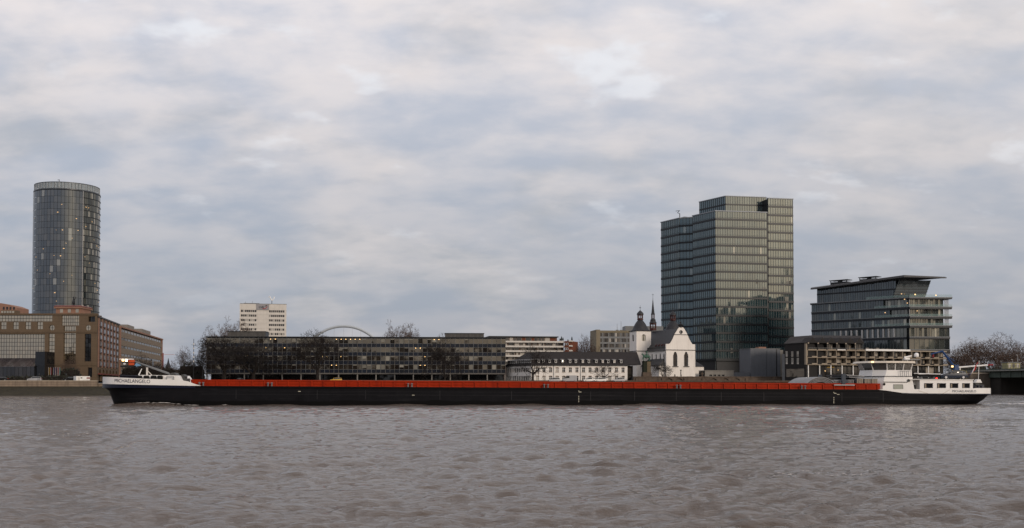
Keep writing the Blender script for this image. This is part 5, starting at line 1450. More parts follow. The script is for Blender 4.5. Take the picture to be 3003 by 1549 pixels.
# ---------------------------------------------------------------- the bridge at the right
def bridge():
    a = P(2903, 1100, 399); f = Fr((a.x + 2, a.y, 0), R(90) + BANK.a + R(180), 0)   # x runs out over the river, y to the right
    root = thing('river_bridge', 'green grey girder bridge leaving the picture at the right edge', 'bridge', (a.x, a.y, 0))
    z1 = P(2903, 1085, 399).z; z0 = P(2903, 1109, 399).z
    green = M('bridge_green', (.10, .125, .11), .6, .15, .4, streak=.35, streak_col=(.05, .05, .045))
    MB(f).box(-30, 330, 0.6, 24, z0 + .2, z1 - .5).build('girder', green, root)
    for k in range(30): pbox('girder_rib', root, green, f, 2 + k * 6, 2.25 + k * 6, .3, .595, z0 + .25, z1 - .52)
    MB(f).box(-30, 330, -.6, 26, z1 - .48, z1).box(-30, 330, -.65, -.4, z1 + .003, z1 + .35, 1).build('deck_edge', [M('deck_concrete', (.30, .30, .28), .8, .15, streak=.4), green], root)
    m = MB(f)
    for k in range(120): m.box(-28 + k * 1.5, -27.93 + k * 1.5, -.55, -.48, z1 + .35, z1 + 1.45)
    for h in (.6, .9, 1.2, 1.45): m.box(-30, 150, -.54, -.49, z1 + h, z1 + h + .06)
    m.build('railing', green, root, kind='stuff')
    MB(f).box(-40, 1.0, 1.4, 23, 0, z0 + .19).build('abutment', M('abutment_stone', (.05, .045, .04), .9, .3, .5, streak=.4), root)
    MB(f).box(120, 126, 3, 21, -3, z0 + .19).build('pier', concrete, root)
    # brick wall and stairs at the landing
    st = thing('landing_wall', 'pale concrete landing wall left of the bridge behind the barge stern', 'wall', P(2850, 1110, 408))
    w = face(2845, 402, 2904, 404, 0); MB(w).box(0, w.L, 0, 4, 1.8, w.z(1096.5, 2870)).build('landing_block', M('landing_stone', (.17, .145, .12), .85, .25, .5, streak=.5), st)
    pbox('landing_coping', st, coping, w, -.2, w.L + .2, -.3, 4, w.z(1096.4, 2870), w.z(1093, 2870))
bridge()

# ================================================================ TREES IN PLACE
tree(545, 455, 1024, GZ, 'reddish bare tree left of the long dark office', 1, 62, 1)
tree(592, 425, 1040, GZ, 'small dark bare tree at the left end of the long dark office', 2, 46, 0)
tree(657, 405, 993, GZ, 'dark bare tree in front of the office, second nearest its left end', 2, 150, 0)
tree(744, 402, 1000, GZ, 'wide branching bare tree before the office, below the white slab tower', 1, 200, 0)
tree(932, 404, 977, GZ, 'tall bare tree before the office, below the left foot of the arch', 0, 150, 0)
tree(1305, 408, 1000, GZ, 'dense bare tree before the right end of the long dark office', 3, 118, 0)
tree(650, 480, 956, GZ, 'bare tree crown rising over the office roof beside the left plant room', 3, 100, 1)
tree(715, 482, 951, GZ, 'bare tree crown over the office roof in front of the white slab tower', 1, 95, 1)
tree(622, 478, 968, GZ, 'lower bare crown at the left end of the office roof', 1, 80, 1)
tree(688, 484, 957, GZ, 'bare crown behind the left plant room of the office', 0, 90, 1)
tree(1185, 490, 961, GZ, 'middle one of the bare crowns over the office roof right of the arch', 0, 100, 1)
tree(1155, 485, 966, GZ, 'left one of the bare crowns over the office roof right of the arch', 3, 95, 1)
tree(1215, 482, 963, GZ, 'right one of the bare crowns over the office roof right of the arch', 1, 95, 1)
tree(1722, 500, 990, GZ, 'pale bare tree between the apartment block and the beige grid office', 0, 70, 1)
tree(1695, 505, 1013, GZ, 'low bare tree right of the apartment block', 1, 50, 1)
tree(1561, 398, 1018, GZ, 'dark bare tree at the left corner of the monastery', 4, 110, 0, 0.6)
tree(1774, 402, 1072, GZ, 'small spreading bare tree in front of the monastery front', 4, 85, 0)
tree(1943, 428, 1066, TZ, 'low many stemmed bare tree before the church flank', 3, 62, 0)
tree(206, 372, 1052, GZ, 'small bare tree in front of the sandstone hotel', 1, 58, 1)
tree(415, 400, 1044, GZ, 'bare tree before the banded office block', 3, 95, 0)
tree(462, 425, 1062, GZ, 'lower bare tree right of the banded office block', 1, 60, 0)
tree(500, 470, 1068, GZ, 'distant bare tree between hotel and long dark office', 3, 55, 1)
for px, Y, top, w, k, lb in ((2802, 470, 1030, 60, 3, 'bare tree just right of the stepped glass office'), (2830, 455, 1000, 105, 1, 'wide bare tree, second from the stepped glass office'),
                              (2868, 500, 1005, 95, 0, 'slim bare tree between the two widest ones by the bridge'), (2918, 450, 988, 140, 1, 'largest bare tree behind the bridge landing'),
                              (2962, 500, 1004, 95, 3, 'bare tree right of the largest one behind the bridge'), (2996, 455, 1010, 80, 0, 'bare tree cut by the right edge of the picture')):
    tree(px, Y, top, GZ, lb, k, w, 1, group='trees behind the bridge')
# clipped hedges and bushes on the left quay
hedge_m = soil('hedge_leaf', (.012, .015, .009), (.035, .034, .022), .9, 3)
def bush(px0, px1, py0, py1, Y, label, seed, dome=False, name='hedge', cat='hedge'):
    a, b = P(px0, py1, Y), P(px1, py1, Y); zt = P(px0, py0, Y).z; rn = random.Random(seed)
    bz = min(GZ, a.z) if a.z < GZ + 1 else GZ
    root = thing(name, label, cat, ((a.x + b.x) / 2, Y, GZ)); m = MB(); w = b.x - a.x; h = zt - GZ
    for i in range(int(420 * max(.5, w / 12))):
        t = rn.random(); q = rn.random()
        prof = (1 - (2 * t - 1) ** 4) ** .5 if dome else 1
        x = a.x + w * t; y = Y + rn.uniform(-1.3, 1.3); z = GZ + h * q * prof
        s = rn.uniform(.18, .42)
        n = Vector((rn.gauss(0, 1), rn.gauss(0, 1), rn.gauss(0, 1))).normalized(); u = n.orthogonal().normalized() * s; v = n.cross(u) * .8
        c = Vector((x, y, z)); m.add([tuple(c - u - v), tuple(c + u - v * .6), tuple(c + u * .7 + v), tuple(c - u * .8 + v * .8)], [(0, 1, 2, 3)])
    m.build('foliage', hedge_m, root)
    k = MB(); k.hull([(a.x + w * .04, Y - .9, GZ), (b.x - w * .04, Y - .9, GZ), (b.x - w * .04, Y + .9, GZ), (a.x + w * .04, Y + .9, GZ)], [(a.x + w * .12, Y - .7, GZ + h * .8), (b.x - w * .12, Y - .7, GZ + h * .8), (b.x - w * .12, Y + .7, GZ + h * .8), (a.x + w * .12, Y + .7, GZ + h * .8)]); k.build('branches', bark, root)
bush(174, 238, 1079, 1108, 366, 'dark domed evergreen bush in front of the hotel tower', 1, True, 'bush', 'bush')
bush(120, 200, 1102, 1116, 357, 'low clipped dark hedge on the quay before the hotel door', 2)
bush(20, 100, 1104, 1116, 358, 'low clipped dark hedge before the glass pavilion', 3)
bush(520, 604, 1062, 1112, 440, 'dark brown shrubbery left of the long office', 4, True, 'bush', 'bush')
bush(430, 520, 1076, 1112, 450, 'dark shrubbery between the banded block and the bare trees', 5, True, 'bush', 'bush')
bush(352, 430, 1072, 1110, 412, 'dark shrubbery at the foot of the banded block', 6, True, 'bush', 'bush')

# glass pavilion at the hotel's foot
def pavilion():
    f = face(-60, 370, 101, 370, GZ); root = thing('glass_pavilion', 'low dark glass pavilion with sloping roof at the foot of the hotel', 'pavilion', f.w(f.L / 2, 0, 0))
    Z = lambda py: f.z(py, 60); g = G('pavilion_glass', (.008, .008, .01), (.025, .022, .022), .07, .1)
    r = G('pavilion_roof_glass', (.03, .028, .032), (.07, .06, .065), .10, .15)
    n = 14; w = f.L / n
    for i in range(n):
        zr = Z(1072) + (Z(1066) - Z(1072)) * i / n
        pbox('wall_pane', root, g, f, i * w + .06, (i + 1) * w - .06, 0, .08, 0, Z(1076))
        MB(f).hull([(i * w + .05, -.3, Z(1076)), ((i + 1) * w - .05, -.3, Z(1076)), ((i + 1) * w - .05, 7, Z(1050)), (i * w + .05, 7, Z(1050))], [(i * w + .05, -.3, Z(1076) + .1), ((i + 1) * w - .05, -.3, Z(1076) + .1), ((i + 1) * w - .05, 7, Z(1050) + .1), (i * w + .05, 7, Z(1050) + .1)]).build('roof_pane', r, root)
        pbox('post', root, dark_metal, f, i * w - .05, i * w + .05, -.06, .1, 0, Z(1076))
    MB(f).box(.1, f.L - .1, .5, 11, 0, Z(1078)).build('core', dark_metal, root)
    e = face(103, 371, 131, 371, GZ); MB(e).box(0, e.L, 0, 8, 0, e.z(1031, 115)).build('dark_reflection_block', hg_dark, root)  # added dark block, stands in for the dark reflection in the hotel glass
pavilion()
bush(2776, 2905, 1062, 1112, 540, 'dark shrubbery below the trees right of the stepped office', 7, True, 'bush', 'bush')
bush(2895, 3030, 1066, 1112, 545, 'dark shrubbery behind the bridge railing at the right', 8, True, 'bush', 'bush')

# ---------------------------------------------------------------- cars
tyre = M('tyre', (.012, .012, .012), .8, .1); rim_m = M('wheel_rim', (.45, .45, .46), .3, .1, metal=.6)
car_glass = G('car_glass', (.01, .011, .012), (.03, .03, .03), .08, .04)
head_m = M('headlight_lens', (.7, .7, .72), .15, .05); tail_m = M('tail_lens', (.35, .02, .02), .2, .05)
def paint(name, c): 
    m = M(name, c, .30, .06, .5, spec=.22); return m
def car(label, colour, loc, ang, L=4.45, style='sedan', group=None, name='car', cat='car'):
    """front towards -x of its own frame"""
    root = thing(name, label, cat, loc, group); f = Fr(loc, ang)
    k = L / 4.45
    if style == 'van':
        W, H = .98, 2.25; L = max(L, 5.2)
        low = [(0, .55), (.15, .95), (.9, 1.25), (L - .05, 1.25), (L, .5)]
        cab = [(.75, 1.25), (1.55, 2.15), (2.2, H), (L - .15, H), (L - .02, 1.25)]
    else:
        W, H = .88, 1.46
        low = [(0, .50 * 1), (.06, .66), (.35, .78), (1.15 * k, .92), (3.75 * k, .98), (4.30 * k, .96), (4.43 * k, .78), (4.45 * k, .45)]
        cab = [(1.05 * k, .92), (1.75 * k, 1.36), (2.2 * k, 1.45), (2.85 * k, 1.46), (3.45 * k, 1.34), (4.15 * k, .97)] if style == 'sedan' else [(1.0 * k, .92), (1.6 * k, 1.40), (2.1 * k, 1.5), (3.6 * k, 1.48), (4.2 * k, 1.3), (4.38 * k, .95)]
    # lower body: lofted across, rounded in plan and at the sills
    def loft(mb, top, zb, ws, wt, m=0):
        n = len(top); rows = []
        for (x, z) in top:
            e = min(1, min(x + .25, L + .25 - x) / .9) ** .5
            rows.append((x, z, ws * (.86 + .14 * e), wt * (.84 + .16 * e)))
        v = []; fcs = []
        for x, z, a, b in rows:
            v += [(x, -a * .96, zb), (x, -a, zb + (z - zb) * .45), (x, -b, z), (x, b, z), (x, a, zb + (z - zb) * .45), (x, a * .96, zb)]
        for i in range(n - 1):
            for j in range(6): fcs.append((i * 6 + j, i * 6 + (j + 1) % 6, (i + 1) * 6 + (j + 1) % 6, (i + 1) * 6 + j))
        fcs += [tuple(range(6)), tuple(range((n - 1) * 6, n * 6))[::-1]]
        mb.add(v, fcs, m)
    b = MB(f); loft(b, low, .22, W, W * .93); body = b.build('body', colour, root, smooth=True)
    c = MB(f); loft(c, [(x, z) for x, z in cab], .9 if style != 'van' else 1.2, W * .90, W * (.70 if style != 'van' else .9)); c.build('windows', car_glass, root, smooth=True)
    rf = MB(f); tp = cab[1:-1] if style != 'van' else cab[1:-1]
    for (xa, za), (xb, zb) in zip(tp, tp[1:]): rf.hull([(xa, -W * .72, za + .005), (xb, -W * .72, zb + .005), (xb, W * .72, zb + .005), (xa, W * .72, za + .005)], [(xa, -W * .66, za + .05), (xb, -W * .66, zb + .05), (xb, W * .66, zb + .05), (xa, W * .66, za + .05)])
    if style == 'van': rf.box(2.3, L - .1, -W * .93, W * .93, 1.22, H - .02)
    rf.build('roof', colour, root)
    for x in ((cab[0][0] + cab[1][0]) / 2, (cab[1][0] + cab[-2][0]) / 2 + .1, (cab[-1][0] + cab[-2][0]) / 2 - .05):
        zt = 1.40; pl = MB(f)
        if style == 'van': break
        for s in (-1, 1): pl.tube((x - .02, s * W * .88, .92), (x + (.02), s * W * .70, zt), .045, .04, 4)
        pl.build('pillar', colour, root)
    for x in (.82 * k, L - .85 * k):
        for s in (-1, 1):
            w = MB(f).tube((x, s * (W - .02), .31), (x, s * (W - .2), .31), .315, .315, 16).build('wheel', tyre, root)
            MB(f).tube((x, s * (W + .005), .31), (x, s * (W - .02), .31), .20, .21, 12).build('rim', rim_m, w)
    for s in (-1, 1):
        MB(f).hull([(.04, s * W * .45, .60), (.02, s * W * .82, .60), (.30, s * W * .90, .68), (.36, s * W * .5, .72)], [(.10, s * W * .45, .72), (.10, s * W * .82, .72), (.40, s * W * .86, .80), (.45, s * W * .5, .82)]).build('headlight', head_m, root)
        MB(f).box(L - .16, L + .01, s * W * .62 - .16, s * W * .62 + .16, .72, .9).build('tail_light', tail_m, root)
        MB(f).box(cab[0][0] + .32, cab[0][0] + .5, s * (W + .06) - .09, s * (W + .06) + .09, .95, 1.08).build('mirror', colour, root)
    MB(f).box(-.02, .06, -W * .7, W * .7, .32, .46).build('bumper', tyre, root)
    return root

# cars on the far quay, half hidden by the barge
silver = paint('silver_paint', (.42, .42, .43)); carwhite = paint('white_car_paint', (.72, .72, .70)); black = paint('black_car_paint', (.012, .012, .014))
yellow = paint('yellow_car_paint', (.62, .42, .09)); darkblue = paint('dark_blue_paint', (.018, .030, .055)); redp = paint('red_car_paint', (.25, .03, .03)); olive = paint('pale_yellow_paint', (.40, .34, .16))
for px, Y, col, st, lb in ((1728, 392, carwhite, 'hatch', 'white car on the quay before the monastery, left of the pair'), (1760, 392, carwhite, 'hatch', 'white car on the quay before the monastery, right of the pair'),
                           (1625, 393, silver, 'hatch', 'grey car parked by the left half of the monastery'), (1815, 393, silver, 'sedan', 'grey car at the right end of the monastery'),
                           (1668, 393, silver, 'van', 'grey van parked before the middle of the monastery'), (985, 395, yellow, 'hatch', 'pale yellow car on the quay before the long office'),
                           (700, 398, black, 'sedan', 'black car before the left half of the long office')):
    p = P(px, 1118, Y); car(lb, col, (p.x - 2.2, Y, GZ), BANK.a, 4.4, st, 'cars parked along the far quay', 'parked_van' if st == 'van' else 'parked_car', 'van' if st == 'van' else 'car')
for px, Y, col, st, lb in ((100, 352.5, silver, 'hatch', 'silver car on the quay before the hotel pavilion'), (2, 352, black, 'sedan', 'dark car at the left edge of the picture'), (205, 353.5, black, 'sedan', 'black car left of the white container on the quay')):
    p = P(px, 1118, Y); car(lb, col, (p.x - 2.2, Y, GZ), BANK.a, 4.4, st, 'cars parked along the far quay', 'parked_car')
for px, col, st, L, lb in ((2968, carwhite, 'van', 5.4, 'white van on the low quay under the bridge'), (3000, carwhite, 'van', 5.6, 'white van cut by the right edge under the bridge'), (2905, silver, 'sedan', 4.5, 'silver car on the low quay behind the barge stern')):
    u, _ = BANK.uz(px, 1140); q = BANK.w(u, 6.5, 1.86); car(lb, col, q, BANK.a, L, st, 'vehicles on the low quay', 'parked_van' if st == 'van' else 'parked_car', 'van' if st == 'van' else 'car')

# white container with red marks, on the quay wall
def container():
    f = face(224, 351, 264, 354, GZ); root = thing('site_container', 'white site container with red marks on the quay', 'container', f.w(f.L / 2, 0, 0))
    h = f.z(1103.5, 244); MB(f).box(0, f.L, 0, 2.4, .15, h).build('shell', white, root)
    for i in range(9): pbox('corrugation', root, white, f, f.L * .5 + i * .24, f.L * .5 + i * .24 + .12, -.05, -.004, .3, h - .15)
    pbox('door', root, white_conc, f, f.L * .10, f.L * .26, -.05, -.004, .2, h - .25); pbox('window', root, window_dark, f, f.L * .31, f.L * .44, -.05, -.004, .9, h - .4)
    for x in (.76, .84, .92): pbox('red_mark', root, redp, f, f.L * x, f.L * (x + .055), -.08, -.052, h * .45, h * .8)
container()
# row of flags at the hotel door
for i, (px, c) in enumerate(((142, (.20, .13, .035)), (148, (.16, .03, .03)), (157, (.03, .035, .10)), (163, (.06, .03, .07)), (169, (.20, .03, .035)), (173, (.06, .14, .14)))):
    p = P(px, 1110, 364); f = Fr((p.x, 364, GZ), 0); nm = ('yellow', 'red', 'navy', 'violet', 'crimson', 'teal')[i]
    r = thing('flag_pole', nm + ' flag hanging from a pole at the hotel entrance', 'flag', f.o, 'flags at the hotel entrance')
    h = f.z(1077, px); MB(f).tube((0, 0, 0), (0, 0, h), .06, .04, 6).build('pole', pale_metal, r)
    fl = MB(f); pts = [(.04, 0), (.18, .10), (.30, -.05), (.44, .1)]
    for (xa, ya), (xb, yb) in zip(pts, pts[1:]): fl.add([(xa, ya, h - .1), (xb, yb, h - .3), (xb * .8, yb, h - 2.6), (xa * .8, ya, h - 2.5)], [(0, 1, 2, 3)])
    fl.build('flag_cloth', M('flag_' + nm, c, .8, .1), r)
# lamp posts and a banded mast left of the long office
for px, py, Y, lb in ((567.5, 994, 395, 'tall dark banded mast left of the long office'), (594.5, 994, 397, 'dark lamp post at the left end of the long office'), (115, 1100, 351, 'short lamp post on the quay before the hotel'), (194, 1100, 351, 'thin post beside the black car on the left quay')):
    p = P(px, 1100, Y); f = Fr((p.x, Y, GZ), 0); h = f.z(py, px); r = thing('lamp_post', lb, 'post', f.o)
    MB(f).tube((0, 0, 0), (0, 0, h), .14 if h > 8 else .09, .10 if h > 8 else .07, 6).build('pole', dark_metal, r)
    if 'mast' in lb:
        for k in range(5): MB(f).lathe([(.2, h - 2.2 - k * 1.6), (.2, h - 1.6 - k * 1.6)], 0, 0, 6).build('band', white_conc, r)
    else: MB(f).lathe([(.08, h), (.3, h + .1), (.26, h + .35), (.05, h + .45)], 0, 0, 8).build('lamp_head', dark_metal, r)
for px, py, Y, pl_ in ((2864, 1080, 430, 'short grey lamp post behind the flag at the barge stern'), (2938, 1060, 425, 'grey lamp post before the largest tree behind the bridge'), (2970, 1055, 425, 'grey lamp post beside the pale kiosk behind the bridge'), (2985, 1042, 425, 'tallest grey lamp post near the right edge behind the bridge')):
    p = P(px, 1100, Y); f = Fr((p.x, Y, GZ), 0); h = f.z(py, px); r = thing('lamp_post', pl_, 'post', f.o, 'lamp posts behind the bridge')
    MB(f).tube((0, 0, 0), (0, 0, h), .10, .06, 6).build('pole', pale_metal, r); MB(f).box(-.7, .1, -.1, .1, h, h + .12).build('lamp_head', pale_metal, r)
# far things in the gap on the left: a spire, low houses, a tower crane
def far_gap():
    c = P(493.5, 1070, 1150); f = Fr((c.x, 1150, GZ), 0); r = thing('far_church', 'distant thin church spire in the gap left of the long office', 'church', f.o)
    MB(f).box(-2.2, 2.2, -2, 2, 0, f.z(1076, 493)).build('tower', M('far_stone', (.16, .16, .18), .9, .1), r); MB(f).lathe([(3, f.z(1076, 493)), (1.2, f.z(1064, 493)), (.1, f.z(1050, 493))], 0, 0, 6).build('spire', slate, r)
    for i, (a, b, py, lb) in enumerate(((478, 500, 1080, 'distant low house below the far church spire'), (500, 524, 1084, 'distant low house right of the far church spire'))):
        q = face(a, 900, b, 900, GZ); r = thing('far_house', lb, 'house', q.w(q.L / 2, 0, 0)); h = q.z(py, a)
        MB(q).box(0, q.L, 0, 8, 0, h - 2).build('wall', M('far_wall%d' % i, (.13, .11, .10), .9, .2), r); MB(q).prism([(-.5, -.5), (q.L + .5, -.5), (q.L + .5, 8.5), (-.5, 8.5)], h - 2, h - 1.6).prism([(0, 0), (q.L, 0), (q.L, 8), (0, 8)], h - 1.6, h).build('roof', roof_tile, r)
        for k in range(5): pbox('window', r, window_dark, q, .8 + k * q.L / 5.4, 2.0 + k * q.L / 5.4, -.05, -.003, h - 5, h - 3.4)
    c = P(478, 1100, 1400); f = Fr((c.x, 1400, GZ), 0); r = thing('tower_crane', 'distant thin red crane jib in the gap left of the long office', 'crane', f.o); h = f.z(1040, 478)
    MB(f).box(-.5, .5, -.5, .5, 0, h + 2).build('mast', redp, r); MB(f).box(-4, f.u(512, 1040), -.4, .4, h - .25, h + .25).build('jib', M('crane_hazed_red', (.52, .36, .35), .6, .1), r)  # jib red is paled in its colour to stand for haze
far_gap()
# small pale pavilion and signs behind the bridge rail
def kiosk():
    f = face(2955, 418, 2992, 420, GZ); r = thing('kiosk', 'pale yellow kiosk behind the bridge railing at the right', 'kiosk', f.w(f.L / 2, 0, 0)); z = f.z(1062, 2970)
    MB(f).box(0, f.L, 0, 3, 0, z - .3).build('wall', M('kiosk_wall', (.34, .32, .20), .7, .15), r); pbox('roof', r, grey_metal, f, -.3, f.L + .3, -.4, 3.3, z - .29, z)
    for k in range(3): pbox('window', r, flat_glass, f, .4 + k * f.L / 3.1, 1.5 + k * f.L / 3.1, -.06, -.003, z - 2.2, z - .6)
kiosk()

# ================================================================ THE BARGE
BF = Fr((BA.x, BA.y, 0), BANG, 135.4); TRIM = 0.0055
hull_black = M('hull_black', (.0060, .0060, .0080), .55, .40, .25, spec=.12, streak=.5, streak_col=(.016, .015, .017))
def hull_paint():
    m, nt, b = mat_base('hull_paint'); t = NT(nt); p = t.pos()
    n = t.noise(p, .5, 6, .6); st = t.noise(p, 1.0, 5, .65, (.16, .16, 2.2)); sc = t.noise(p, 1.0, 4, .6, (1.1, 1.1, .25))
    c = t.mix(t.rng(n, .3, .7), (.0042, .0042, .0058), (.0085, .0085, .0108))
    c = t.mix(t.math('MULTIPLY', t.rng(st, .56, .74), .55), c, (.026, .025, .028))
    c = t.mix(t.math('MULTIPLY', t.rng(sc, .60, .78), .45), c, (.004, .004, .005))
    c = t.mix(t.math('MULTIPLY', t.rng(t.noise(p, 2.0, 5, .7, (1, 1, .35)), .66, .8), .5), c, (.045, .028, .018))
    z = t.n('ShaderNodeSeparateXYZ'); t.l(p, z.inputs[0]); lim = t.math('ADD', .30, t.math('MULTIPLY', t.noise(p, .22, 3, .5, (1, 1, .0)), .75))
    wet = t.math('LESS_THAN', z.outputs[2], lim)
    t.set(b.inputs['Base Color'], t.mix(wet, c, (.0022, .0022, .0026))); b.inputs['Roughness'].default_value = .6; b.inputs['Specular IOR Level'].default_value = .10
    bp = t.n('ShaderNodeBump'); t.l(t.noise(p, .9, 3, .5, (1, 1, .6)), bp.inputs['Height']); bp.inputs['Strength'].default_value = .5; bp.inputs['Distance'].default_value = .06; t.l(bp.outputs[0], b.inputs['Normal'])
    return m
hull_side = hull_paint()
boot_black = M('boot_topping', (.0035, .0035, .004), .5, .2); navy = M('navy_paint', (.010, .014, .040), .35, .15)
orange = M('orange_paint', (.46, .055, .012), .6, .16, .35, spec=.12, streak=.5, streak_col=(.22, .022, .008), rndvar=.25)
bwhite = M('barge_white', (.80, .785, .765), .4, .04, .3, streak=.10, streak_col=(.55, .46, .38))
deck_grey = M('deck_grey', (.10, .10, .10), .6, .2); hatch_alu = M('hatch_alu', (.26, .26, .265), .5, .25, .6, streak=.5); crane_blue = M('crane_blue', (.025, .075, .19), .4, .15)
def bl(px, py, v=0.0):
    """place on the barge, before its trim: metres from the bow, height above the keel line of water"""
    u, z = BF.sub(0, v).uz(px, py); return u, z + TRIM * u
HB = 5.7
def interp(z, tab):
    if z <= tab[0][0]: return tab[0][1]
    for (a, x), (b, y) in zip(tab, tab[1:]):
        if z <= b: return x + (y - x) * (z - a) / (b - a)
    return tab[-1][1]
ST = [(-1, 1.2), (0, -.15), (1.0, -.5), (2.5, -1.0), (2.68, -1.65), (3.0, -1.80)]
EN = [(-1, 133.6), (0.2, 135.2), (.74, 136.3), (1.2, 137.1), (1.8, 137.8), (2.4, 138.2), (3.2, 138.3)]
def half(u, z):
    lb = interp(z, [(0, 12), (3, 7.0)]); ls = interp(z, [(0.7, 11), (3, 5.0)])
    s = min(1, max(0, (u - interp(z, ST)) / lb)); e = min(1, max(0, (interp(z, EN) - u) / ls))
    return HB * (1 - (1 - s) ** 2.4) ** .5 * (1 - (1 - e) ** 2.4) ** .5
def side_u(px):
    """where along the curved deck line a picture column falls"""
    a, b = -1.7, 138.2
    for _ in range(50):
        m = (a + b) / 2; q = BF.w(m, HB - half(m, 3.0), 3.2)
        if CX + FPX * q.x / (q.y * math.cos(TH) + (q.z - CAMH) * math.sin(TH)) < px: a = m
        else: b = m
    return a
def barge():
    root = thing('cargo_barge', 'long black cargo barge with orange coaming and white wheelhouse crossing the river', 'barge', (BA.x, BA.y, 0))
    # hull
    lv = [-1.0, -.3, .2, .55, .9, 1.5, 2.2, 2.66, 2.8, 3.0]; ts = [0, .002, .006, .012, .02, .032, .05, .07, .1] + [.1 + .8 * i / 24 for i in range(1, 25)] + [.93, .95, .967, .98, .99, .996, 1]
    nT = len(ts); nz = len(lv)
    for side in (0,):
        m = MB(BF)
        vs = []
        for sgn in (-1, 1):
            for t in ts:
                for z in lv:
                    u = interp(z, ST) + (interp(z, EN) - interp(z, ST)) * t; vs.append((u, HB + sgn * half(u, z), z))
        fs = []; mi = []
        for sg in (0, 1):
            o = sg * nT * nz
            for i in range(nT - 1):
                for k in range(nz - 1): fs.append((o + i * nz + k, o + (i + 1) * nz + k, o + (i + 1) * nz + k + 1, o + i * nz + k + 1)); mi.append(0)
        for i in range(nT - 1):
            fs.append((i * nz + nz - 1, (i + 1) * nz + nz - 1, nT * nz + (i + 1) * nz + nz - 1, nT * nz + i * nz + nz - 1)); mi.append(1)
            fs.append((i * nz, (i + 1) * nz, nT * nz + (i + 1) * nz, nT * nz + i * nz)); mi.append(0)
        b0 = len(m.v); m.add(vs, fs); m.m = mi
        hull = m.build('hull', [hull_side, deck_grey], root, smooth=True)
    # belt strips that follow the side of the hull
    def strip(name, mat, us, zb, zt, off, th=.10, near=True, far=True, zref=None):
        sides = ([-1] if near else []) + ([1] if far else [])
        m = MB(BF)
        for sg in sides:
            v = []
            for u in us:
                for z, o in ((zb(u), off), (zt(u), off), (zt(u), off - th), (zb(u), off - th)):
                    uu = u; h = half(u, min(z, 3.0) if zref is None else zref); v.append((uu, HB + sg * (h + o), z))
            m.add(v, [(i * 4 + k, (i + 1) * 4 + k, (i + 1) * 4 + (k + 1) % 4, i * 4 + (k + 1) % 4) for i in range(len(us) - 1) for k in range(4)] + [(0, 1, 2, 3), tuple(len(v) - 4 + k for k in (3, 2, 1, 0))])
        return m.build(name, mat, hull, smooth=True)
    ub = [-1.795, -1.78, -1.75, -1.7, -1.6, -1.45, -1.25, -.95, -.6, -.1, .6, 1.4, 2.4, 3.5, 5.0, 7.2, 9, 11, 12, 12.6, 13.2, 13.9]
    bt = lambda u: interp(u, [(-1.8, 4.32), (11.0, 3.84), (12.0, 3.66), (13.0, 3.28), (13.9, 3.02)]); bb = lambda u: interp(u, [(-1.8, 3.24), (6, 3.12), (13.9, 3.0)])
    strip('bow_bulwark', bwhite, ub, bb, bt, .03, zref=3.0)
    strip('bow_fender', navy, [-1.795, -1.75, -1.6, -1.25, -.6, .6, 2.4, 5.2, 9, 13], lambda u: 2.66, lambda u: bb(u) - .01, .16, .2, zref=3.0)
    strip('rubbing_strake', hull_black, [13.1, 30, 60, 90, 118], lambda u: 2.74, lambda u: 3.02, .10, .2, zref=3.0)
    us_ = [117.8, 118.6, 119.5, 120.5, 121.6, 123, 126, 129, 131, 132.5, 133.8, 134.9, 135.7, 136.4, 137.0, 137.5, 137.85, 138.1, 138.22, 138.28, 138.295]
    sb = lambda u: interp(u, [(117.8, 3.0), (119.5, 2.82), (121.8, 2.50), (124, 2.45), (138.3, 2.46)]); sp = lambda u: interp(u, [(117.8, 3.03), (121, 3.10), (129.0, 3.12), (132.6, 3.16), (133.6, 3.34), (138.3, 3.36)])
    strip('stern_bulwark', bwhite, us_, sb, sp, .03, zref=3.0)
    strip('stern_rail', navy, us_[4:], lambda u: sb(u) - .16, lambda u: sb(u) - .01, .07, .12, zref=3.0)
    # name at bow and stern
    tnavy = M('lettering_blue', (.035, .04, .09), .5, .05)
    x0, x1 = side_u(336), side_u(440)
    def fit(off): return lambda x, z: HB - half(x, 3.0) - off
    zc = .52
    o = text('MICHAELANGELO', root, BF, x0, 0, x1 - x0, zc, 0, tnavy, 'ship_name', fit(.06), 0.0)
    for v in o.data.vertices:
        # follow the falling line of the bulwark
        u = v.co.x * math.cos(BANG) + v.co.y * math.sin(BANG); v.co.z += 3.53 - .026 * u
    x0, x1 = side_u(2792), side_u(2861.5)
    text('MICHAELANGELO', root, BF, x0, 2.66, x1 - x0, .36, 0, tnavy, 'ship_name', fit(.06), 0.0)
    # orange coaming: wall, top flange, ribs
    u0 = 12.2; u1 = bl(2580, 1135, .9)[0]; V = .85; ZC = 3.97
    for vv, nm in ((V, 'coaming'), (2 * HB - V - .12, 'coaming')): MB(BF).box(u0, u1, vv, vv + .12, 2.98, ZC - .2).build(nm, orange, root)
    MB(BF).box(u0, u1, V - .13, V + .2, ZC - .2, ZC).build('coaming_flange', orange, root); MB(BF).box(u0, u1, 2 * HB - V - .2, 2 * HB - V + .13, ZC - .2, ZC).build('coaming_flange', orange, root)
    MB(BF).box(u0, u0 + .15, V + .13, 2 * HB - V - .13, 2.98, ZC - .01).box(u1 - .15, u1, V + .13, 2 * HB - V - .13, 2.98, ZC - .01).build('coaming_end', orange, root)
    MB(BF).box(u0, u1, V - .05, V + .0, ZC - .52, ZC - .46).build('coaming_rail', orange, root)
    n = int((u1 - u0) / 1.76)
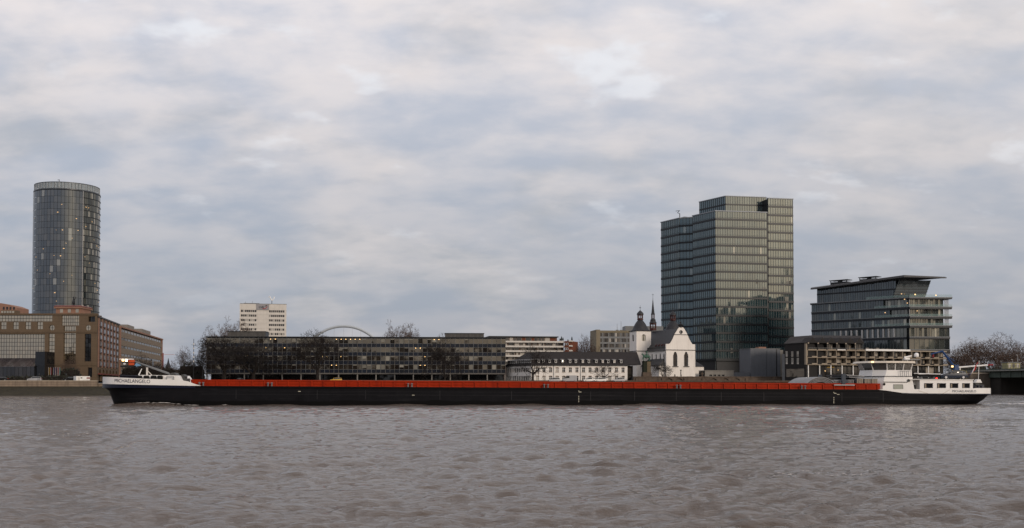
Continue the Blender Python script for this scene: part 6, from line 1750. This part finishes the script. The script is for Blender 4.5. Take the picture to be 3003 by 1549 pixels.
    for i in range(n + 1):
        x = u0 + .2 + i * 1.76
        if x < u1: pbox('coaming_rib', root, orange, BF, x, x + .16, V - .16, V - .005, 3.003, ZC - .203)
        if x + 1.6 < u1: pbox('coaming_stiffener', root, orange, BF, x + .35, x + 1.6, V - .10, V - .006, 3.30, 3.36)
    # hold floor
    MB(BF).box(u0 + .2, u1 - .2, V + .2, 2 * HB - V - .2, 3.003, 3.02).build('hold_cover', deck_grey, root)
    for px in (590, 791, 1202, 1601, 1990, 2356):
        for d in (-.28, .28):
            x = bl(px, 1135, .3)[0] + d
            MB(BF).lathe([(.17, 3.0), (.17, 3.05), (.11, 3.06), (.11, 3.42), (.18, 3.45), (.18, 3.55), (.10, 3.58)], x, .32, 10).build('bollard', grey_metal, root, smooth=True)
    # draught marks, plate seams, small white marks on the black side
    mark = M('draught_mark', (.62, .60, .5), .6, .05); seam = M('seam_scrape', (.036, .036, .042), .6, .2)
    sy = lambda x: HB - half(x, 1.6)
    for px in (1697, 2445):
        x = bl(px, 1160)[0]
        for k in range(7): pbox('draught_mark', root, mark, BF, x - .05, x + .06, sy(x) - .02, sy(x) + .05, .85 + k * .27, .98 + k * .27) if (k < 4 or k == 6) else None
        pbox('draught_mark', root, mark, BF, x + .02, x + .42, sy(x) - .02, sy(x) + .05, 2.36, 2.44)
    for px, py in ((878, 1148), (2458, 1157), (1212, 1159)):
        x, z = bl(px, py); pbox('white_mark', root, mark, BF, x - .2, x + .2, sy(x) - .015, sy(x) + .05, z - .04, z + .04)
    for px in (692, 1072, 1732, 1861, 1983, 2115, 2240, 2469, 2590, 1500, 1290, 930):
        x = bl(px, 1160)[0]; pbox('plate_seam', root, seam, BF, x - .035, x + .035, sy(x) - .012, sy(x) + .05, 1.1, 2.5)
    for k in range(16):
        x = 16 + k * 6.7; pbox('plate_seam', root, seam, BF, x, x + random.uniform(1.5, 5.5), sy(x) - .010, sy(x) + .05, 1.75 + random.uniform(-.6, .5), 1.775 + random.uniform(-.6, .5) * 0 + .0) if False else None
    MB(BF).box(14, 118, sy(60) - .015, sy(60) + .05, 1.80, 1.825).box(20, 112, sy(60) - .014, sy(60) + .05, 2.28, 2.30).build('plate_seam', seam, root)
    # ---- foredeck
    (x0, z0), (x1, z1) = bl(404, 1114, 2), bl(543, 1101.5, 2)
    MB(BF).hull([(x0, 2.0, 3.0), (x1, 1.3, 3.0), (x1, 10, 3.0), (x0, 9.4, 3.0)], [(x0 + .1, 2.1, z1 + .05), (x1 - 1.0, 1.5, z1), (x1 - 1.0, 9.8, z1), (x0 + .1, 9.3, z1 + .05)]).build('forecastle', bwhite, root)
    for px in (408, 429, 450, 469):
        x, z = bl(px, 1107, 1.5); MB(BF).lathe([(.30, z - .35), (.42, z - .2), (.42, z + .18), (.30, z + .28)], x, 1.5, 10).build('fender', tyre, root, smooth=True)
    x, z = bl(498, 1110, 1.0)
    fr = MB(BF); fr.box(x - .55, x + .55, 1.15, 1.25, z - .3, z - .22).box(x - .55, x + .55, 1.15, 1.25, z + .22, z + .3).box(x - .55, x - .47, 1.15, 1.25, z - .22, z + .22).box(x + .47, x + .55, 1.15, 1.25, z - .22, z + .22); fr.build('vent_frame', grey_metal, root)
    x, z = bl(528, 1103, 4); w = MB(BF); w.tube((x - .9, 3, z), (x - .9, 5.5, z), .5, .5, 12).tube((x + .5, 3.4, z - .1), (x + .5, 5.2, z - .1), .35, .35, 10).box(x - 1.6, x + 1.2, 3.2, 5.4, z - .9, z - .35); w.build('anchor_winch', deck_grey, root, smooth=True)
    MB(BF).path([(1.2, 3.4, 4.3), (1.2, 3.4, 4.55), (4.5, 1.2, 4.45), (5.0, 1.1, 4.2)], .06).box(1.3, 6.0, 2.6, 2.8, 3.9, 4.35).build('bow_rail', navy, root)
    # lowered signal mast on its rest
    a, b = bl(494, 1096, 5), bl(392, 1060, 5); A, B = (a[0], 5.2, a[1]), (b[0], 5.2, b[1])
    m = MB(BF); m.tube(A, B, .17, .12, 8).tube((A[0] + .4, 5.2, 3.9), A, .14, .14, 6)
    mast = m.build('signal_mast', grey_metal, root, smooth=True)
    p = bl(430, 1078, 5); q = bl(430, 1102, 5); MB(BF).box(p[0] - .10, p[0] + .10, 5.0, 5.4, q[1] - .2, p[1]).tube((p[0] + .9, 5.2, q[1] - .1), (p[0] + .1, 5.2, q[1] + .7), .06, .06, 5).build('mast_rest', white_conc, root)
    p0, p1 = bl(350, 1053, 5), bl(389, 1050, 5); MB(BF).box(p0[0], p1[0], 4.9, 5.5, p0[1] - .08, p0[1] + .06).build('radar_bar', bwhite, mast)
    def bx(nm, mat, pa, ya, pb, yb, v0, v1):
        a, b = bl(pa, yb, v0), bl(pb, ya, v0); return pbox(nm, mast, mat, BF, a[0], b[0], v0, v1, a[1], b[1])
    om = M('float_orange', (.55, .11, .03), .6, .1)
    bx('orange_float', om, 376, 1056, 393, 1062.5, 4.8, 5.3); bx('orange_float', om, 376.5, 1064.5, 391, 1071, 4.8, 5.3)
    bx('mast_bracket', dark_metal, 352, 1072.5, 398, 1077, 4.9, 5.4)
    bx('mast_lamp', lamp_warm, 356.5, 1054, 362, 1059.5, 4.85, 5.1); bx('mast_lamp', lamp_white, 366.5, 1054, 372, 1060, 4.85, 5.1); bx('mast_lamp', head_m, 361, 1065, 367, 1069.5, 4.85, 5.1)
    f1, f2, f3 = bl(390, 1077, 4.9), bl(399, 1064, 4.9), bl(414, 1072, 4.9); MB(BF).hull([(f1[0], 4.9, f1[1]), (f2[0], 4.9, f2[1]), (f3[0], 4.9, f3[1])], [(f1[0], 4.96, f1[1]), (f2[0], 4.96, f2[1]), (f3[0], 4.96, f3[1])]).build('pennant', M('pennant_blue', (.20, .34, .48), .7, .1), mast)
    bow_p = bl(402, 1100, 2); MB(BF).hull([(bow_p[0], 2.4, bow_p[1]), (bow_p[0] + .5, 2.4, bow_p[1] + 1.0), (bow_p[0] + .56, 2.4, bow_p[1] + .9), (bow_p[0] + .18, 2.4, bow_p[1])], [(bow_p[0], 2.5, bow_p[1]), (bow_p[0] + .5, 2.5, bow_p[1] + 1.0), (bow_p[0] + .56, 2.5, bow_p[1] + .9), (bow_p[0] + .18, 2.5, bow_p[1])]).build('hatch_flap', white, root)
    # ---- hatch covers and their crane
    (xa, za), (xb, zb) = bl(2366, 1125, 1.2), bl(2449, 1106, 1.2)
    for k in range(4):
        s = 1 - .17 * k; n = 12; c = (xa + xb) / 2; w = (xb - xa) / 2
        top = [(c + w * s * (-1 + 2 * i / n), 3.97 + (zb - 3.97) * (1 - abs(-1 + 2 * i / n) ** 2.0) * (1 - .22 * k) + .02) for i in range(n + 1)]
        bot = [(x, z - .14) for x, z in top][::-1]
        MB(BF).prism(top + bot, 1.15 + .06 * k, 10.2, 'y').build('hatch_cover', hatch_alu, root, smooth=True)
    n = 12; c = (xa + xb) / 2; w = (xb - xa) / 2; ins = [(c + w * .97 * (-1 + 2 * i / n), 3.97 + (zb - 3.97) * (1 - abs(-1 + 2 * i / n) ** 2.0) * .93 + .015) for i in range(n + 1)]
    MB(BF).prism(ins, 1.6, 10.0, 'y').build('hatch_shade_fill', dark_metal, root)  # dark filler added to stand for the shade under the arched covers
    (xa, za), (xb, zb) = bl(2444, 1126, 1.3), bl(2512, 1112, 1.3)
    for k in range(3):
        d = k * .26; MB(BF).prism([(xa + d, 3.98), (xa + d + 1.1, 3.98), (xa + d + 1.1, zb - .15 + .1 * k), (xa + d, zb - .3 + .1 * k)], 1.2, 10, 'y').build('hatch_cover', hatch_alu, root) if k == 0 else None
    for k, (a, b, y0, y1) in enumerate(((2446, 2462, 1126, 1116), (2486, 2503, 1126, 1114))):
        p, q = bl(a, y0, 1.2), bl(b, y1, 1.2); pbox('hatch_cover', root, hatch_alu, BF, p[0], q[0], 1.15, 10, 3.98, q[1])
        for j in range(4): pbox('cover_rib', root, dark_metal, BF, p[0] + .05 + j * .22, p[0] + .12 + j * .22, 1.10, 1.145, 4.0, q[1] - .05)
    p, q = bl(2480, 1110, 1.4), bl(2533, 1098, 1.4)
    MB(BF).prism([(p[0], q[1] - .02), (q[0], q[1] - .25), (q[0], q[1] - .4), (p[0] + .2, q[1] - .25)], 1.3, 10, 'y').prism([(p[0] + .5, q[1] - .35), (q[0], q[1] - .62), (q[0], q[1] - .75), (p[0] + .5, q[1] - .5)], 1.3, 10, 'y').build('hatch_cover', hatch_alu, root)
    for a, b in ((2512.5, 2531), (2535, 2553), (2555.5, 2573.5)):
        p, q = bl(a, 1127, .9), bl(b, 1111, .9); pbox('hatch_cover', root, hatch_alu, BF, p[0], q[0], .95, 10.3, 3.98, q[1])
        w = q[0] - p[0]
        for j in range(4): pbox('cover_rib', root, cream, BF, p[0] + .03 + j * w / 4, p[0] + w / 4 - .06 + j * w / 4, .89, .945, 4.0, q[1] - .03)
    p, q = bl(2446, 1131, .55), bl(2506, 1128, .55)
    MB(BF).box(p[0], q[0], .5, .75, q[1] - .16, q[1]).build('crane_rail', pale_metal, root); MB(BF).box(p[0], q[0], 10.7, 10.95, q[1] - .16, q[1]).build('crane_rail', pale_metal, root)
    p, q = bl(2469, 1130, .6), bl(2479, 1096.5, .6); MB(BF).box(p[0], q[0], .5, .9, 3.9, q[1]).box(p[0], q[0], 10.5, 10.9, 3.9, q[1]).build('hatch_crane', M('crane_grey', (.06, .075, .10), .5, .15), root)
    # ---- house, wheelhouse, aft house
    dz = 3.0
    def plan(v, pxs, x_front, bulge): return None
    xn0 = bl(2600, 1110, 1.6)[0]; xn1 = bl(2673, 1110, 1.6)[0]
    def ring(x0, x1, v0, bul, z): v1 = 2 * HB - v0; return [(x0, v0, z), (x1, v0, z), (x1, v1, z), (x0, v1, z), (x0 - bul * .8, v1 - 1.6, z), (x0 - bul, HB, z), (x0 - bul * .8, v0 + 1.6, z)]
    z1 = bl(2640, 1104, 1.6)[1]; z2 = bl(2640, 1085.6, 1.6)[1]; z3 = bl(2640, 1065, 1.6)[1]; z4 = bl(2640, 1060.5, 1.6)[1]
    MB(BF).hull(ring(xn0 - .9, xn1, 1.2, 1.6, dz), ring(xn0 - .5, xn1, 1.25, 1.7, z1 - .05)).build('deckhouse', bwhite, root)
    MB(BF).hull(ring(xn0 - .62, xn1 + .1, 1.15, 1.75, z1 - .045), ring(xn0 - .62, xn1 + .1, 1.15, 1.75, z1 + .04)).build('house_stripe', navy, root)
    MB(BF).hull(ring(xn0 - .3, xn1, 1.5, 1.9, z1 + .045), ring(xn0, xn1, 1.55, 2.0, z2)).build('wheelhouse_base', bwhite, root)
    zs = bl(2620, 1121.5, 1.2)[1]; MB(BF).box(xn0 - .75, bl(2661, 1120, 1.2)[0], 1.13, 1.19, zs, zs + .09).build('house_stripe', dark_metal, root)
    # wheelhouse windows lean out; panes between white posts
    lo_, hi_ = ring(xn0 + .1, xn1 - .1, 1.65, 2.0, z2 + .003), ring(xn0 - .05, xn1 + .12, 1.45, 2.35, z3)
    wh = thing
    core = MB(BF).hull(ring(xn0 + .35, xn1 - .35, 1.9, 1.7, z2), ring(xn0 + .35, xn1 - .35, 1.9, 1.7, z3)).build('wheelhouse', G('wheelhouse_inside', (.05, .045, .04), (.06, .055, .05), .04), root)
    N = len(lo_)
    wg = G('wheelhouse_glass', (.03, .03, .03), (.09, .08, .07), .10, .04)
    for i in range(N):
        a, b, c, d = Vector(lo_[i]), Vector(lo_[(i + 1) % N]), Vector(hi_[(i + 1) % N]), Vector(hi_[i])
        nn = 3 if (b - a).length > 3.2 else 1
        for j in range(nn):
            s, e = j / nn + .02, (j + 1) / nn - .02
            q = [a.lerp(b, s), a.lerp(b, e), d.lerp(c, e), d.lerp(c, s)]; q = [q[0].lerp(q[3], .05), q[1].lerp(q[2], .05), q[2].lerp(q[1], .05), q[3].lerp(q[0], .05)]
            MB(BF).add([tuple(x) for x in q], [(0, 1, 2, 3)]).build('wheelhouse_pane', wg, core)
            MB(BF).tube(a.lerp(b, j / nn), d.lerp(c, j / nn), .08, .08, 4).build('window_post', bwhite, core)
    rx0, rx1 = bl(2523, 1062, 2.5)[0], bl(2682, 1062, 1.3)[0]
    MB(BF).hull(ring(xn0 - .35, rx1, 1.0, 2.9, z3 + .003), ring(xn0 - .2, rx1 - .1, 1.1, 2.8, z4 + .06)).build('wheelhouse_roof', M('roof_cream', (.66, .60, .52), .5, .06), core)
    p = bl(2556, 1062, 1.4); MB(BF).box(p[0] - .2, p[0] + .15, .98, 1.2, z3 + .02, z3 + .26).build('roof_lamp', lamp_warm, core)
    p = bl(2614, 1080, 1.7); MB(BF).lathe([(.05, p[1] - .15), (.16, p[1]), (.05, p[1] + .16)], p[0], 1.75, 8).build('console_lamp', lamp_white, core)
    # radar, dome, aerials
    ra = MB(BF); p = bl(2660, 1053, 4); ra.tube((p[0], 4, z4), (p[0], 4, p[1] - .1), .1, .1, 6); a, b = bl(2651, 1050, 4), bl(2672, 1044, 4); ra.box(p[0] - .45, p[0] + .3, 3.7, 4.3, p[1] - .2, p[1] + .2).tube((a[0], 4, a[1] + .1), (b[0], 4, b[1]), .12, .12, 6); ra.build('radar', bwhite, core)
    p = bl(2687, 1046.5, 4); q = bl(2687, 1035, 4); h = q[1] - p[1]
    MB(BF).lathe([(.33, p[1]), (.36, p[1] + h * .5), (.30, p[1] + h * .8), (.12, q[1])], p[0], 4, 12).build('satellite_dome', bwhite, core, smooth=True)
    a, b = bl(2648, 1055, 4), bl(2694, 1053, 4); MB(BF).box(a[0], b[0], 3.6, 4.4, a[1] - .04, a[1] + .05).tube((b[0] - .35, 4, z4 - .3), (b[0] - .35, 4, a[1]), .06, .06, 5).tube((a[0] + .3, 4, z4), (a[0] + .3, 4, a[1]), .06, .06, 5).build('aerial_platform', pale_metal, core)
    # railing behind the wheelhouse
    r = MB(BF); za, zb = bl(2650, 1103, 1.2)[1], bl(2650, 1088, 1.2)[1]
    for k in range(6): x = bl(2640 + k * 6.0, 1095, 1.2)[0]; r.tube((x, 1.25, za), (x, 1.25, zb), .035, .035, 5)
    r.path([(bl(2639, 1095, 1.2)[0], 1.25, zb), (bl(2673, 1095, 1.2)[0], 1.25, zb)], .04); r.build('railing', pale_metal, root)
    # house window with curtain, porthole
    p, q = bl(2621, 1142, 1.15), bl(2646.5, 1129, 1.15); w = pbox('house_window', root, M('curtain', (.42, .43, .38), .7, .1), BF, p[0], q[0], 1.10, 1.16, p[1] + .05, q[1])
    pbox('window_frame', w, dark_metal, BF, p[0] - .06, q[0] + .06, 1.12, 1.165, q[1], q[1] + .06); pbox('window_frame', w, dark_metal, BF, q[0], q[0] + .07, 1.115, 1.165, p[1] + .05, q[1])
    p = bl(2592.5, 1127, 1.2); MB(BF).tube((p[0], 1.14, p[1]), (p[0], 1.3, p[1]), .2, .2, 12).build('porthole', window_dark, root)
    # entrance recess
    xr0, xr1 = bl(2672, 1130, 1.2)[0], bl(2697, 1130, 1.2)[0]; zt = bl(2680, 1113.6, 1.2)[1]
    MB(BF).box(xr0, xr1, 2.4, 9, dz, zt).build('entrance_wall', bwhite, root)
    pbox('door', root, M('door_blue', (.05, .06, .09), .5, .1), BF, xr0 + .25, xr0 + .85, 2.33, 2.39, dz + .1, zt - .35); pbox('door', root, dark_metal, BF, xr1 - .62, xr1 - .15, 2.33, 2.39, dz + .1, dz + .75)
    MB(BF).hull([(xn1 - .2, 1.22, dz), (xn1 + .3, 1.22, dz), (xn1 + .3, 2.3, dz), (xn1 - .2, 2.3, dz)], [(xn1 - .35, 1.22, zt), (xn1 - .05, 1.22, zt), (xn1 - .05, 2.3, zt), (xn1 - .35, 2.3, zt)]).build('entrance_pillar', bwhite, root)
    p = bl(2665, 1116, 1.1); MB(BF).tube((p[0], 1.08, p[1]), (p[0], 1.4, p[1]), .22, .22, 12).build('life_ring', dark_metal, root)
    # aft house with four windows
    xa0, xa1 = bl(2697, 1130, 1.1)[0], bl(2853, 1130, 1.1)[0]; za = bl(2770, 1142.5, 1.1)[1]; zt2 = bl(2770, 1114, 1.1)[1]
    hol = []; ww = ((2711, 2735.6), (2749, 2774), (2787, 2810), (2823, 2844))
    for a, b in ww: p, q = bl(a, 1138.2, 1.1), bl(b, 1125.2, 1.1); hol.append(rect(p[0], q[0], p[1], q[1]))
    AF = BF.sub(0, 1.1)
    MB(AF).wall(rect(xa0, xa1, dz, zt2), hol, 0, .14).build('aft_house', bwhite, root)
    MB(AF).box(xa0, xa1, .22, 9.2, dz, zt2 - .02).build('aft_house_core', bwhite, root)
    for h in hol:
        w = pbox('window', root, hg_dark, AF, h[0][0], h[1][0], .10, .16, h[0][1], h[2][1]); pbox('window_frame', w, dark_metal, AF, h[0][0] - .08, h[0][0], -.02, .05, h[0][1] - .05, h[2][1] + .06); pbox('window_frame', w, dark_metal, AF, h[0][0], h[1][0] + .06, -.02, .05, h[2][1], h[2][1] + .06)
        pbox('curtain', w, cream, AF, h[0][0] + .1, h[0][0] + .32, .06, .095, h[0][1] + .05, h[2][1] - .05)
    MB(AF).box(xr0 - .4, xa1 + .12, -.12, 9.3, zt2, zt2 + .09).build('roof_deck', bwhite, root)
    ROOF = zt2 + .09
    p = bl(2748, 1110, 1.0); MB(BF).lathe([(.06, ROOF), (.06, p[1] - .1), (.14, p[1] - .08), (.14, p[1] + .12), (.05, p[1] + .2)], p[0], 1.25, 8, 0).build('lamp_stem', dark_metal, root); MB(BF).lathe([(.15, p[1] - .05), (.15, p[1] + .1)], p[0], 1.2, 8).build('port_light', E('port_red', (1, .03, .02), 3.0), root)
    # stern gear
    st = MB(BF); p = bl(2870, 1140, 3); st.box(p[0] - .8, p[0] + .7, 2.6, 5.2, dz, dz + .9).tube((p[0] - .5, 2.4, dz + 1.05), (p[0] - .5, 5.4, dz + 1.05), .38, .38, 10); st.build('stern_winch', deck_grey, root)
    MB(BF).hull([(p[0] - .9, 2.3, dz + 1.2), (p[0] + .2, 2.3, dz + 1.2), (p[0] + .2, 3.2, dz + 1.2), (p[0] - .9, 3.2, dz + 1.2)], [(p[0] - .5, 2.3, dz + 1.75), (p[0] - .1, 2.3, dz + 1.75), (p[0] - .1, 3.2, dz + 1.75), (p[0] - .5, 3.2, dz + 1.75)]).build('winch_hood', bwhite, root)
    for px in (2857, 2868, 2878): x = bl(px, 1135, 1.6)[0]; MB(BF).lathe([(.16, dz), (.16, dz + .62), (.24, dz + .66), (.24, dz + .78), (.1, dz + .8)], x, 1.7, 10).build('bollard', navy, root, smooth=True)
    # rusty drips below the scuppers
    for px0, py0, px1, py1 in ((2692, 1146, 2724, 1155), (2785, 1143, 2765, 1154)):
        a, b = bl(px0, py0), bl(px1, py1); MB(BF).tube((a[0], -.04, a[1]), (b[0], -.04, b[1]), .022, .022, 4).build('mooring_rope', M('rope', (.42, .36, .28), .9, .1), root)
    # car crane: post, boom, jib
    c0, c1, c2, c3 = bl(2803, 1092, 6), bl(2797, 1070, 6), bl(2763, 1030, 6), bl(2729, 1039, 6)
    m = MB(BF); m.box(c0[0] - .35, c0[0] + .35, 5.7, 6.3, ROOF, c1[1]).tube((c1[0], 6, c1[1] - .3), (c2[0], 6, c2[1]), .20, .15, 6).tube((c2[0], 6, c2[1]), (c3[0], 6, c3[1]), .15, .12, 6).tube((c1[0] + .1, 6, c1[1] + .6), (c2[0] + .9, 6, c2[1] - .9), .07, .07, 5); m.build('car_crane', crane_blue, root)
    MB(BF).tube((c3[0] + .4, 6, c3[1]), (c3[0] + .4, 6, c3[1] - .5), .12, .16, 6).build('crane_hook', redp, root)
    p = bl(2792, 1075, 5.6); MB(BF).box(p[0] - .14, p[0] + .14, 5.5, 5.65, p[1] - .12, p[1] + .12).build('crane_lamp', lamp_warm, root)
    # lowered aft mast, white with red end
    a, b, c = bl(2806, 1078, 7), bl(2896, 1071, 7), bl(2912, 1070, 7)
    MB(BF).tube((a[0], 7, a[1]), (b[0], 7, b[1]), .13, .13, 6).tube((a[0] + .5, 7, ROOF), (a[0] + .5, 7, a[1]), .1, .1, 5).build('aft_mast', bwhite, root); MB(BF).tube((b[0], 7, b[1]), (c[0], 7, c[1]), .16, .14, 6).build('mast_end', redp, root)
    # flag on its staff
    a, b = bl(2867, 1100, 5.7), bl(2841, 1064, 5.7)
    MB(BF).tube((a[0], 5.7, dz), (a[0] + .25, 5.7, b[1] + .35), .05, .04, 6).build('flag_staff', white, root)
    for k, (nm, col) in enumerate((('flag_red', (.42, .03, .03)), ('flag_white', (.62, .60, .58)), ('flag_blue', (.04, .07, .20)))):
        m = MB(BF); xs = a[0] + .2; zt = b[1] + .2
        for i in range(6):
            t0, t1 = i / 6, (i + 1) / 6
            f_ = lambda t, s: (xs - .05 - 1.05 * t * .95 + s * -.16 + .5 * t * t - .25 * s * t, 5.7 + .08 * math.sin(t * 7), zt - s * .36 - t * 1.25 + .1 * math.sin(t * 5))
            m.add([f_(t0, k), f_(t1, k), f_(t1, k + 1), f_(t0, k + 1)], [(0, 1, 2, 3)])
        m.build('flag_stripe', M('cloth_' + nm, col, .85, .1), root)
    # the whole ship trims by the stern
    ax = Vector((-math.sin(BANG), math.cos(BANG), 0)); root.rotation_mode = 'QUATERNION'
    from mathutils import Quaternion
    root.rotation_quaternion = Quaternion(ax, math.atan(TRIM))
    return ROOF
ROOF = barge()
def on_barge(u, v, z): q = BF.w(u, v, z); q.z -= TRIM * u; return q
u, z = bl(2760, 1114, 2.2); car('dark blue saloon car on the barge roof deck', darkblue, on_barge(u, 3.1, ROOF), BANG, 4.6, 'sedan', None, 'car')
u, z = bl(2757, 1114, 6); car('yellow car behind the blue one on the barge roof deck', olive, on_barge(u, 5.7, ROOF), BANG, 4.2, 'hatch', None, 'car')
def dinghy():
    (x0, z0), (x1, z1) = bl(2686, 1105, 2), bl(2757, 1095.5, 2); L = x1 - x0
    o = on_barge(x0, 2.6, ROOF); o.z += .25; f = Fr(o, BANG); root = thing('dinghy', 'small boat with black hull and white gunwale on the barge roof deck', 'boat', o)
    n = 12; v = []; h = .55
    for i in range(n + 1):
        t = i / n; b = .78 * min(1, (t + .001) ** .55 * 1.25) * (1 if t < .85 else .95); zb = .0 + .30 * (1 - t) ** 3; zt = h + .12 * (1 - t) ** 2
        v += [(L * t, -b, zt), (L * t + .06 * (1 - t), -b * .8, zb + .12), (L * t + .1 * (1 - t), 0, zb), (L * t + .06 * (1 - t), b * .8, zb + .12), (L * t, b, zt)]
    fs = [(i * 5 + k, (i + 1) * 5 + k, (i + 1) * 5 + k + 1, i * 5 + k + 1) for i in range(n) for k in range(4)] + [tuple(range(n * 5, n * 5 + 5))]
    MB(f).add(v, fs).build('hull', boot_black, root, smooth=True)
    g = MB(f)
    for s in (0, 4): g.path([v[i * 5 + s] for i in range(n + 1)], .06, 6)
    g.hull([(L * .12, -.5, h - .02), (L * .9, -.74, h - .05), (L * .9, .74, h - .05), (L * .12, .5, h - .02)], [(L * .2, -.4, h + .14), (L * .55, -.6, h + .10), (L * .55, .6, h + .10), (L * .2, .4, h + .14)]); g.build('deck', bwhite, root)
    MB(f).box(L + .02, L + .3, -.18, .18, .15, .9).box(L + .05, L + .22, -.1, .1, -.2, .15).build('outboard_motor', dark_metal, root)
    for x in (.25, .75): pbox('cradle', root, grey_metal, f, L * x - .06, L * x + .06, -.6, .6, -.25, .1)
dinghy()

# ================================================================ FOAM ON THE WATER
foam_m = M('foam', (.62, .58, .54), .9, .1, 2)
def foam():
    rn = random.Random(6); m = MB(); pts = []
    for _ in range(110):                                    # along the bow
        u = abs(rn.gauss(0, 1)) * 6 - .3; v = -.5 - abs(rn.gauss(0, .35)) + (HB - half(u, .2)) ; pts.append((BF.w(u, v, 0), rn.uniform(.12, .55)))
    for _ in range(70):                                    # the wake
        u = 136 + rn.random() ** .8 * 26; pts.append((BF.w(u, 4.0 + rn.gauss(0, 1.6), 0), rn.uniform(.15, .5)))
    for cx, cy, n, sx, sy in ((-30, 62, 40, 5, .5), (10, 74, 50, 7, .5), (9, 33, 40, 2.2, .3), (34, 78, 60, 5, .8), (42, 84, 18, 1.0, .3), (15, 30, 20, 1.2, .25), (21, 36, 26, 2, .3), (-44, 74, 22, 3, .5), (26, 46, 30, 1.5, .3)):
        for _ in range(n): pts.append((Vector((cx + rn.gauss(0, sx), cy + rn.gauss(0, sy), 0)), rn.uniform(.02, .07) * min(cy, 50) / 40))
    xs = np.array([p.x for p, _ in pts]); ys = np.array([p.y for p, _ in pts]); cl = np.maximum(ys * .0046, ys * .0014)
    h, ox, oy = waves(xs, ys, cl); h = h + swell(xs, ys)
    for (p, s), hh, a, b in zip(pts, h, ox, oy):
        n = 6; q = []
        for i in range(n):
            t = 6.283 * i / n; r = s * rn.uniform(.4, 1.1); q.append((p.x - a + r * 1.6 * math.cos(t), p.y - b + r * .7 * math.sin(t), hh + .035 + (.05 if s > .14 else 0)))
        q.append((p.x - a, p.y - b, hh + .04 + (.22 * s if s > .11 else .10 * s))); m.add(q, [(i, (i + 1) % n, n) for i in range(n)])
    tag(m.build('foam', foam_m), 'flecks and streaks of pale foam drifting on the brown river', 'foam', kind='stuff')
foam()
